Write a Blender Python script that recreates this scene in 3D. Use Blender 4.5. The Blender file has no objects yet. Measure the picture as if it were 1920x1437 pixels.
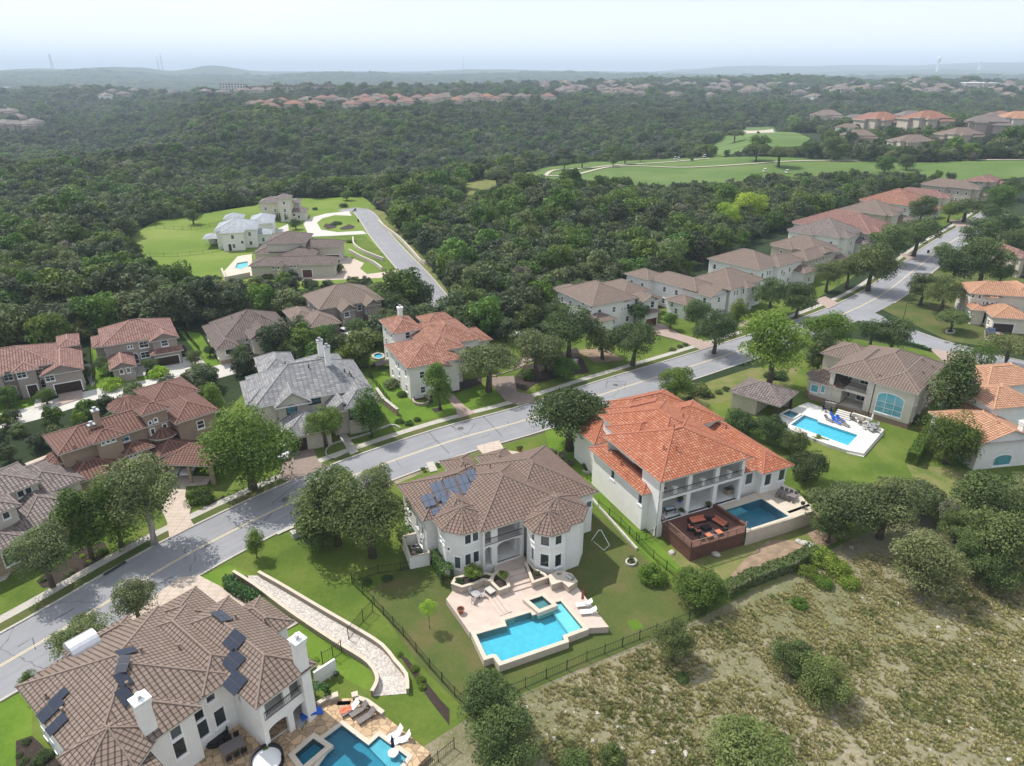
import bpy, bmesh, math, random
import numpy as np
from mathutils import Vector, Matrix, noise
from mathutils.geometry import tessellate_polygon
from mathutils.bvhtree import BVHTree
R = math.radians
sc = bpy.context.scene
col = sc.collection
random.seed(7)
rng = np.random.default_rng(11)

# ------------------------------------------------------------ camera
CAMH = 60.0
PITCH = R(24.32)
cd = bpy.data.cameras.new("camera")
cam = bpy.data.objects.new("camera", cd); col.objects.link(cam)
cam.location = (0, 0, CAMH)
cam.rotation_euler = (math.pi/2 - PITCH, 0, 0)
cd.sensor_width = 36; cd.lens = 1300/1920*36
cd.clip_start = 1; cd.clip_end = 90000
sc.camera = cam
sc.render.resolution_x = 1024; sc.render.resolution_y = 766

# ------------------------------------------------------------ sky, sun, exposure
SUN_EL, SUN_AZ = R(55), math.atan2(-0.80, 0.60)      # azimuth measured from +Y towards +X
sdir = Vector((math.sin(SUN_AZ)*math.cos(SUN_EL), math.cos(SUN_AZ)*math.cos(SUN_EL), math.sin(SUN_EL)))
w = bpy.data.worlds.new("World"); sc.world = w; w.use_nodes = True
nt = w.node_tree; nt.nodes.clear()
out = nt.nodes.new('ShaderNodeOutputWorld'); bg = nt.nodes.new('ShaderNodeBackground')
sky = nt.nodes.new('ShaderNodeTexSky'); sky.sky_type = 'NISHITA'; sky.sun_disc = False
sky.sun_elevation = SUN_EL; sky.sun_rotation = SUN_AZ
sky.air_density = 1.0; sky.dust_density = 1.6; sky.ozone_density = 1.4; sky.altitude = 250
tc = nt.nodes.new('ShaderNodeTexCoord'); mp = nt.nodes.new('ShaderNodeMapping'); mp.inputs['Scale'].default_value = (1.2, 1.2, 5.0)
nz = nt.nodes.new('ShaderNodeTexNoise'); nz.inputs['Scale'].default_value = 2.2; nz.inputs['Detail'].default_value = 7; nz.inputs['Roughness'].default_value = .55
cr = nt.nodes.new('ShaderNodeMapRange'); cr.inputs[1].default_value = .36; cr.inputs[2].default_value = .74; cr.inputs[3].default_value = .5; cr.inputs[4].default_value = .92
mx = nt.nodes.new('ShaderNodeMix'); mx.data_type = 'RGBA'; mx.inputs['B'].default_value = (8.9, 9.4, 10.3, 1)   # thin high cloud over the blue
L = nt.links.new
L(tc.outputs['Generated'], mp.inputs[0]); L(mp.outputs[0], nz.inputs['Vector']); L(nz.outputs[0], cr.inputs[0])
sx = nt.nodes.new('ShaderNodeSeparateXYZ'); L(tc.outputs['Generated'], sx.inputs[0]); hr = nt.nodes.new('ShaderNodeMapRange'); hr.inputs[1].default_value = 0; hr.inputs[2].default_value = .22; hr.inputs[3].default_value = 1; hr.inputs[4].default_value = 0; L(sx.outputs[2], hr.inputs[0])   # the milky summer band over the horizon
mxx = nt.nodes.new('ShaderNodeMath'); mxx.operation = 'MAXIMUM'; L(cr.outputs[0], mxx.inputs[0]); L(hr.outputs[0], mxx.inputs[1]); L(mxx.outputs[0], mx.inputs['Factor']); L(sky.outputs[0], mx.inputs['A']); L(mx.outputs['Result'], bg.inputs[0])
bg.inputs[1].default_value = 0.115
L(bg.outputs[0], out.inputs[0])
sd = bpy.data.lights.new("sun", 'SUN'); sd.energy = 4.5; sd.angle = R(0.55); sd.color = (1, .955, .89)
sun = bpy.data.objects.new("sun", sd); col.objects.link(sun); sun.location = (-40, 40, 120)
sun.rotation_euler = sdir.to_track_quat('Z', 'Y').to_euler()
sc.view_settings.view_transform = 'Standard'; sc.view_settings.look = 'None'
sc.view_settings.exposure = 0.28; sc.view_settings.gamma = 1
sc.cycles.max_bounces = 6; sc.cycles.diffuse_bounces = 3; sc.cycles.glossy_bounces = 2
sc.cycles.transmission_bounces = 3; sc.cycles.transparent_max_bounces = 6; sc.cycles.volume_bounces = 0
sc.cycles.use_denoising = True
try: sc.cycles.denoiser = 'OPENIMAGEDENOISE'
except Exception: pass

# ------------------------------------------------------------ from a point of the photo (in one of its regions) to the ground
VW = {'p': (0, 0, 1.), 'v1': (720, 800, 2.874), 'v2': (1080, 720, 3.592), 'v3': (0, 1080, 3.097), 'v4': (400, 1080, 3.84), 'v5': (1340, 600, 3.31), 'v6': (0, 700, 3.4286),
      'y1': (0, 520, 4.), 'y2': (360, 520, 3.2), 'y3': (360, 340, 3.84), 'y4': (900, 440, 3.31), 'y5': (1280, 280, 3.), 'y6': (900, 180, 3.2), 'y7': (1400, 180, 3.692),
      'x1': (0, 90, 3.), 'x2': (380, 110, 2.743), 'x3': (1000, 110, 2.087), 'x4': (1380, 860, 2.4907), 'x5': (820, 1130, 2.909), 'x6': (0, 860, 3.593), 'x7': (540, 820, 4.49), 'x8': (1620, 440, 2.66)}
CP, SP = math.cos(PITCH), math.sin(PITCH)
def ray(v, x, y):
    o = VW[v]; x = o[0]+x/o[2]; y = o[1]+y/o[2]
    a = (x-960)/1300; b = (718.5-y)/1300
    return Vector((a, CP+b*SP, -SP+b*CP))
def at(v, x, y, z=0.0):
    d = ray(v, x, y); t = (z-CAMH)/d.z
    return (d.x*t, d.y*t)
def pts(v, l, z=0.0): return [at(v, l[i], l[i+1], z) for i in range(0, len(l), 2)]

# ------------------------------------------------------------ helpers
def tag(o, label=None, cat=None, group=None, kind=None):
    if label: o['label'] = label
    if cat: o['category'] = cat
    if group: o['group'] = group
    if kind: o['kind'] = kind
    return o
def empty(name, loc=(0, 0, 0), rz=0, label=None, cat=None, group=None):
    o = bpy.data.objects.new(name, None); col.objects.link(o); o.location = loc; o.rotation_euler = (0, 0, rz); o.empty_display_size = .5
    return tag(o, label, cat, group)
class MB:
    def __init__(s): s.v = []; s.f = []; s.m = []; s.uv = []
    def quad(s, P, m=0, uv=None):
        n = len(s.v); s.v += [tuple(p) for p in P]; s.f.append(tuple(range(n, n+len(P)))); s.m.append(m)
        s.uv += uv if uv else [(0, 0)]*len(P)
    def box(s, x0, x1, y0, y1, z0, z1, m=0, T=None):
        c = [Vector((x, y, z)) for z in (z0, z1) for y in (y0, y1) for x in (x0, x1)]
        if T: c = [T @ p for p in c]
        for q in ((0, 2, 3, 1), (4, 5, 7, 6), (0, 1, 5, 4), (2, 6, 7, 3), (0, 4, 6, 2), (1, 3, 7, 5)): s.quad([c[i] for i in q], m)
    def bar(s, a, b, w, h=None, m=0):
        a = Vector(a); b = Vector(b); d = b-a; L_ = d.length
        if L_ < 1e-4: return
        q = d.to_track_quat('X', 'Z'); h = h or w
        s.box(0, L_, -w/2, w/2, -h/2, h/2, m, Matrix.Translation(a) @ q.to_matrix().to_4x4())
    def tube(s, pts_, rad, n=7, m=0, cap=True):
        rings = []; P = [Vector(p) for p in pts_]
        for i, p in enumerate(P):
            d = (P[min(i+1, len(P)-1)]-P[max(i-1, 0)]); q = d.to_track_quat('Z', 'X').to_matrix()
            r = rad[i] if isinstance(rad, (list, tuple)) else rad
            k = len(s.v); s.v += [tuple(p+q @ Vector((r*math.cos(2*math.pi*j/n), r*math.sin(2*math.pi*j/n), 0))) for j in range(n)]; rings.append(k)
        for a, b in zip(rings, rings[1:]):
            for j in range(n):
                s.f.append((a+j, a+(j+1) % n, b+(j+1) % n, b+j)); s.m.append(m); s.uv += [(0, 0)]*4
        if cap:
            for k, rev in ((rings[0], 1), (rings[-1], 0)):
                f = [k+j for j in range(n)]; s.f.append(tuple(f[::-1] if rev else f)); s.m.append(m); s.uv += [(0, 0)]*n
    def lathe(s, c, prof, n=16, m=0):
        c = Vector(c); rings = []
        for r, z in prof:
            k = len(s.v); s.v += [tuple(c+Vector((r*math.cos(2*math.pi*j/n), r*math.sin(2*math.pi*j/n), z))) for j in range(n)]; rings.append(k)
        for a, b in zip(rings, rings[1:]):
            for j in range(n):
                s.f.append((a+j, a+(j+1) % n, b+(j+1) % n, b+j)); s.m.append(m); s.uv += [(0, 0)]*4
        s.f.append(tuple(rings[-1]+j for j in range(n))); s.m.append(m); s.uv += [(0, 0)]*n
    def slab(s, outer, z0, z1, holes=(), m=0, ms=None, bottom=False):
        def ccw(l): return sum(l[i][0]*l[(i+1) % len(l)][1]-l[(i+1) % len(l)][0]*l[i][1] for i in range(len(l))) > 0
        outer = [tuple(p[:2]) for p in outer]; outer = outer if ccw(outer) else outer[::-1]
        hs = [(h if not ccw(h) else h[::-1]) for h in [[tuple(p[:2]) for p in h] for h in holes]]
        loops = [outer]+hs; flat = [p for l in loops for p in l]
        for t in tessellate_polygon([[Vector((p[0], p[1], 0)) for p in l] for l in loops]):
            tri = [flat[i] for i in t]
            if not ccw(tri): tri = tri[::-1]
            s.quad([(p[0], p[1], z1) for p in tri], m, [(p[0], p[1]) for p in tri])
            if bottom: s.quad([(p[0], p[1], z0) for p in tri[::-1]], m)
        if z1-z0 > 1e-4:
            for l in loops:
                for i in range(len(l)):
                    a, b = l[i], l[(i+1) % len(l)]; q = math.dist(a, b)
                    s.quad([(a[0], a[1], z0), (b[0], b[1], z0), (b[0], b[1], z1), (a[0], a[1], z1)], m if ms is None else ms, [(0, z0), (q, z0), (q, z1), (0, z1)])
    def build(s, name, mats, parent=None, loc=None, smooth=False):
        me = bpy.data.meshes.new(name); me.from_pydata(s.v, [], s.f)
        if not isinstance(mats, (list, tuple)): mats = [mats]
        for x in mats: me.materials.append(x)
        me.polygons.foreach_set('material_index', s.m)
        if smooth: me.polygons.foreach_set('use_smooth', [True]*len(s.f))
        uvl = me.uv_layers.new(name='uv'); uvl.data.foreach_set('uv', [c for p in s.uv for c in p])
        me.update()
        o = bpy.data.objects.new(name, me); col.objects.link(o)
        if parent: o.parent = parent
        if loc is not None: o.location = loc
        return o
def kids(o): return list(o.children)
def copy_tree(o, parent=None, chl=None):
    c = o.copy(); col.objects.link(c); c.parent = parent
    for ch in (chl if chl is not None else o.children): copy_tree(ch, c)
    return c
def strip(mb, cl, o0, o1, z0, z1, m=0):
    """a band beside a centre line, between two offsets (positive = left of travel)"""
    n = len(cl); A = []; B = []; s_ = 0; S = []
    for i in range(n):
        d = Vector(cl[min(i+1, n-1)])-Vector(cl[max(i-1, 0)]); d.normalize(); nn = Vector((-d.y, d.x))
        c = Vector(cl[i]); A.append(c+nn*o0); B.append(c+nn*o1); S.append(s_)
        if i < n-1: s_ += math.dist(cl[i], cl[i+1])
    for i in range(n-1):
        mb.quad([(*A[i], z1), (*B[i], z1), (*B[i+1], z1), (*A[i+1], z1)][::(1 if o0 > o1 else -1)], m, [(S[i], o0), (S[i], o1), (S[i+1], o1), (S[i+1], o0)][::(1 if o0 > o1 else -1)])
        if z1-z0 > .01:
            mb.quad([(*A[i], z0), (*A[i+1], z0), (*A[i+1], z1), (*A[i], z1)], m); mb.quad([(*B[i], z0), (*B[i], z1), (*B[i+1], z1), (*B[i+1], z0)], m)
    if z1-z0 > .01:
        for i in (0, n-1): mb.quad([(*A[i], z0), (*B[i], z0), (*B[i], z1), (*A[i], z1)], m)
def smooth_line(P, step=4.0):
    """Catmull-Rom through the points"""
    P = [Vector(p) for p in P]; P = [P[0]*2-P[1]]+P+[P[-1]*2-P[-2]]; out_ = []
    for i in range(1, len(P)-2):
        n = max(2, int((P[i+1]-P[i]).length/step))
        for k in range(n):
            t = k/n; a, b, c, d = P[i-1:i+3]
            out_.append(.5*((2*b)+(c-a)*t+(2*a-5*b+4*c-d)*t*t+(3*b-a-3*c+d)*t**3))
    out_.append(P[-2]); return [tuple(p) for p in out_]
def inside(p, poly):
    x, y = p[0], p[1]; r = False; j = len(poly)-1
    for i in range(len(poly)):
        xi, yi = poly[i][0], poly[i][1]; xj, yj = poly[j][0], poly[j][1]
        if (yi > y) != (yj > y) and x < (xj-xi)*(y-yi)/(yj-yi)+xi: r = not r
        j = i
    return r

# ------------------------------------------------------------ materials
def NT(name):
    m = bpy.data.materials.new(name); m.use_nodes = True; t = m.node_tree; t.nodes.clear()
    o = t.nodes.new('ShaderNodeOutputMaterial'); b = t.nodes.new('ShaderNodeBsdfPrincipled'); t.links.new(b.outputs[0], o.inputs[0])
    b.inputs['Specular IOR Level'].default_value = .3
    return m, t, b
def node(t, typ, **k):
    n = t.nodes.new(typ)
    for a, v in k.items():
        if a.startswith('i_'):
            key = a[2:]; n.inputs[int(key) if key.isdigit() else key].default_value = v
        else: setattr(n, a, v)
    return n
def ramp(t, src, stops):
    r = t.nodes.new('ShaderNodeValToRGB'); e = r.color_ramp.elements
    while len(e) < len(stops): e.new(.5)
    for el, (p, c) in zip(e, stops): el.position = p; el.color = (*c, 1)
    t.links.new(src, r.inputs[0]); return r.outputs[0]
def mixc(t, f, a, b, mode='MIX'):
    n = t.nodes.new('ShaderNodeMix'); n.data_type = 'RGBA'; n.blend_type = mode
    for key, v in (('Factor', f), ('A', a), ('B', b)):
        if isinstance(v, (int, float)): n.inputs[key].default_value = v
        elif isinstance(v, tuple): n.inputs[key].default_value = (*v, 1)
        else: t.links.new(v, n.inputs[key])
    return n.outputs['Result']
def noise_(t, scale, detail=4, rough=.55, vec=None, out='Fac'):
    n = node(t, 'ShaderNodeTexNoise'); n.inputs['Scale'].default_value = scale; n.inputs['Detail'].default_value = detail; n.inputs['Roughness'].default_value = rough
    if vec is None: vec = t.nodes.new('ShaderNodeTexCoord').outputs['Object']
    t.links.new(vec, n.inputs['Vector']); return n.outputs[out]
def math_(t, op, a, b=None):
    n = t.nodes.new('ShaderNodeMath'); n.operation = op
    for i, v in enumerate((a, b)):
        if v is None: continue
        if isinstance(v, (int, float)): n.inputs[i].default_value = v
        else: t.links.new(v, n.inputs[i])
    return n.outputs[0]
def bump(t, b, h, strength=.5, dist=.05):
    n = t.nodes.new('ShaderNodeBump'); n.inputs['Strength'].default_value = strength; n.inputs['Distance'].default_value = dist
    t.links.new(h, n.inputs['Height']); t.links.new(n.outputs[0], b.inputs['Normal'])
def dark(c, k): return tuple(x*k for x in c)
def mat(name, c, rough=.8, var=.2, scale=3., bmp=0., metal=0., spec=None):
    m, t, b = NT(name)
    f = noise_(t, scale, 6, .6); c2 = ramp(t, f, [(.3, dark(c, 1-var)), (.7, tuple(min(1, x*(1+var*.6)) for x in c))])
    t.links.new(c2, b.inputs['Base Color']); b.inputs['Roughness'].default_value = rough; b.inputs['Metallic'].default_value = metal
    if spec is not None: b.inputs['Specular IOR Level'].default_value = spec
    if bmp: bump(t, b, noise_(t, scale*6, 5, .7), .6, bmp)
    return m
def tile_mat(name, cols, blotch=.18, pu=.5, pv=.46, gap=.75, bm=.12):
    """clay or slate courses laid out along the eave (u) and up the slope (v)"""
    m, t, b = NT(name)
    uv = t.nodes.new('ShaderNodeUVMap').outputs[0]; sp = node(t, 'ShaderNodeSeparateXYZ'); t.links.new(uv, sp.inputs[0])
    u = math_(t, 'DIVIDE', sp.outputs[0], pu); v = math_(t, 'DIVIDE', sp.outputs[1], pv)
    fu = math_(t, 'FRACT', u); fv = math_(t, 'FRACT', v)
    cmb = node(t, 'ShaderNodeCombineXYZ'); t.links.new(math_(t, 'FLOOR', u), cmb.inputs[0]); t.links.new(math_(t, 'FLOOR', v), cmb.inputs[1])
    oi = node(t, 'ShaderNodeObjectInfo'); t.links.new(math_(t, 'MULTIPLY', oi.outputs['Random'], 97.), cmb.inputs[2])
    wn = node(t, 'ShaderNodeTexWhiteNoise'); t.links.new(cmb.outputs[0], wn.inputs['Vector'])
    n = len(cols); c = ramp(t, wn.outputs['Value'], [((i+.5)/n, x) for i, x in enumerate(cols)])
    big = noise_(t, .35, 5, .6, uv); c = mixc(t, math_(t, 'MULTIPLY', math_(t, 'SUBTRACT', big, .35), blotch*2), c, dark(cols[0], .55))
    hump = math_(t, 'SINE', math_(t, 'MULTIPLY', fu, math.pi))
    pan = math_(t, 'SMOOTH_MIN', math_(t, 'MULTIPLY', hump, 2.), 1.)
    edge = math_(t, 'LESS_THAN', fv, .2)
    c = mixc(t, math_(t, 'MULTIPLY', edge, gap), c, dark(cols[0], .22))  # shadow line along each tile course, put into the colour
    c = mixc(t, math_(t, 'MULTIPLY', math_(t, 'LESS_THAN', hump, .45), gap*.8), c, dark(cols[0], .3))
    t.links.new(c, b.inputs['Base Color']); b.inputs['Roughness'].default_value = .75; b.inputs['Specular IOR Level'].default_value = .25
    h = math_(t, 'ADD', math_(t, 'MULTIPLY', pan, .8), math_(t, 'MULTIPLY', math_(t, 'SUBTRACT', 1., fv), .5))
    bump(t, b, h, .9, bm)
    return m
def glass_mat(name, c=(.02, .028, .03), rough=.06):
    m, t, b = NT(name); f = math_(t, 'ADD', math_(t, 'MULTIPLY', noise_(t, .7, 2), .5), math_(t, 'MULTIPLY', node(t, 'ShaderNodeObjectInfo').outputs['Random'], .5))
    t.links.new(ramp(t, f, [(.35, c), (.7, tuple(x*3.+.015 for x in c))]), b.inputs['Base Color'])  # some panes paler at random: reflections suggested in the base colour
    b.inputs['Roughness'].default_value = rough; b.inputs['Specular IOR Level'].default_value = .7; return m
def leaf_mat(name, a, b_, c, trans=.25):
    m, t, b = NT(name)
    at_ = node(t, 'ShaderNodeAttribute', attribute_name='tint'); oi = node(t, 'ShaderNodeObjectInfo')
    f = math_(t, 'ADD', math_(t, 'MULTIPLY', at_.outputs['Fac'], .75), math_(t, 'MULTIPLY', oi.outputs['Random'], .25))
    cc = ramp(t, f, [(.08, tuple((x*1.12, x*1.15, x*.8)[i] for i, x in enumerate(a))), (.5, tuple((x*1.12, x*1.15, x*.8)[i] for i, x in enumerate(b_))), (.95, tuple((x*1.12, x*1.15, x*.8)[i] for i, x in enumerate(c)))])
    hs = node(t, 'ShaderNodeHueSaturation'); t.links.new(cc, hs.inputs['Color'])
    t.links.new(math_(t, 'ADD', .482, math_(t, 'MULTIPLY', math_(t, 'FRACT', math_(t, 'MULTIPLY', oi.outputs['Random'], 7.3)), .036)), hs.inputs['Hue'])
    t.links.new(math_(t, 'ADD', .8, math_(t, 'MULTIPLY', math_(t, 'FRACT', math_(t, 'MULTIPLY', oi.outputs['Random'], 13.7)), .4)), hs.inputs['Value'])
    t.links.new(hs.outputs[0], b.inputs['Base Color']); b.inputs['Roughness'].default_value = .6; b.inputs['Specular IOR Level'].default_value = .25
    tr = node(t, 'ShaderNodeBsdfTranslucent'); t.links.new(hs.outputs[0], tr.inputs[0]); ms = node(t, 'ShaderNodeMixShader'); ms.inputs[0].default_value = trans
    o = [n for n in t.nodes if n.type == 'OUTPUT_MATERIAL'][0]
    t.links.new(b.outputs[0], ms.inputs[1]); t.links.new(tr.outputs[0], ms.inputs[2]); t.links.new(ms.outputs[0], o.inputs[0])
    return m
def lawn_mat(name, c, c2, c3, sc_=.12):
    m, t, b = NT(name); g = t.nodes.new('ShaderNodeTexCoord').outputs['Object']
    f = noise_(t, sc_, 6, .62, g); f2 = noise_(t, 2.2, 5, .7, g); f3 = noise_(t, 9., 3, .6, g)
    cc = ramp(t, math_(t, 'ADD', math_(t, 'MULTIPLY', f, .7), math_(t, 'MULTIPLY', f2, .3)), [(.4, c2), (.5, c), (.6, c3)])
    cc = mixc(t, math_(t, 'MULTIPLY', f3, .35), cc, dark(c, .45))
    t.links.new(cc, b.inputs['Base Color']); b.inputs['Roughness'].default_value = .95; b.inputs['Specular IOR Level'].default_value = .1
    bump(t, b, f3, .5, .08); return m
def pave_mat(name, c, joint=0., var=.16, sc_=.9, cell=False):
    m, t, b = NT(name); g = t.nodes.new('ShaderNodeTexCoord').outputs['Object']
    f = noise_(t, sc_, 8, .65, g); cc = ramp(t, f, [(.3, dark(c, 1-var)), (.7, tuple(min(1, x*(1+var*.5)) for x in c))])
    if cell:
        vo = node(t, 'ShaderNodeTexVoronoi', feature='F1'); vo.inputs['Scale'].default_value = cell; t.links.new(g, vo.inputs['Vector'])
        cc = mixc(t, .55, cc, ramp(t, node_sep(t, vo.outputs['Color']), [(.1, dark(c, .5)), (.5, c), (.9, tuple(min(1, x*1.25) for x in c))]))
        ve = node(t, 'ShaderNodeTexVoronoi', feature='DISTANCE_TO_EDGE'); ve.inputs['Scale'].default_value = cell; t.links.new(g, ve.inputs['Vector'])
        cc = mixc(t, math_(t, 'MULTIPLY', math_(t, 'LESS_THAN', ve.outputs['Distance'], .06), .6), cc, dark(c, .35))
    if joint:
        br = node(t, 'ShaderNodeTexBrick'); br.inputs['Scale'].default_value = 1./joint; br.inputs['Mortar Size'].default_value = .012; br.offset = 0
        br.inputs['Color1'].default_value = (0, 0, 0, 1); br.inputs['Color2'].default_value = (0, 0, 0, 1); br.inputs['Mortar'].default_value = (1, 1, 1, 1); t.links.new(g, br.inputs['Vector'])
        cc = mixc(t, math_(t, 'MULTIPLY', br.outputs['Fac'], .45), cc, dark(c, .35))
    t.links.new(cc, b.inputs['Base Color']); b.inputs['Roughness'].default_value = .85; bump(t, b, noise_(t, 14, 4, .6, g), .3, .01); return m
def node_sep(t, c):
    s = node(t, 'ShaderNodeSeparateColor'); t.links.new(c, s.inputs[0]); return s.outputs[0]
def brick_mat(name, cs, mortar, sc_=1.6):
    m, t, b = NT(name); uv = t.nodes.new('ShaderNodeUVMap').outputs[0]
    br = node(t, 'ShaderNodeTexBrick'); br.inputs['Scale'].default_value = sc_; br.inputs['Mortar Size'].default_value = .03; br.inputs['Bias'].default_value = 0
    br.inputs['Color1'].default_value = (*cs[0], 1); br.inputs['Color2'].default_value = (*cs[1], 1); br.inputs['Mortar'].default_value = (*mortar, 1); t.links.new(uv, br.inputs['Vector'])
    cc = mixc(t, .5, br.outputs['Color'], ramp(t, noise_(t, 2.5, 5), [(.3, cs[0]), (.7, cs[1])]))
    t.links.new(cc, b.inputs['Base Color']); b.inputs['Roughness'].default_value = .9; bump(t, b, br.outputs['Fac'], -.4, .03); return m
def water_mat(name, tint, rip=.03):
    m, t, b = NT(name); o = [n for n in t.nodes if n.type == 'OUTPUT_MATERIAL'][0]
    tr = node(t, 'ShaderNodeBsdfTransparent'); tr.inputs[0].default_value = (*tint, 1); gl = node(t, 'ShaderNodeBsdfGlossy'); gl.inputs['Roughness'].default_value = .04
    fr = node(t, 'ShaderNodeFresnel'); fr.inputs['IOR'].default_value = 1.33
    bp = node(t, 'ShaderNodeBump'); bp.inputs['Strength'].default_value = .5; bp.inputs['Distance'].default_value = rip; t.links.new(noise_(t, 2.4, 3, .6), bp.inputs['Height'])
    t.links.new(bp.outputs[0], gl.inputs['Normal']); t.links.new(bp.outputs[0], fr.inputs['Normal'])
    ms = node(t, 'ShaderNodeMixShader'); t.links.new(fr.outputs[0], ms.inputs[0]); t.links.new(tr.outputs[0], ms.inputs[1]); t.links.new(gl.outputs[0], ms.inputs[2]); t.links.new(ms.outputs[0], o.inputs[0]); return m
def plaster_mat(name, c):
    """pool plaster in one colour with faint random mottling"""
    return mat(name, c, .7, .12, 1.2)
M = {}
M['white'] = mat('white_stucco', (.74, .72, .675), .85, .07, .8, .004)
M['trimwhite'] = mat('white_paint', (.8, .8, .78), .6, .05, 2)
M['cream'] = mat('cream_stucco', (.6, .55, .46), .9, .1, .7, .004)
M['beige'] = mat('beige_stucco', (.47, .41, .33), .9, .12, .7, .004)
M['tan'] = mat('tan_stucco', (.33, .245, .175), .9, .14, .6, .004)
M['taupe'] = mat('taupe_stucco', (.34, .29, .25), .9, .12, .7, .004)
M['limestone'] = brick_mat('limestone_blocks', ((.42, .38, .31), (.55, .5, .42)), (.38, .35, .3), 1.4)
M['stone'] = brick_mat('brown_fieldstone', ((.24, .17, .11), (.42, .32, .21)), (.3, .25, .19), 1.5)
M['brick'] = brick_mat('brown_brick', ((.2, .12, .09), (.3, .19, .14)), (.3, .26, .22), 2.4)
M['glass'] = glass_mat('window_glass')
M['tealglass'] = glass_mat('teal_tinted_glass', (.04, .13, .15))
M['frame_dark'] = mat('dark_bronze_frame', (.035, .03, .027), .5, .1)
M['garage'] = mat('dark_wood_door', (.045, .028, .02), .6, .25, 2)
M['garage_red'] = mat('red_brown_wood_door', (.11, .04, .028), .6, .25, 2)
M['iron'] = mat('black_iron', (.012, .012, .013), .5, .1)
M['fascia'] = mat('pale_gutter', (.5, .46, .4), .6, .1)
M['fascia_dark'] = mat('brown_gutter', (.1, .07, .055), .6, .1)
def tm(k, cols, cap, **kw): M[k] = tile_mat(k+'_roof_tiles', cols, **kw); M[k+'_cap'] = mat(k+'_ridge_tiles', cap, .8, .3, 4)
tm('brown', [(.175, .12, .095), (.195, .137, .108), (.21, .152, .12), (.18, .127, .1), (.22, .142, .108)], (.18, .135, .11))
tm('tanbrown', [(.19, .14, .11), (.205, .152, .123), (.225, .172, .14), (.197, .148, .12)], (.215, .162, .13))
tm('clay', [(.26, .115, .075), (.33, .16, .11), (.23, .1, .065), (.38, .2, .14)], (.3, .15, .1))
tm('redbrown', [(.15, .07, .052), (.17, .085, .063), (.19, .1, .074), (.16, .078, .06)], (.2, .108, .082))
tm('dustyred', [(.2, .1, .08), (.25, .135, .11), (.28, .16, .13)], (.29, .17, .14))
tm('orange', [(.36, .115, .058), (.41, .14, .07), (.43, .17, .092), (.31, .095, .048), (.46, .21, .125)], (.34, .12, .072), gap=.75, pu=.42, pv=.42)
tm('peach', [(.42, .22, .13), (.5, .28, .17), (.38, .2, .12)], (.46, .26, .16))
tm('slate', [(.17, .17, .175), (.21, .21, .215), (.25, .245, .24), (.19, .19, .2), (.29, .28, .27)], (.25, .25, .25), pu=.9, pv=.5, gap=.4, bm=.04)
tm('metalroof', [(.27, .29, .31), (.31, .33, .35)], (.36, .38, .4), pu=.5, pv=9., gap=.12, bm=.03, blotch=.05)
tm('darkbrown', [(.12, .09, .08), (.15, .115, .1), (.17, .13, .115)], (.15, .11, .095))
tm('greybrown', [(.15, .12, .11), (.2, .165, .15), (.23, .19, .175)], (.2, .16, .145))
M['oak'] = leaf_mat('oak_leaves', (.046, .07, .025), (.09, .122, .045), (.155, .188, .08))
M['darkoak'] = leaf_mat('live_oak_leaves', (.031, .055, .02), (.06, .095, .036), (.108, .15, .062))
M['olive'] = leaf_mat('olive_oak_leaves', (.06, .08, .036), (.115, .14, .07), (.19, .215, .12))
M['bright'] = leaf_mat('bright_leaves', (.07, .115, .018), (.125, .185, .032), (.2, .26, .055), .35)
M['lime'] = leaf_mat('lime_leaves', (.12, .2, .018), (.22, .32, .035), (.32, .4, .07), .35)
M['green'] = leaf_mat('green_leaves', (.035, .075, .015), (.075, .135, .026), (.14, .2, .045), .3)
M['grey'] = leaf_mat('grey_twigs', (.1, .095, .09), (.16, .155, .145), (.24, .23, .21))
M['juniper'] = leaf_mat('juniper_needles', (.03, .045, .026), (.054, .075, .042), (.095, .118, .066), .15)
M['vivid'] = leaf_mat('vivid_leaves', (.045, .085, .015), (.085, .145, .026), (.15, .215, .045), .3)
M['hedge'] = leaf_mat('hedge_leaves', (.02, .055, .015), (.045, .1, .028), (.08, .15, .05))
M['bark'] = mat('bark', (.11, .085, .065), .95, .35, 8, .02)
M['palebark'] = mat('pale_bark', (.4, .37, .33), .9, .3, 6, .01)
M['lawn'] = lawn_mat('green_lawn', (.1, .148, .024), (.07, .115, .018), (.145, .175, .04))
M['lawn_bright'] = lawn_mat('bright_lawn', (.11, .19, .022), (.085, .155, .018), (.145, .215, .034))
M['lawn_dull'] = lawn_mat('tired_lawn', (.085, .108, .03), (.066, .092, .025), (.125, .112, .046), .16)
M['lawn_yellow'] = lawn_mat('yellowing_lawn', (.16, .17, .055), (.1, .145, .035), (.2, .19, .08), .3)
M['estate'] = lawn_mat('meadow_lawn', (.135, .2, .032), (.11, .17, .028), (.19, .235, .055), .03)
M['golf'] = lawn_mat('fairway_grass', (.1, .158, .042), (.082, .135, .034), (.14, .18, .06), .02)
M['sand'] = mat('bunker_sand', (.62, .56, .44), .95, .1, .3)
M['path'] = mat('cart_path_concrete', (.42, .37, .3), .9, .1, .3)
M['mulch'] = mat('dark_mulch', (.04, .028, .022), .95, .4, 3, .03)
M['soil'] = mat('bare_soil', (.25, .18, .12), .95, .35, .8, .03)
M['concrete'] = pave_mat('pale_concrete', (.46, .44, .4), 0, .14)
M['walk'] = pave_mat('sidewalk_concrete', (.4, .375, .33), 1.5, .15)
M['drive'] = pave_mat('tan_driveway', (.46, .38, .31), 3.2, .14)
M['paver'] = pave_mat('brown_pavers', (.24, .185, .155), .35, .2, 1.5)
M['paverpink'] = pave_mat('pinkish_pavers', (.34, .26, .22), .35, .15, 1.5)
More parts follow.
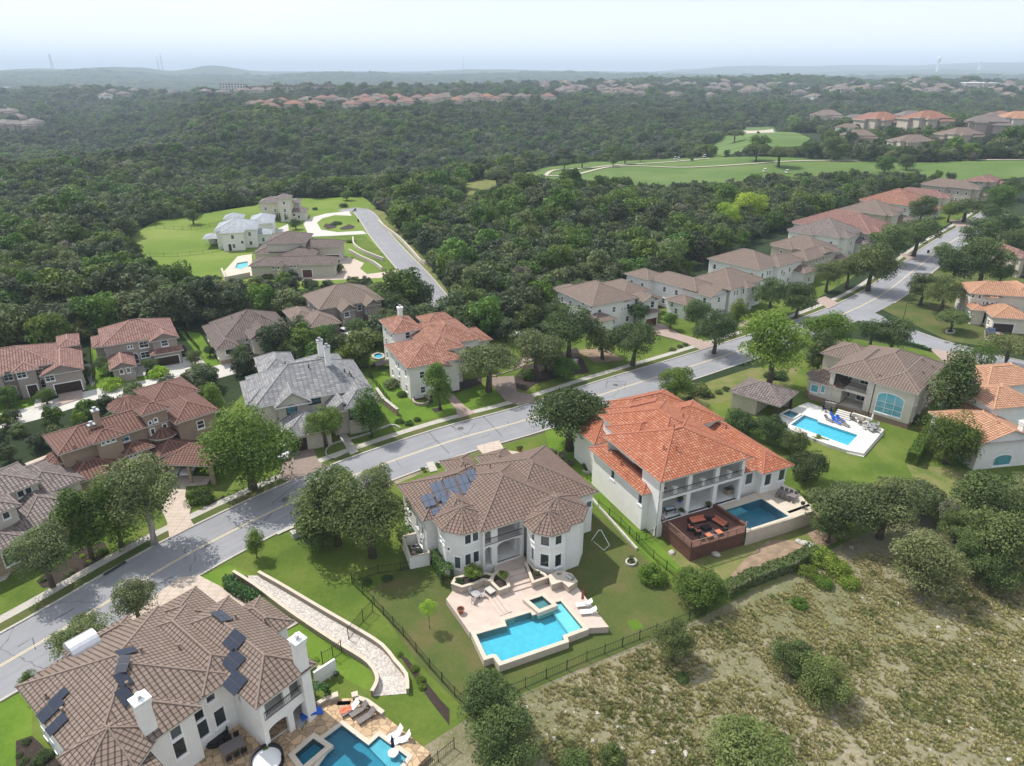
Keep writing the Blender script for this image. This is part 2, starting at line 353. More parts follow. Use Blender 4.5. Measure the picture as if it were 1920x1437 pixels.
M['white_deck'] = pave_mat('white_travertine', (.62, .6, .55), .6, .08)
M['patio_pink'] = pave_mat('rosy_beige_patio', (.48, .39, .33), 0, .14)
M['coping'] = pave_mat('beige_coping', (.52, .45, .36), .5, .12)
M['flag'] = pave_mat('flagstone', (.47, .33, .2), 0, .25, .8, 1.3)
M['deckwood'] = mat('red_brown_decking', (.12, .055, .04), .7, .2, 1.5)
M['railwood'] = mat('brown_rail', (.2, .12, .09), .7, .2, 2)
M['rock'] = mat('white_limestone', (.44, .415, .37), .95, .35, 2., .05)
M['gravel'] = pave_mat('pale_river_gravel', (.52, .47, .42), 0, .3, 6, 5.)
M['block'] = brick_mat('stacked_limestone', ((.34, .285, .22), (.45, .39, .31)), (.24, .2, .16), 1.7)
M['yellow'] = mat('yellow_paint', (.56, .47, .31), .8, .15, 2)
M['crack'] = mat('crack_sealant', (.055, .055, .06), .6, .1)
M['cast'] = mat('cast_iron', (.1, .095, .09), .6, .2, 8)
M['solar'] = mat('solar_cells', (.012, .018, .035), .12, .1, 2, spec=.6)
M['solargrey'] = mat('bluegrey_solar_cells', (.1, .12, .165), .4, .12, 2, spec=.4)  # blue-grey cells, paler and rougher than the black ones
M['alu'] = mat('aluminium', (.55, .55, .56), .35, .1, 3, metal=.7)
M['water'] = water_mat('clear_water', (.52, .88, .94), .09); M['water_deep'] = water_mat('deep_water', (.38, .72, .8), .09)
M['plaster'] = plaster_mat('turquoise_plaster', (.22, .5, .58)); M['plaster_dark'] = plaster_mat('blue_plaster', (.13, .33, .4)); M['shelf'] = plaster_mat('pale_plaster', (.5, .62, .63))
M['terracotta'] = mat('terracotta', (.3, .1, .05), .8, .15, 3)
M['black'] = mat('black_rattan', (.015, .014, .014), .6, .2, 10); M['orangecloth'] = mat('rust_orange_cushion', (.5, .16, .09), .9, .12, 3)
M['greycloth'] = mat('grey_sling', (.16, .14, .13), .8, .1); M['whitecloth'] = mat('white_sling', (.78, .77, .75), .8, .04)
M['bluecloth'] = mat('blue_cloth', (.02, .1, .45), .8, .15); M['navy'] = mat('navy_canvas', (.015, .02, .06), .8, .1); M['redcloth'] = mat('faded_red_canvas', (.32, .06, .045), .85, .1)
M['steel'] = mat('brushed_steel', (.5, .5, .5), .3, .1, 4, metal=.9)
M['carwhite'] = mat('white_car_paint', (.75, .75, .76), .2, .02, spec=.6); M['carblack'] = mat('black_car_paint', (.012, .014, .02), .15, .02, spec=.6); M['carblue'] = mat('blue_car_paint', (.03, .055, .12), .2, .02, spec=.6)
M['tyre'] = mat('tyre_rubber', (.015, .015, .015), .9, .1); M['lamp_red'] = mat('red_lens', (.3, .01, .01), .3, .05); M['lamp_white'] = mat('clear_lens', (.7, .7, .7), .2, .05)
# ------------------------------------------------------------ terrain: one sheet, heights from profiles along seven bearings
PROF = {  # bearing (photo x of that bearing), then distance: height
 -400: {330: 0, 450: -8, 560: 2, 700: -35, 900: -40, 1400: -12, 2000: -6, 2400: 2, 3200: -60},
 0:    {330: 0, 450: -10, 560: 0, 700: -40, 900: -34, 1400: -12, 2000: 0, 2400: 8, 3200: -60},
 240:  {340: 0, 450: -12, 620: 5, 760: -42, 1000: -29, 1500: -12, 1950: 2, 2350: 10, 3200: -60},
 480:  {360: 0, 470: -14, 620: -6, 760: 3, 900: 13, 1010: 12, 1200: 9, 1500: 15, 1800: 17, 2100: -10, 3000: -60},
 720:  {400: 0, 520: -22, 660: -18, 800: 4, 920: 13, 1060: 12, 1300: 8, 1600: 17, 1900: 18, 2300: -30, 3000: -60},
 960:  {520: 0, 640: -30, 740: -24, 860: 2, 960: 8, 1100: 11, 1500: 15, 2050: 19, 2400: -20, 3000: -60},
 1200: {560: 0, 650: -26, 760: -14, 950: 3, 1150: 7, 1500: 12, 2000: 20, 2500: 24, 2900: -30, 3300: -60},
 1440: {420: 0, 500: 4, 650: 8, 800: 2, 950: -14, 1150: 2, 1500: 8, 2000: 20, 2500: 25, 2900: -30, 3300: -60},
 1920: {400: 0, 480: 5, 600: 12, 760: 15, 900: -2, 1150: -2, 1500: 8, 2000: 18, 2500: 23, 2900: -30, 3300: -60},
 2500: {400: 0, 480: 5, 600: 12, 760: 15, 900: 0, 1500: 8, 2500: 20, 3300: -60}}
FAR = [(4000, -28), (5200, -12), (7000, 0), (9500, 16), (13000, 25), (20000, 12), (32000, -40)]
_b = sorted(PROF); _rr = np.exp(np.linspace(math.log(300), math.log(33000), 260))
_tab = []
for b in _b:
    k = sorted(PROF[b].items())+FAR; xs = [math.log(a) for a, _ in k]; ys = [z for _, z in k]
    y = np.interp(np.log(_rr), xs, ys, left=0)
    g = np.exp(-.5*(np.arange(-6, 7)/2.2)**2); g /= g.sum(); yp = np.pad(y, 6, mode='edge'); y = np.convolve(yp, g, 'valid')
    y[_rr < min(PROF[b])] *= 0
    _tab.append(y)
_tab = np.array(_tab); _ba = np.array([math.atan((b-960)/1300*1.0) for b in _b])
HILLS = [(250, 6500, 60, .035, 900), (450, 7400, 92, .03, 900), (120, 6800, 58, .03, 800), (330, 7000, 40, .02, 700), (620, 8000, 30, .06, 1500), (865, 8200, 50, .07, 1200), (1100, 8600, 34, .09, 1500), (1350, 11500, 60, .05, 1500),
         (1500, 12500, 72, .06, 1500), (1700, 12500, 66, .07, 2000), (1850, 12800, 78, .06, 2000), (1600, 8000, 26, .1, 1400), (1050, 5200, 16, .1, 900), (1780, 5600, 12, .1, 900), (700, 5200, 14, .1, 800), (90, 4800, 14, .1, 800)]
def terr(x, y):
    x = np.asarray(x, float); y = np.asarray(y, float)
    r = np.hypot(x, y); a = np.arctan2(x, np.maximum(y, 1e-3)*1.0)
    a = np.where(y <= 0, np.sign(x)*1.5, a)
    ai = np.interp(a, _ba, np.arange(len(_ba))); i0 = np.clip(ai.astype(int), 0, len(_ba)-2); f = ai-i0; f = f*f*(3-2*f)
    ri = np.interp(np.log(np.maximum(r, 1)), np.log(_rr), np.arange(len(_rr))); j0 = np.clip(ri.astype(int), 0, len(_rr)-2); g = ri-j0
    z = (_tab[i0, j0]*(1-g)+_tab[i0, j0+1]*g)*(1-f)+(_tab[i0+1, j0]*(1-g)+_tab[i0+1, j0+1]*g)*f
    for hx, hr, hh, wa, wr in HILLS:
        ha = math.atan((hx-960)/1300); z = z+hh*np.exp(-.5*((a-ha)/wa)**2-.5*((r-hr)/wr)**2)
    k = np.clip((r-620)/900, 0, 1)
    z = z+k*(5*np.sin(x/170+1.3*np.sin(y/230))*np.cos(y/150+.8*np.sin(x/260))+3*np.sin(x/71+2)*np.sin(y/83))
    k = np.clip((r-3500)/3000, 0, 1)
    z = z+k*(13*np.sin(x/610+1.1*np.sin(y/900))*np.cos(y/1100+np.sin(x/700))+7*np.sin(x/233+.7)*np.sin(y/390))
    return z
def tz(x, y): return float(terr(x, y))

M['ground'], t, b = NT('dry_grass_and_limestone_ground')
g = t.nodes.new('ShaderNodeTexCoord').outputs['Object']
big = noise_(t, .035, 5, .6, g); mid = noise_(t, .35, 7, .68, g); fine = noise_(t, 2.6, 6, .72, g)
c = ramp(t, math_(t, 'ADD', math_(t, 'MULTIPLY', mid, .5), math_(t, 'MULTIPLY', fine, .5)), [(.36, (.13, .125, .058)), (.46, (.2, .182, .105)), (.54, (.275, .24, .165)), (.66, (.36, .31, .22))])
c = mixc(t, ramp(t, big, [(.42, (0, 0, 0)), (.62, (.75, .75, .75))]), c, (.11, .125, .05))
stone = math_(t, 'MULTIPLY', math_(t, 'GREATER_THAN', noise_(t, 3.1, 5, .75, g), .64), math_(t, 'GREATER_THAN', noise_(t, .13, 3, .6, g), .49))
c = mixc(t, stone, c, (.52, .48, .42))
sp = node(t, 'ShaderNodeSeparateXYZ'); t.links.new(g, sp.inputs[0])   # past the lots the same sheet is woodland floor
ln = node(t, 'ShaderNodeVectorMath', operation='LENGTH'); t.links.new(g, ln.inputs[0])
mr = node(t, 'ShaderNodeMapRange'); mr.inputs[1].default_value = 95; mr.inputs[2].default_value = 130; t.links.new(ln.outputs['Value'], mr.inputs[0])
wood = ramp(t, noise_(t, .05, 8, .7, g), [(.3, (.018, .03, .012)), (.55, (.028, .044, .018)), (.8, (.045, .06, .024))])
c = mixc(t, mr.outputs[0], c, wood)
mr2 = node(t, 'ShaderNodeMapRange'); mr2.inputs[1].default_value = 2600; mr2.inputs[2].default_value = 3600; t.links.new(ln.outputs['Value'], mr2.inputs[0])
farc = ramp(t, noise_(t, .012, 8, .75, g), [(.32, (.018, .032, .014)), (.5, (.036, .056, .022)), (.62, (.06, .085, .03)), (.75, (.14, .13, .09))])
c = mixc(t, mr2.outputs[0], c, farc)
t.links.new(c, b.inputs['Base Color']); b.inputs['Roughness'].default_value = .95; b.inputs['Specular IOR Level'].default_value = .1
bump(t, b, math_(t, 'ADD', fine, mid), .8, .25)

radii = [0.01]+list(np.linspace(12, 300, 22))+list(np.exp(np.linspace(math.log(312), math.log(33000), 230)))
az = list(np.radians(np.concatenate([np.arange(-180, -60, 6.), np.arange(-60, -40, 1.), np.arange(-40, 40, .25), np.arange(40, 60, 1.), np.arange(60, 180, 6.)])))
RR, AA = np.meshgrid(radii, az, indexing='ij'); X = RR*np.sin(AA); Y = RR*np.cos(AA)
Z = np.where(np.abs(AA) < R(62), terr(X, Y), 0)*np.clip((R(62)-np.abs(AA))/R(8), 0, 1)
me = bpy.data.meshes.new('ground'); nr, na = RR.shape
idx = np.arange(nr*na).reshape(nr, na); a0 = idx[:-1, :]; b0 = idx[1:, :]; a1 = np.roll(a0, -1, 1); b1 = np.roll(b0, -1, 1)
F4 = np.stack([a0, b0, b1, a1], -1).reshape(-1, 4)[:, ::-1]
me.from_pydata(np.stack([X, Y, Z], -1).reshape(-1, 3).tolist(), [], F4.tolist()); me.materials.append(M['ground'])
me.polygons.foreach_set('use_smooth', [True]*len(F4)); me.update()
ground = bpy.data.objects.new('ground', me); col.objects.link(ground); tag(ground, 'dry grass, limestone and wooded ground reaching to the horizon hills', 'ground', kind='structure')

# ------------------------------------------------------------ flat sheets on the ground
def sheet(name, poly, m, z=.03, label=None, cat=None, holes=(), h=0.):
    mb = MB(); mb.slab(poly, z-h if h else z, z, holes); o = mb.build(name, m)
    return tag(o, label, cat or name.replace('_', ' '), kind='structure')
EX = []      # polygons in which no woodland grows
def drape(name, poly, m, off, step, label, cat):
    bm = bmesh.new(); vs = [bm.verts.new((p[0], p[1], 0)) for p in poly]; bm.faces.new(vs)
    bmesh.ops.triangulate(bm, faces=bm.faces[:])
    for ax in (0, 1):
        lo = min(p[ax] for p in poly); hi = max(p[ax] for p in poly); k = lo+step
        while k < hi:
            co = [0, 0, 0]; no = [0, 0, 0]; co[ax] = k; no[ax] = 1
            bmesh.ops.bisect_plane(bm, geom=bm.verts[:]+bm.edges[:]+bm.faces[:], plane_co=co, plane_no=no); k += step
    V_ = np.array([v.co[:] for v in bm.verts]); zz = terr(V_[:, 0], V_[:, 1])
    for v, q in zip(bm.verts, zz): v.co.z = q+off
    bmesh.ops.recalc_face_normals(bm, faces=bm.faces[:])
    me = bpy.data.meshes.new(name); bm.to_mesh(me); bm.free(); me.materials.append(m)
    for p in me.polygons: p.use_smooth = True
    o = bpy.data.objects.new(name, me); col.objects.link(o); return tag(o, label, cat, kind='structure')
def ats(v, l):
    """points on the real terrain under photo points (marching along the ray)"""
    o_ = []
    for i in range(0, len(l), 2):
        d = ray(v, l[i], l[i+1]); t_ = 60.; p = None
        while t_ < 20000:
            x, y, z = d.x*t_, d.y*t_, CAMH+d.z*t_
            if z < tz(x, y): break
            t_ *= 1.006
        o_.append((x, y))
    return o_

# roads ------------------------------------------------------
M['asphalt'], t, b = NT('pale_grey_asphalt')
g = t.nodes.new('ShaderNodeTexCoord').outputs['Object']
c = ramp(t, noise_(t, .22, 6, .6, g), [(.3, (.215, .217, .227)), (.55, (.245, .247, .256)), (.75, (.275, .275, .28))])
c = mixc(t, math_(t, 'MULTIPLY', noise_(t, 9., 4, .7, g), .3), c, (.17, .17, .18))
vo = node(t, 'ShaderNodeTexVoronoi', feature='DISTANCE_TO_EDGE'); vo.inputs['Scale'].default_value = .085
wv = node(t, 'ShaderNodeVectorMath', operation='ADD'); nz_ = node(t, 'ShaderNodeTexNoise'); nz_.inputs['Scale'].default_value = .6; t.links.new(g, nz_.inputs['Vector'])
t.links.new(g, wv.inputs[0]); t.links.new(nz_.outputs['Color'], wv.inputs[1]); t.links.new(wv.outputs[0], vo.inputs['Vector'])
ck = math_(t, 'MULTIPLY', math_(t, 'LESS_THAN', vo.outputs['Distance'], .005), math_(t, 'GREATER_THAN', noise_(t, .12, 3, .6, g), .5))
c = mixc(t, math_(t, 'MULTIPLY', ck, .65), c, (.09, .09, .1))
mpn = node(t, 'ShaderNodeMapping'); mpn.inputs['Scale'].default_value = (.018, 1.1, 1); t.links.new(t.nodes.new('ShaderNodeUVMap').outputs[0], mpn.inputs[0])
c = mixc(t, math_(t, 'MULTIPLY', ramp(t, noise_(t, 1.6, 4, .6, mpn.outputs[0]), [(.42, (0, 0, 0)), (.62, (1, 1, 1))]), .32), c, (.17, .17, .18))
t.links.new(c, b.inputs['Base Color']); b.inputs['Roughness'].default_value = .85; bump(t, b, noise_(t, 12., 3, .6, g), .3, .01)

UP = pts('p', [0, 1195, 160, 1103, 320, 1010, 480, 934, 640, 862, 830, 800, 1000, 755])
LO = pts('p', [0, 1310, 170, 1206, 340, 1098, 545, 985, 700, 920, 860, 858, 1010, 812])
main_cl = [at('p', -260, 1390)]+[((a[0]+b_[0])/2, (a[1]+b_[1])/2) for a, b_ in zip(UP, LO)]+pts('p', [1150, 733, 1300, 686, 1440, 640, 1560, 598, 1650, 555, 1712, 508, 1770, 463, 1830, 425, 1880, 390, 1930, 362])
main_cl = smooth_line(main_cl, 4); HW = 5.2
mb = MB(); strip(mb, main_cl, HW, -HW, .03, .03); tag(mb.build('street', M['asphalt']), 'pale grey street climbing from the lower left corner past the homes', 'street', kind='structure')
mb = MB(); strip(mb, main_cl, .2, .06, .04, .04); strip(mb, main_cl, -.06, -.2, .04, .04)
tag(mb.build('centre_line', M['yellow']), 'faded double yellow line down the middle of the street', 'road marking', kind='structure')
def near_i(p): return min(range(len(main_cl)), key=lambda i: math.dist(main_cl[i], p))
iL = near_i(at('p', 1560, 598)); iR = near_i(at('p', 1650, 555)); iC0 = near_i(at('p', 1440, 640))
for nm, s_, gaps in (('kerb', 1, ()), ('kerb', -1, ((near_i(at('p', 1555, 600)), near_i(at('p', 1640, 560))),))):
    cl = main_cl; segs = [(0, len(cl)-1)] if not gaps else [(0, gaps[0][0]), (gaps[0][1], len(cl)-1)]
    for a, b_ in segs:
        mb = MB(); k = s_*HW; strip(mb, cl[a:b_+1], max(k, k+s_*.35), min(k, k+s_*.35), 0, .15); tag(mb.build('kerb', M['walk']), None, None, kind='structure')
# verge and sidewalk on the far side all along, on the near side only past the junction
mb = MB(); strip(mb, main_cl, HW+1.9, HW+.35, 0, .13); tag(mb.build('grass_verge', M['lawn_dull']), 'narrow grass verge between kerb and sidewalk', 'verge', kind='structure')
mb = MB(); strip(mb, main_cl, HW+3.3, HW+1.9, 0, .14); tag(mb.build('sidewalk', M['walk']), 'pale concrete sidewalk along the far side of the street', 'sidewalk', kind='structure')
side_cl = smooth_line([at('p', 1600, 582)]+pts('p', [1700, 628, 1800, 660, 1920, 690, 2080, 715]), 4)
mb = MB(); strip(mb, side_cl, 4.2, -4.2, .034, .034); tag(mb.build('side_street', M['asphalt']), 'short grey side street leaving to the right at the junction', 'street', kind='structure')
mb = MB(); strip(mb, side_cl[3:], -4.2, -4.5, 0, .15); strip(mb, side_cl[3:], 4.5, 4.2, 0, .15); tag(mb.build('kerb', M['walk']), kind='structure')
est_cl = smooth_line(pts('p', [858, 597, 815, 560, 785, 522, 745, 478, 712, 440, 694, 414, 680, 398, 664, 393, 648, 397]), 4)
mb = MB(); strip(mb, est_cl, 4.0, -4.0, .03, .03); tag(mb.build('lane', M['asphalt']), 'grey lane running up to the estate homes beyond the woods', 'lane', kind='structure')
mb = MB(); strip(mb, est_cl, -4, -4.4, 0, .15); strip(mb, est_cl, 4.4, 4, 0, .15); tag(mb.build('kerb', M['walk']), kind='structure')
back_cl = smooth_line(pts('p', [-80, 808, 60, 776, 120, 757, 200, 738, 290, 722, 400, 700, 480, 676, 560, 650, 640, 640]), 4)
mb = MB(); strip(mb, back_cl, 3.6, -3.6, .03, .03); tag(mb.build('back_street', M['concrete']), 'pale concrete street in front of the three homes at left', 'street', kind='structure')
# crack sealing and manholes
def polyline(name, v, l, w_, z, m, **k):
    cl = pts(v, l); mb = MB(); strip(mb, cl, w_/2, -w_/2, z, z); return tag(mb.build(name, m), kind='structure', **k)
CR = [('p', [510, 945, 560, 905, 600, 925, 560, 950, 522, 940]), ('y2', [1405, 915, 1470, 985, 1545, 1060]), ('y2', [1735, 825, 1800, 890, 1860, 955]), ('y2', [1560, 900, 1600, 885, 1700, 880, 1650, 945, 1560, 900]),
      ('y4', [790, 910, 905, 915, 895, 960, 780, 950, 790, 910]), ('x6', [1160, 800, 1080, 840, 980, 870]), ('x6', [500, 1010, 380, 1080, 300, 1130]), ('v6', [1500, 1000, 1600, 960, 1670, 975, 1750, 900]),
      ('y4', [1380, 780, 1520, 745, 1640, 720]), ('x6', [120, 1270, 220, 1210, 240, 1290])]
for v, l in CR: polyline('crack_sealant', v, l, .13, .038, M['crack'])
def manhole(v, x, y, label):
    p = at(v, x, y); mb = MB(); mb.lathe((p[0], p[1], .03), [(.6, 0), (.6, .02), (.38, .02)], 20); o = mb.build('manhole_cover', M['cast']); tag(o, label, 'manhole cover')
manhole('v6', 1835, 812, 'round iron manhole cover in the street below the tall bright tree')
manhole('y2', 1612, 908, 'round iron manhole cover in the street in front of the orange-brown tiled house')
manhole('y4', 842, 935, 'iron manhole cover in the street right of the big live oak')
manhole('x8', 412, 540, 'manhole cover in the side street at the far right')
manhole('x6', 708, 767, 'small iron cover on the kerb inlet at the lower left')

# lawns and yards (each a sheet of its own)
def lawn(label, v, l, m='lawn', z=.02, name='lawn', ex=True, cat=None, pad=None):
    P_ = pts(v, l); o = sheet(name, P_, M[m], z, label, cat or 'lawn'); 
    if ex: EX.append(P_)
    return o
lawn('big lawn around the homes on the far side of the street', 'p', [-150, 1270, 0, 1190, 320, 1005, 640, 858, 1000, 752, 1290, 655, 1480, 590, 1600, 520, 1700, 460, 1830, 395, 1790, 395, 1700, 400, 1480, 470, 1240, 580, 1100, 590, 1020, 640, 960, 635, 890, 600, 780, 580, 700, 640, 690, 690, 600, 700, 470, 720, 430, 770, 380, 745, 330, 760, 130, 850, 60, 880, -150, 960], 'lawn', .008)
lawn('grass on the near side of the street around the homes', 'p', [-150, 1420, 0, 1312, 340, 1100, 545, 988, 860, 860, 1200, 760, 1450, 680, 1560, 630, 1700, 650, 2000, 720, 2060, 860, 1900, 905, 1700, 960, 1560, 1030, 1330, 1150, 880, 1345, 640, 1500, -150, 1500], 'lawn', .010)
lawn('lawn strip between the junction and the homes at far right', 'p', [1610, 560, 1720, 500, 1800, 440, 1880, 400, 2000, 380, 2060, 700, 1920, 660, 1780, 640], 'lawn_dull', .012)
lawn('bright lawn left of the dry creek channel', 'p', [368, 1080, 425, 1050, 470, 1070, 640, 1190, 700, 1240, 700, 1300, 560, 1230, 480, 1170, 440, 1130], 'lawn_bright', .016)
lawn('bright front lawn between street and dry creek channel', 'p', [372, 1080, 530, 1005, 640, 1075, 760, 1230, 730, 1240, 480, 1082, 430, 1060], 'lawn', .020)
lawn('bright strip of grass beside the lower left house', 'p', [-100, 1400, 0, 1318, 60, 1290, 60, 1440, -100, 1500], 'lawn_bright', .016)
lawn('tired olive lawn of the fenced back yard around the pool', 'p', [690, 1110, 760, 1060, 850, 1085, 1070, 1070, 1100, 950, 1160, 1000, 1240, 1080, 1325, 1155, 1100, 1250, 880, 1340, 780, 1240], 'lawn_dull', .024)
lawn('green side lawn between the two centre homes', 'p', [1120, 800, 1112, 880, 1150, 960, 1235, 1020, 1290, 1080, 1230, 1060, 1112, 945, 1070, 870, 1030, 845, 1020, 800], 'lawn_bright', .026)
lawn('grass below the wooden deck and pool', 'p', [1230, 1040, 1330, 1100, 1420, 1110, 1530, 1050, 1535, 985, 1480, 960, 1400, 1010], 'lawn_yellow', .018)
lawn('green back lawn below the white pool terrace', 'p', [1440, 870, 1540, 830, 1660, 790, 1730, 810, 1745, 870, 1700, 960, 1560, 1000, 1500, 930], 'lawn', .022)
lawn('dry lawn behind the row of olive oaks', 'p', [1700, 870, 1800, 880, 1920, 930, 1950, 1010, 1760, 1000], 'lawn_yellow', .024)
lawn('sunlit lawn between street and tiled pavilion', 'p', [1190, 760, 1410, 690, 1500, 690, 1480, 730, 1330, 760, 1260, 775], 'lawn_yellow', .014)
lawn('green front lawn of the orange-brown tiled house', 'p', [700, 700, 740, 690, 830, 740, 870, 770, 745, 800, 700, 760], 'lawn_bright', .022)
lawn('small bright lawn between the two walks', 'y2', [1560, 705, 1800, 635, 1880, 725, 1640, 790], 'lawn_bright', .024)
lawn('green lawn below the arcaded tan house', 'v6', [250, 655, 330, 620, 420, 760, 380, 800], 'lawn', .02)
lawn('green lawn left of the arcaded white house', 'p', [860, 870, 905, 855, 930, 850, 900, 880], 'lawn', .018)
lawn('front lawn of the left red-brown house', 'y1', [0, 960, 250, 900, 260, 980, 0, 1030], 'lawn_bright', .022)
lawn('bright lawn between the two red-brown houses', 'y1', [620, 830, 740, 870, 1100, 770, 1100, 740, 900, 750, 690, 440, 670, 460, 700, 780], 'lawn_bright', .022)
lawn('bright lawn beside the third house', 'y1', [1340, 400, 1500, 420, 1640, 640, 1740, 650, 1540, 720, 1400, 700, 1530, 640], 'lawn_bright', .022)
lawn('square of fresh turf in the back yard', 'v1', [1310, 1050, 1360, 1035, 1400, 1080, 1340, 1105], 'lawn_bright', .032)
EST = pts('p', [205, 470, 290, 415, 400, 398, 480, 385, 520, 372, 600, 372, 680, 368, 700, 385, 850, 575, 840, 592, 750, 530, 640, 545, 480, 540, 420, 540, 300, 525, 270, 500, 262, 470])
sheet('meadow', EST, M['estate'], .012, 'bright green meadow around the estate homes', 'meadow'); EX.append(EST)
lawn('mown strip beside the lane', 'y3', [840, 390, 1240, 390, 1500, 640, 1360, 660, 1180, 460, 1100, 430, 840, 430], 'lawn', .016)
lawn('dry bank with limestone wall beside the lane', 'y3', [1240, 180, 1380, 220, 1700, 590, 1900, 880, 1870, 890, 1640, 610, 1280, 260], 'lawn_yellow', .018)
# bare and planted ground
def bed(label, v, l, m='mulch', z=.04, name='planting_bed'): return sheet(name, pts(v, l), M[m], z, label, 'bed' if m == 'mulch' else 'bare ground')
bed('dirt bank below the pool and steps', 'v2', [1470, 920, 1620, 860, 1760, 1060, 1640, 1120, 1560, 1010, 1600, 930], 'soil', name='bare_ground')
bed('bare earth slope below the deck lawn', 'v2', [960, 1390, 1120, 1200, 1300, 1050, 1550, 1060, 1560, 1120, 1200, 1330, 1030, 1400], 'soil', .034, name='bare_ground')
bed('mulch bed under the tree row at the street', 'x6', [245, 830, 300, 780, 560, 600, 700, 560, 740, 640, 520, 780, 400, 850, 290, 875])
bed('mulch bed around the round shrub', 'x6', [1280, 380, 1420, 300, 1509, 250, 1509, 300, 1290, 400])
bed('mulch ring under the bright upright tree', 'y2', [1435, 790, 1500, 780, 1505, 800, 1460, 815])
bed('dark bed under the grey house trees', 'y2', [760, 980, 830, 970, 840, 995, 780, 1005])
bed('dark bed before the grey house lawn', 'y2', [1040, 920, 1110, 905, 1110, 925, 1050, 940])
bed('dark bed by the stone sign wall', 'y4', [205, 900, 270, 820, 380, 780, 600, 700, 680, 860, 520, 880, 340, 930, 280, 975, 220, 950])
bed('mulch bed around the hedge by the creek channel', 'p', [425, 1085, 440, 1080, 495, 1125, 490, 1135, 430, 1105])
bed('dark bed at the lower left corner', 'p', [30, 1390, 60, 1380, 120, 1437, 30, 1437])
bed('dark bed left of the back yard fence', 'v4', [1330, 560, 1400, 600, 1640, 900, 1700, 960, 1700, 1080, 1560, 900])
bed('dark bed along the tiled house', 'y2', [1300, 680, 1500, 640, 1740, 600, 1740, 640, 1560, 700, 1420, 730, 1330, 740])
bed('brown bed beneath the oaks by the entry wall', 'y4', [600, 720, 760, 700, 900, 780, 720, 800], 'soil', name='bare_ground')
# driveways and walks
def paving(label, v, l, m='drive', z=.16, name='driveway'):
    P_ = pts(v, l); EX.append(P_); return sheet(name, P_, M[m], z, label, name.replace('_', ' '), h=.14)
paving('tan concrete driveway of the lower left house', 'p', [225, 1170, 335, 1085, 372, 1080, 440, 1115, 560, 1170, 480, 1215, 380, 1190, 300, 1200])
paving('tan driveway in front of the carport', 'v6', [1065, 660, 1360, 670, 1330, 720, 1200, 730, 1190, 800, 1230, 870, 1215, 930, 1250, 985, 1090, 1060, 1075, 960, 1035, 870, 1080, 780])
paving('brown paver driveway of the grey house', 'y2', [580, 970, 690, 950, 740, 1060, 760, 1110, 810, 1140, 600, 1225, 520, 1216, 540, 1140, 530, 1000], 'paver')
paving('pale driveway behind the brown roofed centre house', 'v1', [495, 110, 620, 78, 650, 130, 755, 145, 830, 160, 700, 190, 560, 180], 'drive')
paving('front walk of the brown roofed centre house', 'v1', [225, 200, 265, 190, 290, 240, 250, 250], 'walk', name='garden_path')
paving('pale driveway of the orange roofed house', 'v2', [250, 110, 430, 90, 440, 130, 580, 165, 480, 210, 360, 200], 'walk')
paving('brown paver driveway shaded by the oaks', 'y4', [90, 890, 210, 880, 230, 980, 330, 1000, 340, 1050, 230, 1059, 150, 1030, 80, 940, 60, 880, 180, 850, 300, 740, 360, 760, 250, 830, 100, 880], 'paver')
paving('pinkish driveway of the house with the round tower', 'y4', [1030, 570, 1130, 555, 1240, 620, 1400, 665, 1470, 690, 1370, 720, 1290, 680, 1200, 650, 1080, 620], 'paverpink')
paving('pinkish driveway further up the street', 'y4', [1580, 560, 1640, 530, 1740, 570, 1700, 605, 1640, 590], 'paverpink')
paving('driveway near the oak row', 'y5', [740, 850, 800, 830, 880, 870, 820, 900], 'paverpink')
paving('pale driveway at the far bins', 'y5', [1220, 590, 1300, 590, 1330, 620, 1270, 625], 'paverpink')
paving('driveway near the top of the street', 'y5', [1500, 400, 1600, 400, 1640, 430, 1540, 440], 'paverpink')
paving('brown driveway of the beige house', 'x8', [330, 575, 560, 600, 530, 660, 430, 680, 400, 640], 'paverpink')
paving('wide driveway at the far right', 'x8', [655, 650, 798, 655, 798, 760, 680, 735], 'drive')
paving('brown paver driveway before the dark garage doors', 'y1', [440, 810, 610, 790, 625, 910, 440, 970], 'paverpink')
paving('white sunlit driveway of the turreted house', 'y1', [1000, 660, 1160, 640, 1340, 600, 1500, 600, 1545, 655, 1390, 700, 1390, 740, 1270, 750, 1100, 690, 1090, 740, 1020, 750], 'concrete')
paving('narrow white walk to the left house', 'y1', [265, 905, 310, 895, 315, 970, 258, 985], 'concrete', name='garden_path')
paving('side walk between left houses', 'y1', [610, 660, 680, 650, 715, 800, 690, 830], 'walk', name='garden_path')
paving('brown driveway with the pickup truck', 'y2', [700, 395, 860, 360, 950, 345, 900, 400, 780, 400], 'paverpink')
paving('driveway of the stone fronted house', 'y2', [500, 410, 590, 395, 640, 420, 560, 445], 'paverpink')
paving('brick walk to the tiled house', 'y2', [1510, 705, 1560, 700, 1640, 780, 1700, 820, 1600, 850, 1580, 790], 'paverpink', name='garden_path')
paving('concrete walk of the grey house', 'y2', [860, 915, 900, 905, 1000, 1050, 950, 1070], 'walk', name='garden_path')
paving('driveway of the arched tower house', 'x8', [600, 480, 660, 470, 720, 520, 640, 560, 600, 520], 'paverpink')
paving('service lane left of the tan house', 'v6', [160, 585, 330, 520, 350, 600, 240, 655], 'drive', name='garden_path')
paving('curved garden path at the left edge', 'v6', [40, 1180, 90, 1160, 110, 1230, 40, 1330, -20, 1350], 'walk', name='garden_path')
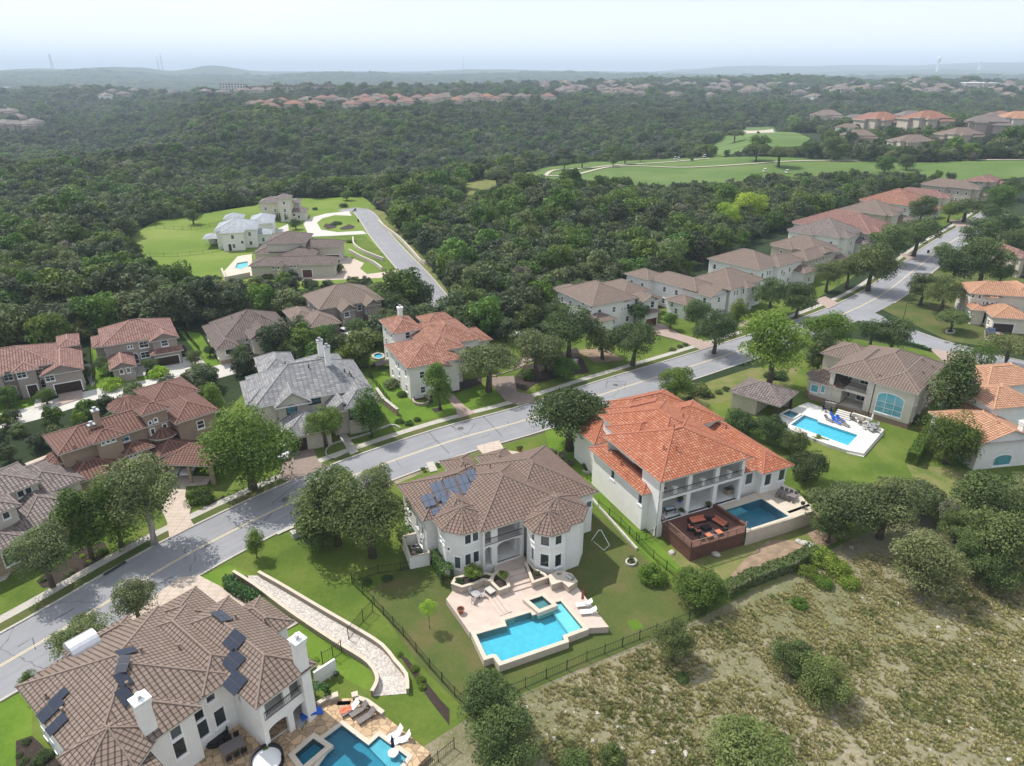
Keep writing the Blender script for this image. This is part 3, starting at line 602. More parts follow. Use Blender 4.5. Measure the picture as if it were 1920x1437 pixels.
# estate loop and drives
lo_ = pts('y3', [800, 300, 850, 265, 960, 235, 1130, 215, 1150, 250, 1030, 245, 940, 268, 900, 300, 930, 350, 1050, 368, 1230, 358, 1260, 380, 1000, 395, 860, 400, 800, 400, 780, 380, 830, 370])
sheet('estate_drive', lo_, M['concrete'], .045, 'white loop driveway of the estate homes', 'driveway')
sheet('estate_drive', pts('y3', [600, 350, 690, 310, 700, 370, 640, 400, 580, 400]), M['concrete'], .046, 'pale driveway between the white and the ranch home', 'driveway')
sheet('estate_drive', pts('y3', [620, 700, 760, 690, 800, 660, 960, 650, 1060, 640, 1060, 560, 1130, 545, 1240, 590, 1210, 630, 1260, 670, 1500, 640, 1560, 690, 1300, 700, 940, 715, 620, 720]), M['drive'], .047, 'tan driveway sweeping around the brown ranch home', 'driveway')
sheet('island_bed', pts('y3', [945, 330, 960, 305, 1040, 310, 1040, 335, 980, 348]), M['mulch'], .05, 'dark planting bed in the loop island', 'bed')
sheet('island_bed', pts('y3', [1060, 340, 1130, 310, 1175, 325, 1160, 345, 1080, 352]), M['mulch'], .05, 'second dark planting bed in the loop island', 'bed')
# golf course on the real slope of the land
GOLF = ats('p', [975, 328, 1030, 315, 1110, 305, 1250, 299, 1400, 296, 1560, 300, 1700, 308, 1920, 300, 2000, 300, 2000, 345, 1920, 334, 1840, 342, 1700, 335, 1560, 336, 1450, 343, 1360, 355, 1220, 358, 1110, 350, 1010, 346])
drape('fairway', GOLF, M['golf'], .4, 12, 'long bright fairway of the golf course', 'fairway'); EX.append(GOLF)
G2 = ats('p', [1310, 290, 1375, 250, 1400, 240, 1450, 238, 1500, 252, 1520, 262, 1500, 276, 1400, 285, 1340, 300])
drape('green', G2, M['golf'], .4, 12, 'upper golf green between the woods', 'golf green'); EX.append(G2)
drape('bare_ground', ats('p', [1392, 246, 1450, 243, 1452, 250, 1400, 252]), M['path'], .55, 12, 'tan dirt patch on the upper green', 'bare ground')
G3 = ats('p', [870, 345, 900, 335, 960, 350, 950, 370, 880, 400, 858, 380]); drape('clearing', G3, M['lawn_yellow'], .4, 12, 'dry clearing between woods and golf course', 'clearing'); EX.append(G3)
for lb, l in (('pale cart path looping over the fairway', [1022, 332, 1040, 322, 1100, 318, 1160, 312, 1260, 306, 1330, 300]), ('second branch of the cart path', [1022, 332, 1075, 331, 1140, 316, 1200, 314, 1290, 316, 1400, 311, 1500, 304, 1600, 304, 1750, 303, 1950, 302])):
    cl = smooth_line(ats('p', l), 8); mb = MB(); strip(mb, cl, 1.3, -1.3, 0, 0)
    V_ = np.array(mb.v); V_[:, 2] = terr(V_[:, 0], V_[:, 1])+.75; mb.v = [tuple(p) for p in V_]; tag(mb.build('cart_path', M['path']), lb, 'path', kind='structure')
drape('sand_bunker', ats('p', [1060, 352, 1110, 349, 1132, 352, 1120, 357, 1060, 358]), M['sand'], .6, 8, 'white sand bunker at the wood edge', 'bunker')
# ------------------------------------------------------------ houses
def roof_on(mb, x0, x1, y0, y1, ze, p, kind, T, th=.2, cap=True):
    """tiled roof over a rectangle of the house frame: hip 'h', gable with ridge along x 'gx' or y 'gy', flat pyramid 'h'"""
    k = math.tan(R(p)); W_, D_ = x1-x0, y1-y0
    if kind == 'gy': A, B = Vector(((x0+x1)/2, y0, ze+k*W_/2)), Vector(((x0+x1)/2, y1, ze+k*W_/2))
    elif kind == 'gx': A, B = Vector((x0, (y0+y1)/2, ze+k*D_/2)), Vector((x1, (y0+y1)/2, ze+k*D_/2))
    elif kind == 'gyf': A, B = Vector(((x0+x1)/2, y0, ze+k*W_/2)), Vector(((x0+x1)/2, y1-W_/2, ze+k*W_/2))
    elif W_ >= D_: A, B = Vector((x0+D_/2, (y0+y1)/2, ze+k*D_/2)), Vector((x1-D_/2, (y0+y1)/2, ze+k*D_/2))
    else: A, B = Vector(((x0+x1)/2, y0+W_/2, ze+k*W_/2)), Vector(((x0+x1)/2, y1-W_/2, ze+k*W_/2))
    c = [Vector((x0, y0, ze)), Vector((x1, y0, ze)), Vector((x1, y1, ze)), Vector((x0, y1, ze))]
    fs = []; caps = [(A, B)]
    alongx = abs(A.x-B.x) >= abs(A.y-B.y) and not kind.startswith('gy') and W_ >= D_ or kind == 'gx'
    if alongx:
        fs = [(c[0], c[1], B, A), (c[2], c[3], A, B)]
        if kind != 'gx': fs += [(c[1], c[2], B), (c[3], c[0], A)]; caps += [(c[0], A), (c[3], A), (c[1], B), (c[2], B)]
    else:
        fs = [(c[1], c[2], B, A), (c[3], c[0], A, B)]
        if kind == 'h': fs += [(c[0], c[1], A), (c[2], c[3], B)]; caps += [(c[0], A), (c[1], A), (c[2], B), (c[3], B)]
        if kind == 'gyf': fs += [(c[2], c[3], B)]; caps += [(c[2], B), (c[3], B)]
    planes(mb, fs, T); fascia(mb, c, T, th)
    if cap: ridge(mb, caps, T)
    if kind in ('gx', 'gy', 'gyf'): ridge(mb, [(c[0], A), (c[1], A)] if kind != 'gx' else [(c[0], A), (c[3], A), (c[1], B), (c[2], B)], T, .8)
    if kind == 'gy': ridge(mb, [(c[2], B), (c[3], B)], T, .8)
    return max(A.z, B.z)
def planes(mb, fs, T):
    for f in fs:
        a, b_ = f[0], f[1]; u = (b_-a).normalized(); n = u.cross(f[2]-a).normalized(); v = n.cross(u)
        mb.quad([T @ p for p in f], 0, [((p-a).dot(u)+a.x, (p-a).dot(v)) for p in f])
def fascia(mb, c, T, th):
    n = len(c)
    for i in range(n):
        a, b_ = c[i], c[(i+1) % n]; d = Vector((0, 0, th))
        mb.quad([T @ (a-d), T @ (b_-d), T @ b_, T @ a], 2)
    mb.quad([T @ (p-Vector((0, 0, th))) for p in c[::-1]], 2)
def ridge(mb, caps, T, s_=1.):
    for a, b_ in caps:
        if (b_-a).length < .3: continue
        a2, b2 = T @ a, T @ b_; d = b2-a2; q = d.to_track_quat('X', 'Z').to_matrix().to_4x4(); q = Matrix.Translation(a2) @ q; L_ = d.length; w_ = .14*s_
        P_ = [(-w_, -.03), (-w_*.6, .08), (w_*.6, .08), (w_, -.03)]
        for i in range(3):
            (y0, z0), (y1, z1) = P_[i], P_[i+1]; mb.quad([q @ Vector((0, y0, z0)), q @ Vector((0, y1, z1)), q @ Vector((L_, y1, z1)), q @ Vector((L_, y0, z0))][::-1], 1)
def cone_on(mb, cx, cy, r, n, ze, p, T, a0=0.):
    c = [Vector((cx+r*math.cos(a0+2*math.pi*i/n), cy+r*math.sin(a0+2*math.pi*i/n), ze)) for i in range(n)]; A = Vector((cx, cy, ze+r*math.tan(R(p))*math.cos(math.pi/n)))
    planes(mb, [(c[i], c[(i+1) % n], A) for i in range(n)], T); fascia(mb, c, T, .2); ridge(mb, [(q, A) for q in c], T, .7)
def arch_pts(s0, s1, zs, rise, n=10):
    c = (s0+s1)/2; h = (s1-s0)/2
    return [(c-h*math.cos(math.pi*i/n), zs+rise*math.sin(math.pi*i/n)) for i in range(n+1)]
def rise_of(k, w_): return {'a': w_/2, 'A': w_/2, 'l': w_*.18}.get(k, 0)
def wall_seg(mb, p0, p1, z0, z1, ops, m=0, mstone=None, zst=0):
    """a wall with real openings: (s0, s1, low, high, kind, depth)"""
    d = Vector(p1)-Vector(p0); L_ = d.length; d.normalize(); nrm = Vector((d.y, -d.x))
    def W(s_, z, o=0.): return (p0[0]+d.x*s_-nrm.x*o, p0[1]+d.y*s_-nrm.y*o, z)
    ops = [o for o in ops if o[0] > .05 and o[1] < L_-.05]
    xs = sorted({0., L_, *[o[0] for o in ops], *[o[1] for o in ops]}); zs = sorted({z0, z1, *([zst] if mstone is not None and z0 < zst < z1 else []), *[max(z0, o[2]) for o in ops], *[min(z1, o[3]) for o in ops]})
    for xa, xb in zip(xs, xs[1:]):
        for za, zb in zip(zs, zs[1:]):
            if zb-za < 1e-4 or xb-xa < 1e-4: continue
            cx, cz = (xa+xb)/2, (za+zb)/2
            if any(o[0] < cx < o[1] and o[2] < cz < o[3] for o in ops): continue
            mm = mstone if (mstone is not None and cz < zst) else m
            mb.quad([W(xa, za), W(xb, za), W(xb, zb), W(xa, zb)], mm, [(xa, za), (xb, za), (xb, zb), (xa, zb)])
    for o in ops:
        s0, s1, a, b_, k, dep = o; r = rise_of(k, s1-s0)
        if r:
            P_ = arch_pts(s0, s1, b_-r, r)
            for (xa, za), (xb, zb) in zip(P_, P_[1:]): mb.quad([W(xa, za), W(xb, zb), W(xb, b_), W(xa, b_)], m); mb.quad([W(xa, za), W(xa, za, dep), W(xb, zb, dep), W(xb, zb)], m)
        else: mb.quad([W(s0, b_), W(s0, b_, dep), W(s1, b_, dep), W(s1, b_)], m)
        mb.quad([W(s0, a), W(s0, a, dep), W(s0, b_-r, dep), W(s0, b_-r)][::-1], m); mb.quad([W(s1, a), W(s1, a, dep), W(s1, b_-r, dep), W(s1, b_-r)], m)
        mb.quad([W(s0, a), W(s1, a), W(s1, a, dep), W(s0, a, dep)], m)
HOUSES = []
class House:
    def __init__(s, name, label, yaw, origin, wallm, roofk, group=None, trim='trimwhite', stone=None, zst=0, gdoor='garage', fascia_='fascia', cat='house', ov=.6, z0=0., pane='glass', frame='trimwhite', winlod=0):
        s.yaw = R(yaw); s.o = Vector((origin[0], origin[1], z0)); s.T = Matrix.Rotation(0, 4, 'Z'); s.root = empty(name, (origin[0], origin[1], z0), s.yaw, label, cat, group)
        s.wm = wallm; s.rk = roofk; s.ov = ov; s.segs = []; s.rects = []; s.walls = MB(); s.roof = MB(); s.st = stone; s.zst = zst; s.z0 = z0; s.fm = fascia_; s.n = 0; s.g = gdoor; s.pane = pane; s.frame = frame; s.lod = winlod
        s.extra = []; HOUSES.append(s)
    def loc(s, p, z=0): # world -> house frame
        v = Vector((p[0]-s.o.x, p[1]-s.o.y)); c, q = math.cos(-s.yaw), math.sin(-s.yaw); return Vector((v.x*c-v.y*q, v.x*q+v.y*c, z-s.z0))
    def L(s, v, x, y, z): return s.loc(at(v, x, y, z), z)
    def rect(s, v, l, ze, e=(0, 0, 0, 0)):
        P_ = [s.L(v, l[i], l[i+1], ze) for i in range(0, len(l), 2)]
        return min(p.x for p in P_)-e[0], max(p.x for p in P_)+e[1], min(p.y for p in P_)-e[2], max(p.y for p in P_)+e[3]
    def wing(s, v, l, ze, p=22, kind='h', e=(0, 0, 0, 0), walls='fblr', z0=0., stone=None, roof=True, xy=None, wallz=None):
        x0, x1, y0, y1 = xy if xy else s.rect(v, l, ze, e); j = s.n*.011; s.n += 1; ze = ze-s.z0+j*.6
        if roof: roof_on(s.roof, x0, x1, y0, y1, ze, p, kind, Matrix())
        o = s.ov+j; a, b_, c, d = x0+o, x1-o, y0+o, y1-o; s.rects.append((a, b_, c, d, ze, z0)); zw = ze+.03
        if kind in ('gy', 'gyf', 'gx'):
            k = math.tan(R(p)); oo = s.ov*.45 if s.ov > .3 else .05
        for key, p0, p1 in (('f', (a, c), (b_, c)), ('r', (b_, c), (b_, d)), ('b', (b_, d), (a, d)), ('l', (a, d), (a, c))):
            if key in walls: s.segs.append(dict(p0=p0, p1=p1, z0=z0, z1=zw, ops=[], w=len(s.rects)-1, key=key, st=stone if stone is not None else s.zst))
        k = math.tan(R(p))
        if kind in ('gy', 'gyf'):
            m_ = (a+b_)/2; h = k*((x1-x0)/2)-.03
            for yy in ((c,) if kind == 'gyf' else (c, d)): s.walls.quad([(a, yy, zw), (b_, yy, zw), (b_, yy, zw+k*o-.05), (m_, yy, ze+h), (a, yy, zw+k*o-.05)][::(1 if yy == c else -1)], 0)
        if kind == 'gx':
            m_ = (c+d)/2; h = k*((y1-y0)/2)-.03
            for xx in (a, b_): s.walls.quad([(xx, c, zw), (xx, d, zw), (xx, d, zw+k*o-.05), (xx, m_, ze+h), (xx, c, zw+k*o-.05)][::(1 if xx == b_ else -1)], 0)
        return (x0, x1, y0, y1)
    def turret(s, v, x, y, r, n, ze, p=25, a0=None, z0=0., wr=None):
        c = s.L(v, x, y, ze); a0 = math.pi/n if a0 is None else R(a0); ze -= s.z0
        cone_on(s.roof, c.x, c.y, r, n, ze, p, Matrix(), a0); wr = wr or r-s.ov
        q = [(c.x+wr*math.cos(a0+2*math.pi*i/n), c.y+wr*math.sin(a0+2*math.pi*i/n)) for i in range(n)]
        for i in range(n): s.segs.append(dict(p0=q[i], p1=q[(i+1) % n], z0=z0, z1=ze+.03, ops=[], w=-1, key='t', st=s.zst))
        return c
    def hit(s, v, x, y):
        """which wall, and where on it, a photo point falls"""
        d = ray(v, x, y); o = s.loc((0, 0)); c, q = math.cos(-s.yaw), math.sin(-s.yaw); dx, dy = d.x*c-d.y*q, d.x*q+d.y*c; best = None
        for sg in s.segs:
            (ax, ay), (bx, by) = sg['p0'], sg['p1']; ex, ey = bx-ax, by-ay; L_ = math.hypot(ex, ey)
            if (ey*dx-ex*dy) >= 0: continue
            den = dx*ey-dy*ex
            if abs(den) < 1e-9: continue
            t_ = ((ax-o.x)*ey-(ay-o.y)*ex)/den; px_, py_ = o.x+dx*t_, o.y+dy*t_; s_ = ((px_-ax)*ex+(py_-ay)*ey)/L_; z = CAMH-s.z0+d.z*t_
            if t_ > 0 and 0 < s_ < L_ and sg['z0']-.6 < z < sg['z1']+.9 and (best is None or t_ < best[0]): best = (t_, sg, s_, z)
        return best
    def op(s, v, x, y, w_, h_, k='w', zc=None, dep=.14, **kw):
        b_ = s.hit(v, x, y)
        if not b_: return False
        _, sg, q, z = b_; z = zc if zc is not None else z; L_ = math.dist(sg['p0'], sg['p1'])
        z = max(sg['z0']+h_/2+(.02 if k in 'gdoO' else .35), min(z, sg['z1']-h_/2-.15))
        if k in 'gd': z = sg['z0']+h_/2+.02
        if L_ < w_+.3: w_ = L_-.3
        if w_ < .25: return False
        q = max(w_/2+.12, min(q, L_-w_/2-.12))
        return s.put(sg, q, z, w_, h_, k, dep, **kw)
    def put(s, sg, q, z, w_, h_, k, dep=.14, **kw):
        n = (q-w_/2, q+w_/2, z-h_/2, z+h_/2, k if k in 'aAl' else ('l' if kw.get('low') else k), dep)
        for o in sg['ops']:
            if n[0] < o[1]+.06 and n[1] > o[0]-.06 and n[2] < o[3]+.06 and n[3] > o[2]-.06: return False
        sg['ops'].append(n); s.extra.append((sg, n, k, kw)); return True
    def covered(s, sg, q, z):
        (ax, ay), (bx, by) = sg['p0'], sg['p1']; L_ = math.dist(sg['p0'], sg['p1']); dx, dy = (bx-ax)/L_, (by-ay)/L_; x, y = ax+dx*q+dy*.12, ay+dy*q-dx*.12
        return any(i != sg['w'] and r[0]-.2 < x < r[1]+.2 and r[2]-.2 < y < r[3]+.2 and z < r[4]+.9 and z > r[5]-.5 for i, r in enumerate(s.rects))
    def auto(s, keys='fblr', step=3.4, w_=1.1, h_=1.5, floors=None, tall=1.8, k='w'):
        for sg in s.segs:
            if sg['key'] not in keys: continue
            L_ = math.dist(sg['p0'], sg['p1']); n = int(L_/step); H_ = sg['z1']-sg['z0']
            if n < 1 or L_ < 1.8: continue
            fl = [sg['z0']+1.65] if H_ < 5 else [1.7, 4.95] if H_ < 8.5 else [1.7, 4.95, 8.1]
            for z in fl:
                if z+h_/2 > sg['z1']-.3: continue
                for i in range(n):
                    q = L_*(i+.5)/n
                    if all(not s.covered(sg, q+t_*w_/2, z) for t_ in (-1, 0, 1)): s.put(sg, q, z, w_, h_, k)
    def roofhit(s, v, x, y):
        if not hasattr(s, 'bvh'): s.bvh = BVHTree.FromPolygons([Vector(p) for p in s.roof.v], s.roof.f)
        d = ray(v, x, y).normalized(); o = s.loc((0, 0)); o.z = CAMH-s.z0; c, q = math.cos(-s.yaw), math.sin(-s.yaw)
        p, n, i, t_ = s.bvh.ray_cast(o, Vector((d.x*c-d.y*q, d.x*q+d.y*c, d.z)))
        return (p, n if n is None or n.z > 0 else -n)
    def solar(s, v, x, y, w_, h_, m='solar', cols=1, rows=1, pn=None):
        p, n = pn or s.roofhit(v, x, y)
        if p is None: return
        u = Vector((0, 0, 1)).cross(n).normalized(); vv = n.cross(u); mb = MB(); q = Matrix((u, vv, n)).transposed().to_4x4(); q = Matrix.Translation(p+n*.16) @ q
        mb.box(-w_/2, w_/2, -h_/2, h_/2, -.04, 0, 1, q)
        for i in range(cols):
            for j in range(rows):
                a, b_ = -w_/2+w_*i/cols+.03, -w_/2+w_*(i+1)/cols-.03; c, d = -h_/2+h_*j/rows+.03, -h_/2+h_*(j+1)/rows-.03
                mb.quad([q @ Vector(k) for k in ((a, c, .006), (b_, c, .006), (b_, d, .006), (a, d, .006))], 0)
        for a in (-w_/2+.3, w_/2-.3): mb.box(a-.04, a+.04, -h_/2+.1, h_/2-.1, -.16, -.041, 1, q)
        mb.build('solar_panel', [M[m], M['frame_dark']], s.root)
    def chimney(s, v, x, y, w_, d_, h_, m='white', cap='trimwhite', pot=True, down=3.):
        p, n = s.roofhit(v, x, y)
        if p is None: return
        mb = MB(); T = Matrix.Translation(p); mb.box(-w_/2, w_/2, -d_/2, d_/2, -down, h_, 0, T); mb.box(-w_/2-.09, w_/2+.09, -d_/2-.09, d_/2+.09, h_-.45, h_-.25, 0, T)
        mb.box(-w_/2-.16, w_/2+.16, -d_/2-.16, d_/2+.16, h_, h_+.14, 1, T); o = mb.build('chimney', [M[m], M[cap]], s.root)
        if pot: q = MB(); q.lathe(p+Vector((0, 0, h_+.14)), [(.2, 0), (.2, .38), (.3, .4), (.3, .5)], 12); q.build('chimney_pot', M['steel'], o)
    def vent(s, v, x, y, h_=.5, r=.08, m=None):
        p, n = s.roofhit(v, x, y)
        if p is None: return
        mb = MB(); mb.lathe(p, [(r*1.8, -.1), (r*1.8, .06), (r, .1), (r, h_), (r*1.5, h_), (r*1.5, h_+.1)], 8); mb.build('vent_pipe', M[m or s.rk+'_cap'], s.root)
    def rail(s, sg_pts, z, h=1., m='iron', gap=.16):
        mb = MB()
        for a, b_ in zip(sg_pts, sg_pts[1:]):
            a = Vector((a[0], a[1], z)); b_ = Vector((b_[0], b_[1], z)); L_ = (b_-a).length; n = max(2, int(L_/gap))
            mb.bar(a+Vector((0, 0, h)), b_+Vector((0, 0, h)), .06); mb.bar(a+Vector((0, 0, .1)), b_+Vector((0, 0, .1)), .04)
            for i in range(n+1): p = a.lerp(b_, i/n); mb.bar(p, p+Vector((0, 0, h)), .022)
        mb.build('balcony_railing', M[m], s.root)
    def done(s, ridge_cap=True):
        mats = [M[s.wm], M[s.st or s.wm]]
        for sg in s.segs: wall_seg(s.walls, sg['p0'], sg['p1'], sg['z0'], sg['z1'], sg['ops'], 0, 1 if s.st else None, sg['st'])
        s.walls.build('wall', mats, s.root)
        s.roof.build('roof', [M[s.rk], M[s.rk+'_cap'], M[s.fm]], s.root)
        cache = {}
        for sg, (s0, s1, a, b_, kk, dep), k, kw in s.extra:
            if k in 'oO': continue
            w_, h_ = s1-s0, b_-a; d = Vector(sg['p1'])-Vector(sg['p0']); d.normalize(); P0 = Vector(sg['p0'])+d*((s0+s1)/2); ang = math.atan2(d.y, d.x)
            rz = rise_of(kk, w_); key = (round(w_, 2), round(h_, 2), k, kk, tuple(sorted(kw.items())))
            def place(o, par): o.parent = par; return o
            if key in cache:
                o = copy_tree(cache[key], s.root); o.location = (P0.x, P0.y, a); o.rotation_euler = (0, 0, ang); continue
            fr = MB(); pn = MB(); f = .09 if k in 'waAl' else .13; nm = {'g': 'garage_door', 'd': 'door'}.get(k, 'window')
            fm = M[kw.get('frame', s.frame)]; pm = M[kw.get('pane', s.pane)]
            if k in 'gd':
                pm = M[kw.get('door', s.g if k == 'g' else 'garage')]
            def outline(i): # inset outline, counterclockwise from lower left (x,z)
                if rz: r = [(x*(1-2*i/w_), z-i) for x, z in [(x-0, z) for x, z in arch_pts(-w_/2, w_/2, h_-rz, rz)]]; return [(-w_/2+i, i if k not in 'gd' else 0)]+r+[(w_/2-i, i if k not in 'gd' else 0)]
                return [(-w_/2+i, i if k not in 'gd' else 0), (-w_/2+i, h_-i), (w_/2-i, h_-i), (w_/2-i, i if k not in 'gd' else 0)]
            O_, I_ = outline(-.05), outline(f)
            for j in range(len(O_)):
                a1, a2 = O_[j], O_[(j+1) % len(O_)]; b1, b2 = I_[j], I_[(j+1) % len(O_)]
                if k in 'gd' and j == len(O_)-1: continue
                fr.quad([(a1[0], -.045, a1[1]), (b1[0], -.045, b1[1]), (b2[0], -.045, b2[1]), (a2[0], -.045, a2[1])][::-1]); fr.quad([(b1[0], -.045, b1[1]), (b1[0], .1, b1[1]), (b2[0], .1, b2[1]), (b2[0], -.045, b2[1])][::-1])
                fr.quad([(a1[0], -.045, a1[1]), (a2[0], -.045, a2[1]), (a2[0], .02, a2[1]), (a1[0], .02, a1[1])][::-1])
            nm_ = kw.get('cols', 2 if w_ > 1.5 else 1); nr_ = kw.get('rows', 2 if h_ > 1.3 else 1)
            if k in 'waAl' and s.lod == 0:
                for i in range(1, nm_): x = -w_/2+w_*i/nm_; fr.box(x-.035, x+.035, .0, .08, f, h_-f-rz*.05)
                for i in range(1, nr_): z = (h_-rz)*i/nr_ if rz else h_*i/nr_; fr.box(-w_/2+f, w_/2-f, .005, .075, z-.03, z+.03)
                fr.box(-w_/2-.12, w_/2+.12, -.11, -.046, -.14, -.04)
            fo = fr.build(nm, fm, s.root, (P0.x, P0.y, a)); fo.rotation_euler = (0, 0, ang)
            I2 = outline(.02); pn.quad([(x, .09, z) for x, z in I2][::-1][::1], 0)
            if k == 'g':
                for i in range(1, 5): pn.box(-w_/2+.1, w_/2-.1, .05, .085, h_*i/5-.02, h_*i/5+.02)
                for i in range(1, 8): x = -w_/2+w_*i/8; pn.box(x-.015, x+.015, .055, .085, .05, h_-.15)
            pn.build('pane' if nm == 'window' else 'door_leaf' if k == 'd' else 'door_panel', pm, fo)
            cache[key] = fo
        return s
def box_part(h, name, x0, x1, y0, y1, z0, z1, m):
    mb = MB(); mb.box(x0, x1, y0, y1, z0, z1); return mb.build(name, M[m] if isinstance(m, str) else m, h.root)
def newhouse(label, yaw, v, x, y, wallm, roofk, name='house', **k):
    h = House(name, label, yaw, at(v, x, y), wallm, roofk, **k); y_ = R(yaw); h.uv0 = (h.o.x*math.cos(y_)+h.o.y*math.sin(y_), -h.o.x*math.sin(y_)+h.o.y*math.cos(y_)); return h
def wu(h, u0, u1, v0, v1, ze, p=22, kind='h', **k): return h.wing(None, None, ze, p, kind, xy=(u0-h.uv0[0], u1-h.uv0[0], v0-h.uv0[1], v1-h.uv0[1]), **k)
def seg_of(h, i, key): return [s for s in h.segs if s['w'] == i and s['key'] == key][0]
def recess(h, i, key, depth, slabs, ops=(), floor=0.):
    """the room behind an open wall: a back wall with its own windows, and floors"""
    sg = seg_of(h, i, key); p0, p1 = Vector(sg['p0']), Vector(sg['p1']); d = (p1-p0).normalized(); inn = Vector((-d.y, d.x)); a, b_ = p0+inn*depth, p1+inn*depth
    n = dict(p0=tuple(a), p1=tuple(b_), z0=floor, z1=sg['z1'], ops=[], w=-1, key='i', st=0); h.segs.append(n)
    for q, z, w_, hh, k in ops: h.put(n, q, z, w_, hh, k)
    for p, q in ((p0, a), (b_, p1)): h.segs.append(dict(p0=tuple(p+d*(.02 if p is p0 else 0)+inn*.16) if p is p0 else tuple(p-d*.02), p1=tuple(q+d*.02) if p is p0 else tuple(q-d*.02+inn*.16), z0=floor, z1=sg['z1'], ops=[], w=-1, key='i', st=0))
    h.segs[-2]['p0'], h.segs[-2]['p1'] = h.segs[-2]['p0'], h.segs[-2]['p1']
    for z0, z1 in slabs:
        T = Matrix.Translation((*p0, 0)) @ Matrix.Rotation(math.atan2(d.y, d.x), 4, 'Z'); h.walls.box(.03, (p1-p0).length-.03, .17, depth-.01, z0, z1, 0, T)
    return n

# ================= the brown roofed house with the fenced pool yard
A = newhouse('white stucco house with brown tiled roof, grey solar panels and fenced pool yard behind', 28, 'v1', 600, 830, 'white', 'brown', stone=None)
ou, ov_ = 33.8, 63.57   # rotated coordinates of (0, 72)
def wa(u0, u1, v0, v1, ze, **k): return wu(A, ou+u0, ou+u1, ov_+v0, ov_+v1, ze, **k)
wa(1.5, 15, 2.5, 17.2, 6.8, p=24)
wa(-9.2, 3, 7.2, 17.2, 6.9, p=27)
wa(-3.9, 3.3, 1.1, 13.5, 7.3, roof=False)
wa(-7.2, -1, 4.8, 13, 7.2, p=22)
wa(-4.0, 9.6, 1.1, 15.5, 7.32, p=22, walls='')
A.wing('v1', [325, 218, 498, 190], 4.2, 22, e=(0, 0, 3, 2))
A.wing('v1', [520, 195, 700, 160], 6.0, 22, e=(0, 0, 3, 2.2))
def tur(u, v, r, n, ze, p, a0=None): 
    c = (ou+u-A.uv0[0], ov_+v-A.uv0[1]); cone_on(A.roof, c[0], c[1], r, n, ze, p, Matrix(), R(a0)); wr = r-.55
    q = [(c[0]+wr*math.cos(R(a0)+2*math.pi*i/n), c[1]+wr*math.sin(R(a0)+2*math.pi*i/n)) for i in range(n)]
    for i in range(n): A.segs.append(dict(p0=q[i], p1=q[(i+1) % n], z0=0, z1=ze+.03, ops=[], w=-1, key='t', st=0))
tur(7.2, 1.0, 4.3, 8, 7.35, 26, 22.5); tur(4.9, -.7, 3.3, 8, 7.28, 28, 22.5); tur(-4.5, 5.3, 3.8, 8, 7.24, 25, 22.5)
sgA = seg_of(A, 2, 'f'); LA = math.dist(sgA['p0'], sgA['p1'])
for q, z, w_, hh, k in ((.75, 5.75, .9, 2.0, 'o'), (3.75, 5.7, 3.3, 2.3, 'o'), (.75, 2.7, .95, 3.0, 'a'), (3.75, 2.75, 3.4, 3.3, 'l')):
    A.put(sgA, q, z, w_, hh, k if k == 'o' else k, .35); 
    if k in 'al': A.extra.pop()
recess(A, 2, 'f', 5.6, [(4.15, 4.5), (.6, 1.1)], [(1.3, 5.7, 1.4, 1.9, 'w'), (3.6, 5.7, 1.8, 1.9, 'w'), (1.3, 2.4, 1.4, 2.3, 'w'), (3.7, 2.4, 2.2, 2.3, 'w')])
A.rail([(sgA['p0'][0]+.3, sgA['p0'][1]-.05), (sgA['p1'][0]-.3, sgA['p1'][1]-.05)], 4.5)
for x, y, w_, hh in ((452, 605, 1.0, 1.75), (493, 590, .95, 1.7), (397, 735, .95, 2.0), (452, 718, .95, 1.9), (497, 702, .95, 1.9), (808, 585, .8, 1.7), (868, 605, 1.25, 1.9), (941, 603, 1.1, 1.9), (808, 692, .8, 2.1), (865, 722, 1.25, 2.1), (938, 722, 1.1, 2.1),
                   (308, 605, .5, .6), (328, 632, .5, .6), (348, 660, .5, .6), (208, 560, .9, 1.6), (180, 520, .9, 1.5)): A.op('v1', x, y, w_, hh, 'w', rows=1, cols=1, frame='trimwhite')
A.op('v1', 1105, 420, 1.0, 1.2)
for u, v_, w_, hh, up in ((-7.4, 9.6, 1.6, 1.9, 0), (-5.55, 10.4, 1.62, 3.0, 0), (-3.7, 10.4, 1.62, 3.0, 0), (-1.85, 10.4, 1.62, 3.0, .05), (-.3, 11.2, 1.3, 1.9, .1), (-6.7, 7.9, 1.9, 1.0, .1), (-5.0, 8.5, 1.8, 1.9, .3)):
    A.solar(0, 0, 0, w_, hh, 'solargrey', 2, 2, (Vector((ou+u-A.uv0[0], ov_+v_-A.uv0[1], 6.9+.51*(v_-7.2)+up)), Vector((0, -math.sin(R(27)), math.cos(R(27))))))
for x, y in ((440, 225), (475, 235), (490, 245), (572, 225)): A.vent('v1', x, y, .7, .09)
A.auto('bl', 3.6)
A.done()

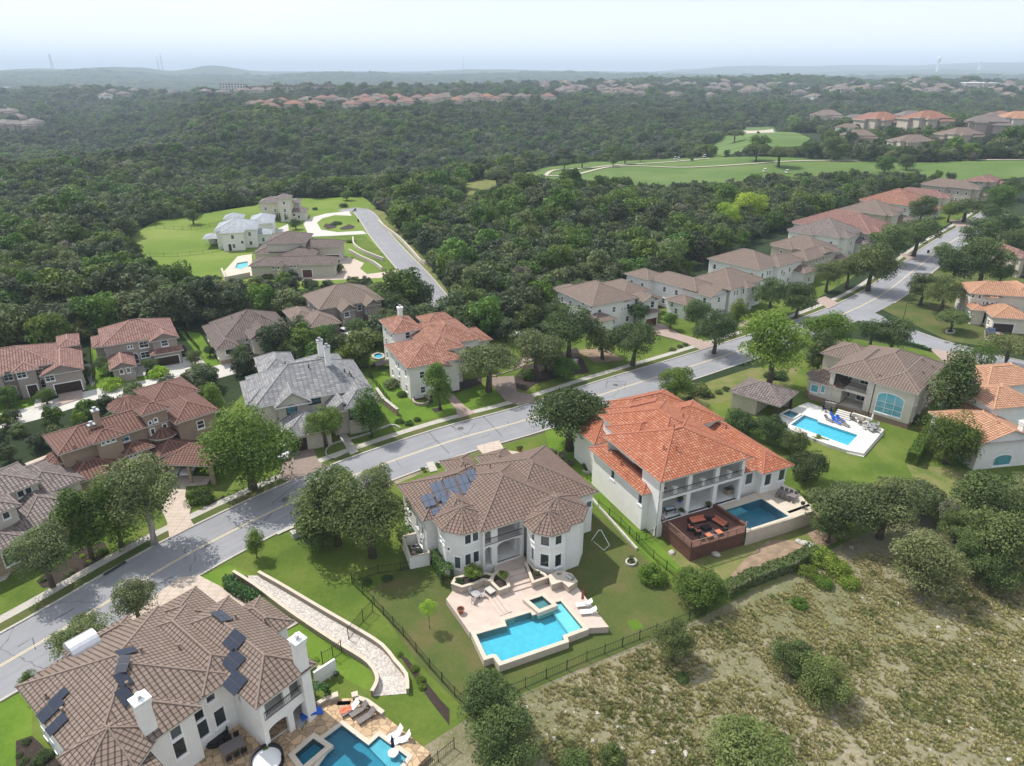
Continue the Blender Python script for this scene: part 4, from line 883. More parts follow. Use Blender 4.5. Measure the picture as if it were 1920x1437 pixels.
# ================= the orange roofed house on the right
B = newhouse('white house with bright orange barrel tile roof, two storey rear porches and a wooden deck', 25, 'v2', 900, 870, 'white', 'orange')
b0 = B.rect('v2', [590, 660, 1190, 490, 440, 560], 9.6)
B.wing('v2', [590, 660, 1190, 490, 440, 560], 9.6, 22, e=(0, 0, 0, 9), walls='fbr', xy=(b0[0], b0[1], b0[2], b0[2]+14.5))
q_ = B.L('v2', 555, 525, 9.6); B.wing(None, None, 9.6, 22, xy=(q_.x, b0[1], q_.y, q_.y+16))
B.wing('v2', [390, 432, 245, 325, 440, 425], 9.6, 22, e=(0, 9, 0, 2))
B.wing('v2', [475, 745, 80, 430], 6.4, 22, e=(0, 3.4, 0, 0), walls='flb')
B.wing('v2', [85, 380, 275, 350], 6.2, 22, e=(0, 4, 1, 6)); B.wing('v2', [125, 345, 300, 300], 6.0, 22, e=(0, 4, 1, 8))
B.wing('v2', [300, 255, 560, 215], 8.6, 20, e=(0, 4, 0, 5)); B.wing('v2', [330, 215, 560, 175], 6.5, 22, e=(0, 6, 0, 6))
B.wing('v2', [905, 262, 1000, 238], 8.2, 20, e=(7, 0, 0, 8))
B.wing('v2', [1260, 612, 1472, 550], 6.2, 24, e=(0, 0, 0, 21)); B.wing('v2', [1130, 608, 1225, 580], 6.25, 22, e=(.4, 3, 0, 14))
sg = seg_of(B, 0, 'f'); LB = math.dist(sg['p0'], sg['p1']); bw = (LB-.5)/3
for i in range(3):
    for z, hh in ((4.15, 3.6), (7.85, 2.75)): B.put(sg, .25+bw*(i+.5), z, bw-.7, hh, 'o', .5)
n = recess(B, 0, 'f', 4.3, [(6.05, 6.4), (1.9, 2.35)], [(2, 3.9, 2.4, 2.4, 'w'), (5.2, 3.9, 1.6, 2.4, 'w'), (8.2, 4.2, 3.4, 3.0, 'w'), (12, 4, 2, 2.4, 'w'), (3, 7.7, 2, 2.1, 'w'), (7.5, 7.7, 2.5, 2.1, 'w'), (11.5, 7.7, 2, 2.1, 'w')])
B.segs = [s for s in B.segs if not (s['key'] == 'i' and s is B.segs[-2])] if False else B.segs
B.rail([(sg['p0'][0]+.4, sg['p0'][1]-.06), (sg['p1'][0]-.4, sg['p1'][1]-.06)], 6.4, 1.0, 'iron', .22)
for i in range(3):
    lw = MB(); x = sg['p0'][0]+.25+bw*(i+.5); lw.box(x-.28, x+.28, sg['p0'][1]+.02, sg['p0'][1]+.5, 6.4, 7.5); lw.box(x-.34, x+.34, sg['p0'][1]-.04, sg['p0'][1]+.56, 7.5, 7.6); lw.build('balcony_pier', M['white'], B.root)
for x, y, w_, hh, k in ((248, 612, 1.1, 1.6, 'w'), (447, 790, 1.0, 1.8, 'w'), (298, 405, .9, 1.2, 'w'), (1165, 640, 1.5, 2.0, 'w'), (1292, 645, 1.35, 2.1, 'w'), (1338, 628, 1.35, 2.1, 'w'), (1386, 612, 1.35, 2.1, 'w')): B.op('v2', x, y, w_, hh, k, rows=1, cols=1, frame='trimwhite')
for x, y in ((660, 300), (675, 445), (590, 440), (303, 545), (228, 435), (1010, 300), (720, 225)): B.vent('v2', x, y, .6, .1)
B.auto('b', 3.6); B.done()

# ================= the solar house at the lower left
Ch = newhouse('white house with brown roof, black solar panels and two white chimneys at lower left', 52, 'p', 250, 1420, 'white', 'tanbrown')
wu(Ch, 8.8, 22.5, 51, 66.2, 7.1, 22); wu(Ch, 12.6, 18.4, 50.2, 60, 7.1, 24); wu(Ch, 9.3, 13.5, 47.5, 58, 6.2, 22)
wu(Ch, 21.2, 28, 46, 61.5, 7.2, 27); wu(Ch, 19, 24.5, 51.2, 64, 7.15, 24)
wu(Ch, 20.5, 27.5, 60.5, 68, 5.4, 22); wu(Ch, 27, 31.3, 54.5, 61, 5.2, 22); wu(Ch, 13.5, 20, 65.5, 68.2, 6.4, 20); wu(Ch, 11, 16, 65, 68, 5.8, 20)
c = Ch.L('v3', 655, 965, 8.9); Ch.turret('v3', 655, 965, 4.2, 6, 7.0, 26, 30)
sg = seg_of(Ch, 3, 'f'); LC = math.dist(sg['p0'], sg['p1'])
for i, q in enumerate((1.5, 4.2)):
    Ch.put(sg, q, 5.5, 2.0, 2.0, 'o', .35); Ch.put(sg, q, 1.65, 2.1, 3.1, 'l', .4); Ch.extra.pop()
recess(Ch, 3, 'f', 3.4, [(3.7, 4.2), (.05, .3)], [(2, 1.5, 1.2, 2.2, 'w'), (4, 5.5, 1.5, 1.8, 'w'), (4.2, 1.5, 1.2, 2.2, 'w')])
Ch.rail([(sg['p0'][0]+.3, sg['p0'][1]-.05), (sg['p1'][0]-.3, sg['p1'][1]-.05)], 4.4)
sl = seg_of(Ch, 3, 'l'); SLn = math.dist(sl['p0'], sl['p1'])
for q in (SLn-1.3, SLn-3.2): Ch.put(sl, q, 5.5, 1.5, 2.0, 'o', .3)
for q in (SLn-1.5,): Ch.put(sl, q, 1.7, 2.2, 3.1, 'l', .3); Ch.extra.pop()
for x, y, w_, hh in ((1020, 905, 1.1, 1.6), (1085, 855, 1.6, 1.7), (1152, 805, 1.1, 1.6), (1045, 1000, 1.2, 2.2), (1112, 945, 1.7, 2.3), (1178, 890, 1.2, 2.2), (1222, 705, 1.0, 1.2), (1276, 665, 1.0, 1.2), (1278, 818, 1.2, 2.2), (1330, 780, 1.2, 2.2)): Ch.op('v3', x, y, w_, hh, 'w', rows=1, cols=1, pane='glass')
for x, y in ((250, 900), (330, 1030), (395, 1090)): Ch.op('v3', x, y, .9, 1.2, 'w')
for x, y, w_, hh in ((1365, 378, 2.1, 1.75), (1360, 495, 2.1, 1.75), (1368, 622, 2.1, 1.75), (733, 445, 1.05, 1.7), (716, 515, 1.05, 1.7), (716, 603, 1.05, 1.7), (726, 702, 1.05, 1.8), (345, 708, 1.05, 1.7), (298, 778, 1.5, 2.2), (335, 865, 1.2, 1.8), (1285, 240, 2.2, 1.4)): Ch.solar('v3', x, y, w_, hh, 'solar', 2 if w_ > 1.4 else 1, 2)
Ch.chimney('v3', 862, 880, 1.15, 1.0, 3.4); Ch.chimney('v3', 1752, 520, 1.0, 1.0, 3.3, down=7.)
for x, y in ((822, 440), (1040, 420), (742, 640), (365, 790), (270, 705), (1370, 245), (1540, 265)): Ch.vent('v3', x, y, .45, .11)
p, nn = Ch.roofhit('v3', 690, 345)      # a curved pale metal cowl standing at the street side eave
mb = MB(); arc = [(1.5*math.cos(a), 1.5*math.sin(a)) for a in np.linspace(.2, math.pi-.35, 10)]; T = Matrix.Translation((14.9-Ch.uv0[0], 66.2-Ch.uv0[1], 7.)) @ Matrix.Rotation(R(0), 4, 'Z')
for (a1, b1), (a2, b2) in zip(arc, arc[1:]): mb.quad([T @ Vector((-1.3, a1, b1)), T @ Vector((1.3, a1, b1)), T @ Vector((1.3, a2, b2)), T @ Vector((-1.3, a2, b2))])
for s_ in (-1.3, 1.3): mb.quad([T @ Vector((s_, a_, b_)) for a_, b_ in arc][::int(math.copysign(1, s_))])
mb.build('metal_cowl', M['alu'], Ch.root)
Ch.auto('blr', 3.4); Ch.done()

# ================= the beige house with the white pool terrace
D = newhouse('beige house with tan-brown roof, tall arched window and balcony above white pool terrace', -44, 'v5', 960, 590, 'cream', 'tanbrown', stone='brick', zst=1.1)
d0 = D.rect('v5', [700, 310, 1265, 450, 1455, 280], 7.4)
D.wing(None, None, 7.4, 24, xy=(d0[0]+8.2, d0[1], d0[2]-.1, d0[3])); D.wing(None, None, 7.4, 24, xy=(d0[0], d0[0]+9.2, d0[2], d0[3]-2))
D.wing('v5', [655, 205, 800, 240], 6.8, 24, e=(0, 5, 0, 9)); D.wing(None, None, 7.45, 24, xy=(d0[0]+1.2, d0[1]-.1, d0[2]+1.3, d0[3]+.1), walls=''); D.wing('v5', [560, 350, 720, 400], 4.2, 24, e=(-1, 3, 1, 7))
D.turret('v5', 665, 345, 2.9, 8, 4.5, 27, 22.5)
sg = seg_of(D, 1, 'f')
L1 = math.dist(sg['p0'], sg['p1']); D.put(sg, L1/2-.2, 5.75, L1-2.0, 2.6, 'o', .4); D.put(sg, L1/2-.2, 2.3, L1-2.0, 3.1, 'o', .4)
recess(D, 1, 'f', 4.3, [(3.9, 4.4), (.1, .75)], [(2, 5.5, 1.6, 2., 'w'), (5, 5.5, 1.6, 2., 'w'), (2, 2.1, 1.8, 2.2, 'w'), (5, 2.1, 1.8, 2.2, 'w')])
D.rail([(sg['p0'][0]+.9, sg['p0'][1]-.05), (sg['p1'][0]-.9, sg['p1'][1]-.05)], 4.4, 1.0, 'iron', .3)
D.op('v5', 1085, 525, 4.6, 4.2, 'l', cols=3, rows=3, pane='tealglass')
for x, y, w_, hh in ((615, 425, 1.5, 1.6), (672, 432, .8, 1.5), (572, 395, .6, 1.3)): D.op('v5', x, y, w_, hh, 'w', pane='tealglass', rows=1, cols=1)
for x, y in ((1340, 395), (1390, 345)): D.op('v5', x, y, 1., 1.4, 'w')
for x, y in ((1020, 345), (1290, 250), (1350, 290), (1290, 325)): D.vent('v5', x, y, .3, .14)
D.auto('br', 3.8); D.done()
E_ = newhouse('white house with peach tiled roof and wide arched rear window at the right edge', 10, 'v5', 1750, 980, 'white', 'peach')
E_.wing('v5', [1655, 775, 1960, 745], 5.2, 20, 'gyf', e=(0, 2, 0, 12)); E_.wing('v5', [1640, 610, 1960, 560], 5.1, 18, e=(0, 4, 0, 9)); E_.wing('v5', [1640, 505, 1860, 545], 7.2, 20, e=(0, 6, 0, 6)); E_.wing('v5', [1590, 370, 1960, 400], 6.3, 20, e=(0, 5, 0, 6))
E_.op('v5', 1785, 875, 3.4, 2.1, 'l', cols=1, rows=1, pane='tealglass'); 
for x, y in ((1740, 610), (1755, 640), (1815, 600), (1725, 600)): E_.vent('v5', x, y, .5, .1)
E_.chimney('v5', 1905, 690, .9, .9, 1.6); E_.auto('bl', 4); E_.done()

# ================= the tan villa with round turrets
F_ = newhouse('tan villa with red-brown roofs and round turrets, left of the big bright tree', 45, 'v6', 640, 700, 'tan', 'redbrown', stone='stone', gdoor='garage')
wu(F_, 15.5, 33, 110.8, 119.3, 7.9, 22); wu(F_, 20, 24.7, 109.4, 113.5, 8.5, 24); wu(F_, 27.6, 32.2, 110.3, 114.2, 10.2, 24); wu(F_, 31.6, 39, 108.3, 119, 8, 22); wu(F_, 31.5, 40, 118.5, 127, 7.9, 22)
wu(F_, 15.1, 23.4, 107, 114, 4.3, 22); wu(F_, 14, 18.5, 108.5, 117, 4.3, 20); wu(F_, 23.4, 28, 108.3, 112.5, 5.4, 22, stone=5.5); wu(F_, 27.5, 33, 106, 112, 4.4, 22)
F_.turret('v6', 820, 195, 3.2, 14, 8.6, 26); F_.turret('v6', 1045, 385, 2.3, 12, 5.9, 26); F_.turret('v6', 430, 520, 3.0, 12, 5.6, 26)
for x, y in ((658, 430), (690, 422), (724, 410), (965, 320), (1000, 300)): F_.op('v6', x, y, .6, .8, 'a', rows=1, cols=1)
for x, y in ((668, 478), (703, 467), (738, 456), (982, 375), (1060, 345)): F_.op('v6', x, y, .7, 1.1, 'w', rows=1, cols=1)
F_.op('v6', 798, 428, 1.6, .8, 'w', pane='tealglass'); F_.op('v6', 868, 407, 1.6, .8, 'w', pane='tealglass')
for x, y in ((838, 525), (868, 518), (898, 512)): F_.op('v6', x, y, .55, .9, 'a', rows=1, cols=1)
F_.op('v6', 1290, 330, 1.2, 1.5)
F_.chimney('v6', 633, 330, .8, .8, 2.4, 'tan', 'steel'); F_.chimney('v6', 590, 345, .8, .6, .3, 'tan', 'steel')
for x, y in ((478, 480), (500, 580), (575, 385), (870, 250)): F_.vent('v6', x, y, .4, .1)
F_.auto('blr', 3.6); F_.done()
cp = newhouse('open carport with red-brown tile roof sheltering two white cars', -3, 'v6', 1180, 600, 'tan', 'redbrown', name='carport', cat='carport')
r_ = cp.rect('v6', [1000, 585, 1365, 597], 3.7); cp.wing(None, None, 3.7, 22, xy=(r_[0], r_[1], r_[2], r_[2]+8), walls='bl')
for q in (.75, 4.9, 8.6, r_[1]-r_[0]-.8): box_part(cp, 'post', r_[0]+q-.2, r_[0]+q+.2, r_[2]+.4, r_[2]+.8, 0, 3.5, 'tan')
cp.done()
G = newhouse('cream house with grey-brown roof and arched stone entry at the left edge', 53, 'v6', 100, 1080, 'cream', 'greybrown', stone='stone', zst=3.2)
wu(G, 12, 26.9, 103.4, 112, 7, 22); wu(G, 12, 22.7, 99.2, 105, 7, 22); wu(G, 20.5, 30, 97, 108, 4, 22); wu(G, 14, 21.5, 95.2, 100, 4.2, 22); wu(G, 24, 32, 103, 114, 5, 22)
G.turret('v6', 215, 860, 2.6, 8, 4.4, 26)
for x, y, k in ((130, 765, 'w'), (180, 745, 'w'), (35, 900, 'a'), (72, 885, 'w'), (5, 915, 'w')): G.op('v6', x, y, .9, 1.4, k, rows=1, cols=1)
G.op('v6', 45, 1075, 2.2, 3.0, 'a', cols=1, rows=1); G.auto('blr', 3.6); G.done()

# ================= the grey slate house
H = newhouse('cream stone house with grey slate roof, dormer gables and twin white chimneys', 25, 'y2', 700, 960, 'cream', 'slate', stone='limestone', zst=3., fascia_='trimwhite', frame='frame_dark')
wu(H, 5, 25.7, 116.5, 131, 6.6, 30); wu(H, 8.2, 14.6, 115, 126, 6.4, 36, 'gyf', stone=9); wu(H, 14.4, 21, 117.5, 128, 6.7, 30); wu(H, 8.4, 17, 109, 118, 3.5, 26, stone=3.5); wu(H, 17, 21.6, 112.2, 120, 4.9, 36, 'gyf', stone=9); wu(H, 19.5, 26, 111.5, 124, 5.6, 30)
wu(H, 3.8, 9.5, 118.5, 130, 6.2, 28); wu(H, 7.6, 15, 130, 141, 6.4, 28); wu(H, 15, 24, 128, 137, 6.0, 28)
for x, y, w_, hh, k in ((590, 740, 1.7, 1.6, 'l'), (722, 705, 2.6, 1.4, 'w'), (938, 820, 1.4, 2.2, 'w'), (860, 840, 1.2, 2.2, 'a'), (895, 870, .9, 1.5, 'w')): H.op('y2', x, y, w_, hh, k, pane='tealglass')
H.op('y2', 628, 915, 2.7, 2.5, 'g'); H.op('y2', 545, 930, .9, 1.3)
H.chimney('y2', 775, 470, 1.0, .8, 3.2, 'white', 'metalroof'); H.chimney('y2', 818, 520, 1.0, .8, 3.4, 'white', 'metalroof')
for x, y in ((560, 520), (700, 540), (955, 595), (945, 580), (915, 565)): H.vent('y2', x, y, .4, .09, 'frame_dark')
H.auto('blr', 3.6); H.done()
I = newhouse('white three storey house with orange-brown tiled roofs behind the bright upright tree', 27, 'y2', 1300, 650, 'white', 'clay')
wu(I, 38, 49.7, 119.5, 134, 7.1, 22); wu(I, 40, 47, 134, 144, 9.2, 24); wu(I, 46, 58, 128, 143, 7.1, 22); wu(I, 44, 52, 123, 138, 8, 22); wu(I, 43.5, 47, 118.3, 124, 6.4, 24, 'gyf'); wu(I, 50, 57.5, 141, 148, 7.2, 22); wu(I, 54, 62, 131, 140, 5.2, 22)
for x, y in ((1140, 330), (1198, 455), (1150, 395), (1225, 520), (1245, 580)): I.op('y2', x, y, .9, 1.2)
for x, y in ((1475, 370), (1500, 365), (1527, 360)): I.op('y2', x, y, .5, .5, 'w', rows=1)
I.chimney('y2', 1250, 232, .9, .9, 1.9); I.chimney('y2', 1212, 392, .8, .8, .9); I.auto('fblr', 3.6); I.done()
J = newhouse('tan two storey house with dusty red roof and wide dark garage at the far left', 31, 'y1', 200, 850, 'taupe', 'dustyred')
wu(J, -36, -12.3, 158.4, 171.5, 6, 23); wu(J, -15.5, -7.8, 155.4, 170.5, 4.7, 23, 'gyf'); wu(J, -25.6, -21, 156.6, 163, 5.9, 25); wu(J, -30.6, -25.6, 157, 163, 5.9, 25); wu(J, -20, -15.4, 157, 163, 5.85, 25); wu(J, -12.4, -7.9, 168, 176, 5.9, 22)
for x, y, w_, hh, k in ((62, 752, 1.6, 1.4, 'w'), (130, 738, 1.6, 1.4, 'w'), (290, 715, 1.6, 1.4, 'w'), (358, 703, 1.6, 1.4, 'w'), (212, 728, .8, 1.5, 'a'), (198, 675, 1, .6, 'w'), (105, 848, 1., 2., 'a'), (152, 840, 1., 2., 'a'), (325, 795, 1., 2., 'a'), (372, 792, 1., 2., 'a')): J.op('y1', x, y, w_, hh, k, frame='trimwhite')
J.op('y1', 238, 815, 1.9, 2.6, 'd'); J.op('y1', 500, 775, 4.9, 2.4, 'g'); J.auto('blr', 3.8); J.done()
K = newhouse('taupe house with dusty red roof, round turret and separate front gable, second from left', 31, 'y1', 1050, 650, 'taupe', 'dustyred')
wu(K, -4.2, 11, 163.4, 176.5, 6.1, 24); wu(K, 5, 11.1, 161.8, 169, 5.9, 25, 'gyf'); wu(K, -3.6, 1.6, 155.6, 165, 3.3, 26, 'gyf'); wu(K, 4.6, 11.4, 160.4, 164, 3.3, 20); wu(K, -6, -2, 168, 176, 4.6, 22)
K.turret('y1', 975, 450, 2.1, 8, 6.3, 26)
for x, y, w_, hh, k in ((1078, 505, 1.8, 1.5, 'w'), (1235, 495, 1.4, 1.4, 'w'), (965, 525, .5, .8, 'w'), (987, 522, .5, .8, 'w'), (1008, 518, .5, .8, 'w'), (910, 700, .8, 1.3, 'a'), (962, 690, .8, 1.3, 'a'), (898, 648, .4, .5, 'w'), (1090, 582, 1.8, 1.4, 'w')): K.op('y1', x, y, w_, hh, k)
K.op('y1', 1012, 610, 1.6, 2.6, 'a', cols=2); K.op('y1', 1250, 595, 4.9, 2.3, 'g'); K.auto('blr', 4); K.done()
Lh = newhouse('cream single storey house with brown roof and white entry tower, third from left', 31, 'y1', 1700, 620, 'cream', 'darkbrown', stone='stone', zst=1.)
wu(Lh, 17.2, 22.4, 155, 173.5, 3.8, 25); wu(Lh, 19, 35, 158.6, 174.5, 4.1, 28); wu(Lh, 24.6, 28, 154.6, 162, 5.0, 28, 'gyf'); wu(Lh, 29.4, 35, 155.8, 164, 3.8, 28, 'gyf'); wu(Lh, 26.2, 29.2, 157.5, 166, 5.6, 26, 'gyf')
Lh.op('y2', 325, 360, .6, 1., 'a', rows=1, cols=1); Lh.op('y2', 332, 425, 1.5, 2.4, 'a'); Lh.op('y2', 512, 320, .6, .8, 'a', rows=1, cols=1); Lh.op('y2', 550, 380, 4.6, 2.3, 'g', door='garage_red'); Lh.op('y2', 220, 448, 1.4, 1.2)
for x, y in ((300, 235), (240, 250), (420, 240)): Lh.vent('y2', x, y, .6, .08)
Lh.auto('blr', 3.8); Lh.done()
Mh = newhouse('taupe house with twin front gables and brown roof beside the white pickup truck', 31, 'y2', 880, 330, 'taupe', 'tanbrown', stone='brick', zst=2.8)
wu(Mh, 38, 46.2, 156, 167, 4.7, 24); wu(Mh, 43, 60, 163.5, 178, 6.4, 26); wu(Mh, 47.4, 51.6, 159.5, 168, 6.2, 34, 'gyf'); wu(Mh, 54, 58, 160.5, 168, 6.2, 34, 'gyf'); wu(Mh, 36, 42, 162, 172, 5, 24)
for x, y in ((925, 225), (1043, 202), (978, 205)): Mh.op('y2', x, y, 1.4, 1.3)
Mh.op('y2', 905, 300, 1.2, 2.2, 'd'); Mh.auto('fblr', 3.8); Mh.done()
# ================= across the street, right half
N = newhouse('cream house with tan roof and round corner turret, half hidden by dark oaks', 30, 'y4', 900, 540, 'white', 'tanbrown')
wu(N, 98.3, 113, 131, 147.5, 7.1, 24); wu(N, 111, 120, 134.5, 146, 7.1, 24); wu(N, 112.6, 117.6, 128.6, 136, 6.6, 26, 'gyf'); wu(N, 97, 104, 128, 134, 3.9, 22); wu(N, 99, 106, 143, 151, 6.6, 22); wu(N, 112, 117.5, 127, 130, 3.8, 20)
N.turret('y4', 880, 400, 2.2, 10, 6.6, 28)
for x, y, w_, hh in ((882, 463, .5, 1.), (900, 460, .5, 1.), (640, 430, .8, .9), (690, 450, .8, .9), (1070, 435, 1.3, 1.8), (600, 360, 2.2, 1.)): N.op('y4', x, y, w_, hh)
N.op('y4', 1075, 535, 4.4, 2.3, 'g', door='garage_red'); N.auto('fblr', 3.8); N.done()
O = newhouse('white house with tan roof, walled court and air conditioners beside it', 40, 'y4', 1400, 450, 'white', 'tanbrown')
wu(O, 150, 159, 103.5, 121, 7, 23); wu(O, 157.6, 174, 98, 112, 7.1, 24); wu(O, 145.5, 152, 103, 110, 4.2, 22); wu(O, 150, 158, 98.4, 108, 6.5, 22, 'gyf'); wu(O, 163, 168, 96.6, 104, 6.8, 24); wu(O, 148, 156, 118, 127, 7.2, 22); wu(O, 142, 147, 112, 118, 3.8, 22)
for x, y, w_, hh, k in ((1195, 400, .9, 1.7, 'w'), (1580, 365, .8, 1.5, 'w'), (1597, 363, .8, 1.5, 'w'), (1635, 352, .6, 1.6, 'a'), (1652, 350, .6, 1.6, 'a'), (1668, 348, .6, 1.6, 'a'), (1693, 335, 1.1, 1.6, 'w'), (1733, 315, .9, 1.4, 'w')): O.op('y4', x, y, w_, hh, k)
O.auto('fblr', 3.6); O.done()
Ph = newhouse('cream house with broad tan roof behind the white walled house', 40, 'y4', 1750, 330, 'white', 'tanbrown')
wu(Ph, 181, 196, 104.2, 122.5, 7.1, 24); wu(Ph, 189, 203, 102.5, 112, 7, 24); wu(Ph, 198, 206, 99, 106, 4.2, 22)
for x, y in ((1785, 240), (1800, 237), (1887, 245)): Ph.op('y4', x, y, .9, 1.5)
Ph.auto('fblr', 3.6); Ph.done()
def simple(label, v, l, wallm, roofk, ze=7., yaw=None, dep=None, group=None, extra=1, name='house', dv=0):
    """a far house from its three visible eave corners: back left, near, front right"""
    a, b_, c = pts(v, l, ze); yy = math.atan2(c[1]-b_[1], c[0]-b_[0]) if yaw is None else R(yaw)
    h = newhouse(label, math.degrees(yy), v, l[2], l[3]+12, wallm, roofk, name=name, group=group, winlod=0)
    x0, x1, y0, y1 = h.rect(v, l, ze); W_, D_ = x1-x0, y1-y0
    if dep: y1 = y0+dep
    h.wing(None, None, ze, 24, xy=(x0, x1, y0, y1)); r2 = random.Random(len(label)*7+int(l[0]))
    if extra:
        h.wing(None, None, ze-.1, 24, xy=(x0+W_*.12, x0+W_*.5, y0-2.2, y0+6)); h.wing(None, None, 4., 22, xy=(x1-W_*.35, x1+2, y0-3.6, y0+5)); h.wing(None, None, ze-.2, 24, xy=(x0-1.6, x0+5, y0+(y1-y0)*.45, y1-1))
    h.auto('flbr', 3.8); h.done(); return h
simple('tan house with long rear porch, behind the first oak row', 'y5', [490, 530, 660, 560, 870, 545], 'beige', 'tanbrown', 7, 40)
simple('lower tan wing house with arched niche beside the oak row', 'y5', [560, 600, 770, 608, 870, 560], 'beige', 'tanbrown', 6.2, 40, extra=0)
simple('white house with grey-brown roof and high side balcony in the street row', 'y5', [640, 436, 830, 492, 1030, 458], 'white', 'greybrown', 7.4, 40)
simple('long house with dusty red roof behind the grey-brown roof', 'y5', [737, 377, 1060, 480, 1190, 430], 'beige', 'dustyred', 7, 40)
simple('beige house with wide tan roof halfway up the street', 'y5', [875, 336, 1140, 374, 1215, 337], 'beige', 'tanbrown', 7.2, 40)
simple('white walled house with peach brown roof up the street', 'y5', [1045, 270, 1290, 322, 1312, 275], 'white', 'clay', 7, 40)
simple('house with rosy red roofs near the top of the street', 'y5', [1230, 228, 1400, 268, 1515, 262], 'cream', 'dustyred', 7, 40)
simple('large tan roofed house near the top of the street', 'y5', [1370, 186, 1560, 218, 1692, 212], 'beige', 'tanbrown', 7.4, 38)
simple('red roofed house last in the street row', 'y5', [1622, 166, 1700, 184, 1800, 168], 'beige', 'dustyred', 6, 36)
S = newhouse('cream house with peach roof and arched round tower at the right edge', -14, 'x8', 640, 460, 'cream', 'peach')
S.wing('x8', [515, 282, 620, 300, 800, 305], 7.2, 24, e=(0, 1, 0, 8)); S.wing('x8', [620, 395, 800, 425], 3.9, 22, e=(0, 2, 0, 8)); S.wing('x8', [740, 285, 800, 300], 7, 24, e=(1, 4, 1, 9)); S.wing('x8', [530, 370, 580, 380], 4, 22, e=(0, 2, 0, 5)); S.turret('x8', 632, 300, 3.0, 12, 6.6, 24)
for x, y in ((535, 305), (556, 308), (577, 311), (599, 340), (618, 345), (637, 348), (656, 346)): S.op('x8', x, y, .7, 1.2, 'a', rows=1, cols=1)
S.op('x8', 600, 415, 2.0, 3.0, 'a', cols=1, rows=1); S.op('x8', 680, 450, 4.8, 2.4, 'g'); S.op('x8', 538, 400, 1.3, 1.6, 'a'); S.auto('blr', 4); S.done()
simple('house with rosy roof cut by the right edge beyond the dark oaks', 'x8', [735, 80, 750, 108, 840, 105], 'beige', 'dustyred', 6.5, 0, dep=14)
# ================= estate homes
U = newhouse('brown roofed stone ranch house with three dark red garage doors below the loop drive', 5, 'y3', 800, 690, 'limestone', 'darkbrown', gdoor='garage_red')
U.wing('y3', [405, 612, 1040, 590], 4.2, 20, e=(0, 0, 0, 8)); U.wing('y3', [640, 540, 900, 520], 4.3, 20, e=(0, 0, 0, 20)); U.wing('y3', [905, 475, 1080, 470], 5.4, 20, e=(8, 0, 0, 9)); U.wing('y3', [515, 450, 690, 445], 7.4, 20, e=(0, 6, 0, 14)); U.wing('y3', [435, 525, 640, 515], 4.1, 18, e=(0, 4, 0, 12)); U.wing('y3', [795, 470, 900, 470], 5.6, 22, e=(0, 0, 0, 6)); U.wing('y3', [590, 610, 660, 607], 4.5, 22, e=(0, 0, .5, 4))
for x, y, w_ in ((827, 632, 3.2), (915, 632, 5.0), (1005, 512, 5.2)): U.op('y3', x, y, w_, 2.6, 'g')
for x, y in ((822, 495), (838, 495), (855, 495), (872, 495), (585, 625), (612, 625), (640, 625), (715, 603), (740, 602)): U.op('y3', x, y, .8, .8, rows=1)
U.auto('blr', 4); U.done()
V1 = newhouse('bright white house with pale standing seam metal roofs at the meadow', 14, 'y3', 330, 490, 'white', 'metalroof', fascia_='trimwhite')
V1.wing('y3', [195, 375, 375, 368], 6.6, 22, e=(0, 0, 0, 10)); V1.wing('y3', [155, 360, 470, 340], 6.8, 22, e=(0, 0, 0, 14)); V1.wing('y3', [75, 415, 180, 412], 3.6, 16, e=(0, 3, 0, 8), walls='b'); V1.wing('y3', [480, 382, 575, 380], 3.8, 20, e=(2, 0, 0, 8)); V1.wing('y3', [400, 310, 590, 290], 5.4, 22, e=(0, 0, 0, 14)); V1.wing('y3', [220, 275, 370, 270], 5, 22, e=(0, 0, 0, 9))
for i in range(3): box_part(V1, 'post', *(lambda q: (q.x-.15, q.x+.15, q.y-.15, q.y+.15))(V1.L('y3', 95+i*35, 452, 0)), 0, 3.4, 'white')
V1.op('y3', 272, 460, 1.3, 2.6, 'd'); V1.op('y3', 245, 448, 1.6, 1.6); V1.op('y3', 527, 330, 5, 3, 'g'); V1.op('y3', 573, 318, 5, 3, 'g'); V1.op('y3', 365, 440, 1., 1.2); V1.auto('flb', 4); V1.done()
V2 = newhouse('grey-beige hipped estate house with a row of dark cypresses near the lane end', 10, 'y3', 640, 270, 'cream', 'greybrown')
V2.wing('y3', [478, 188, 600, 183], 5.6, 24, e=(0, 0, 0, 10)); V2.wing('y3', [476, 158, 710, 150], 7.6, 20, e=(0, 0, 0, 10)); V2.wing('y3', [600, 128, 712, 124], 10, 24, e=(0, 0, 0, 8)); V2.wing('y3', [700, 226, 828, 222], 3.8, 24, e=(0, 0, 0, 9)); V2.wing('y3', [715, 155, 780, 152], 6.6, 22, e=(0, 0, 0, 8))
V2.op('y3', 600, 212, 1.1, 1.4); V2.op('y3', 527, 245, 1.4, 2); V2.op('y3', 735, 243, 1.2, 1.2); V2.auto('flb', 4); V2.done()
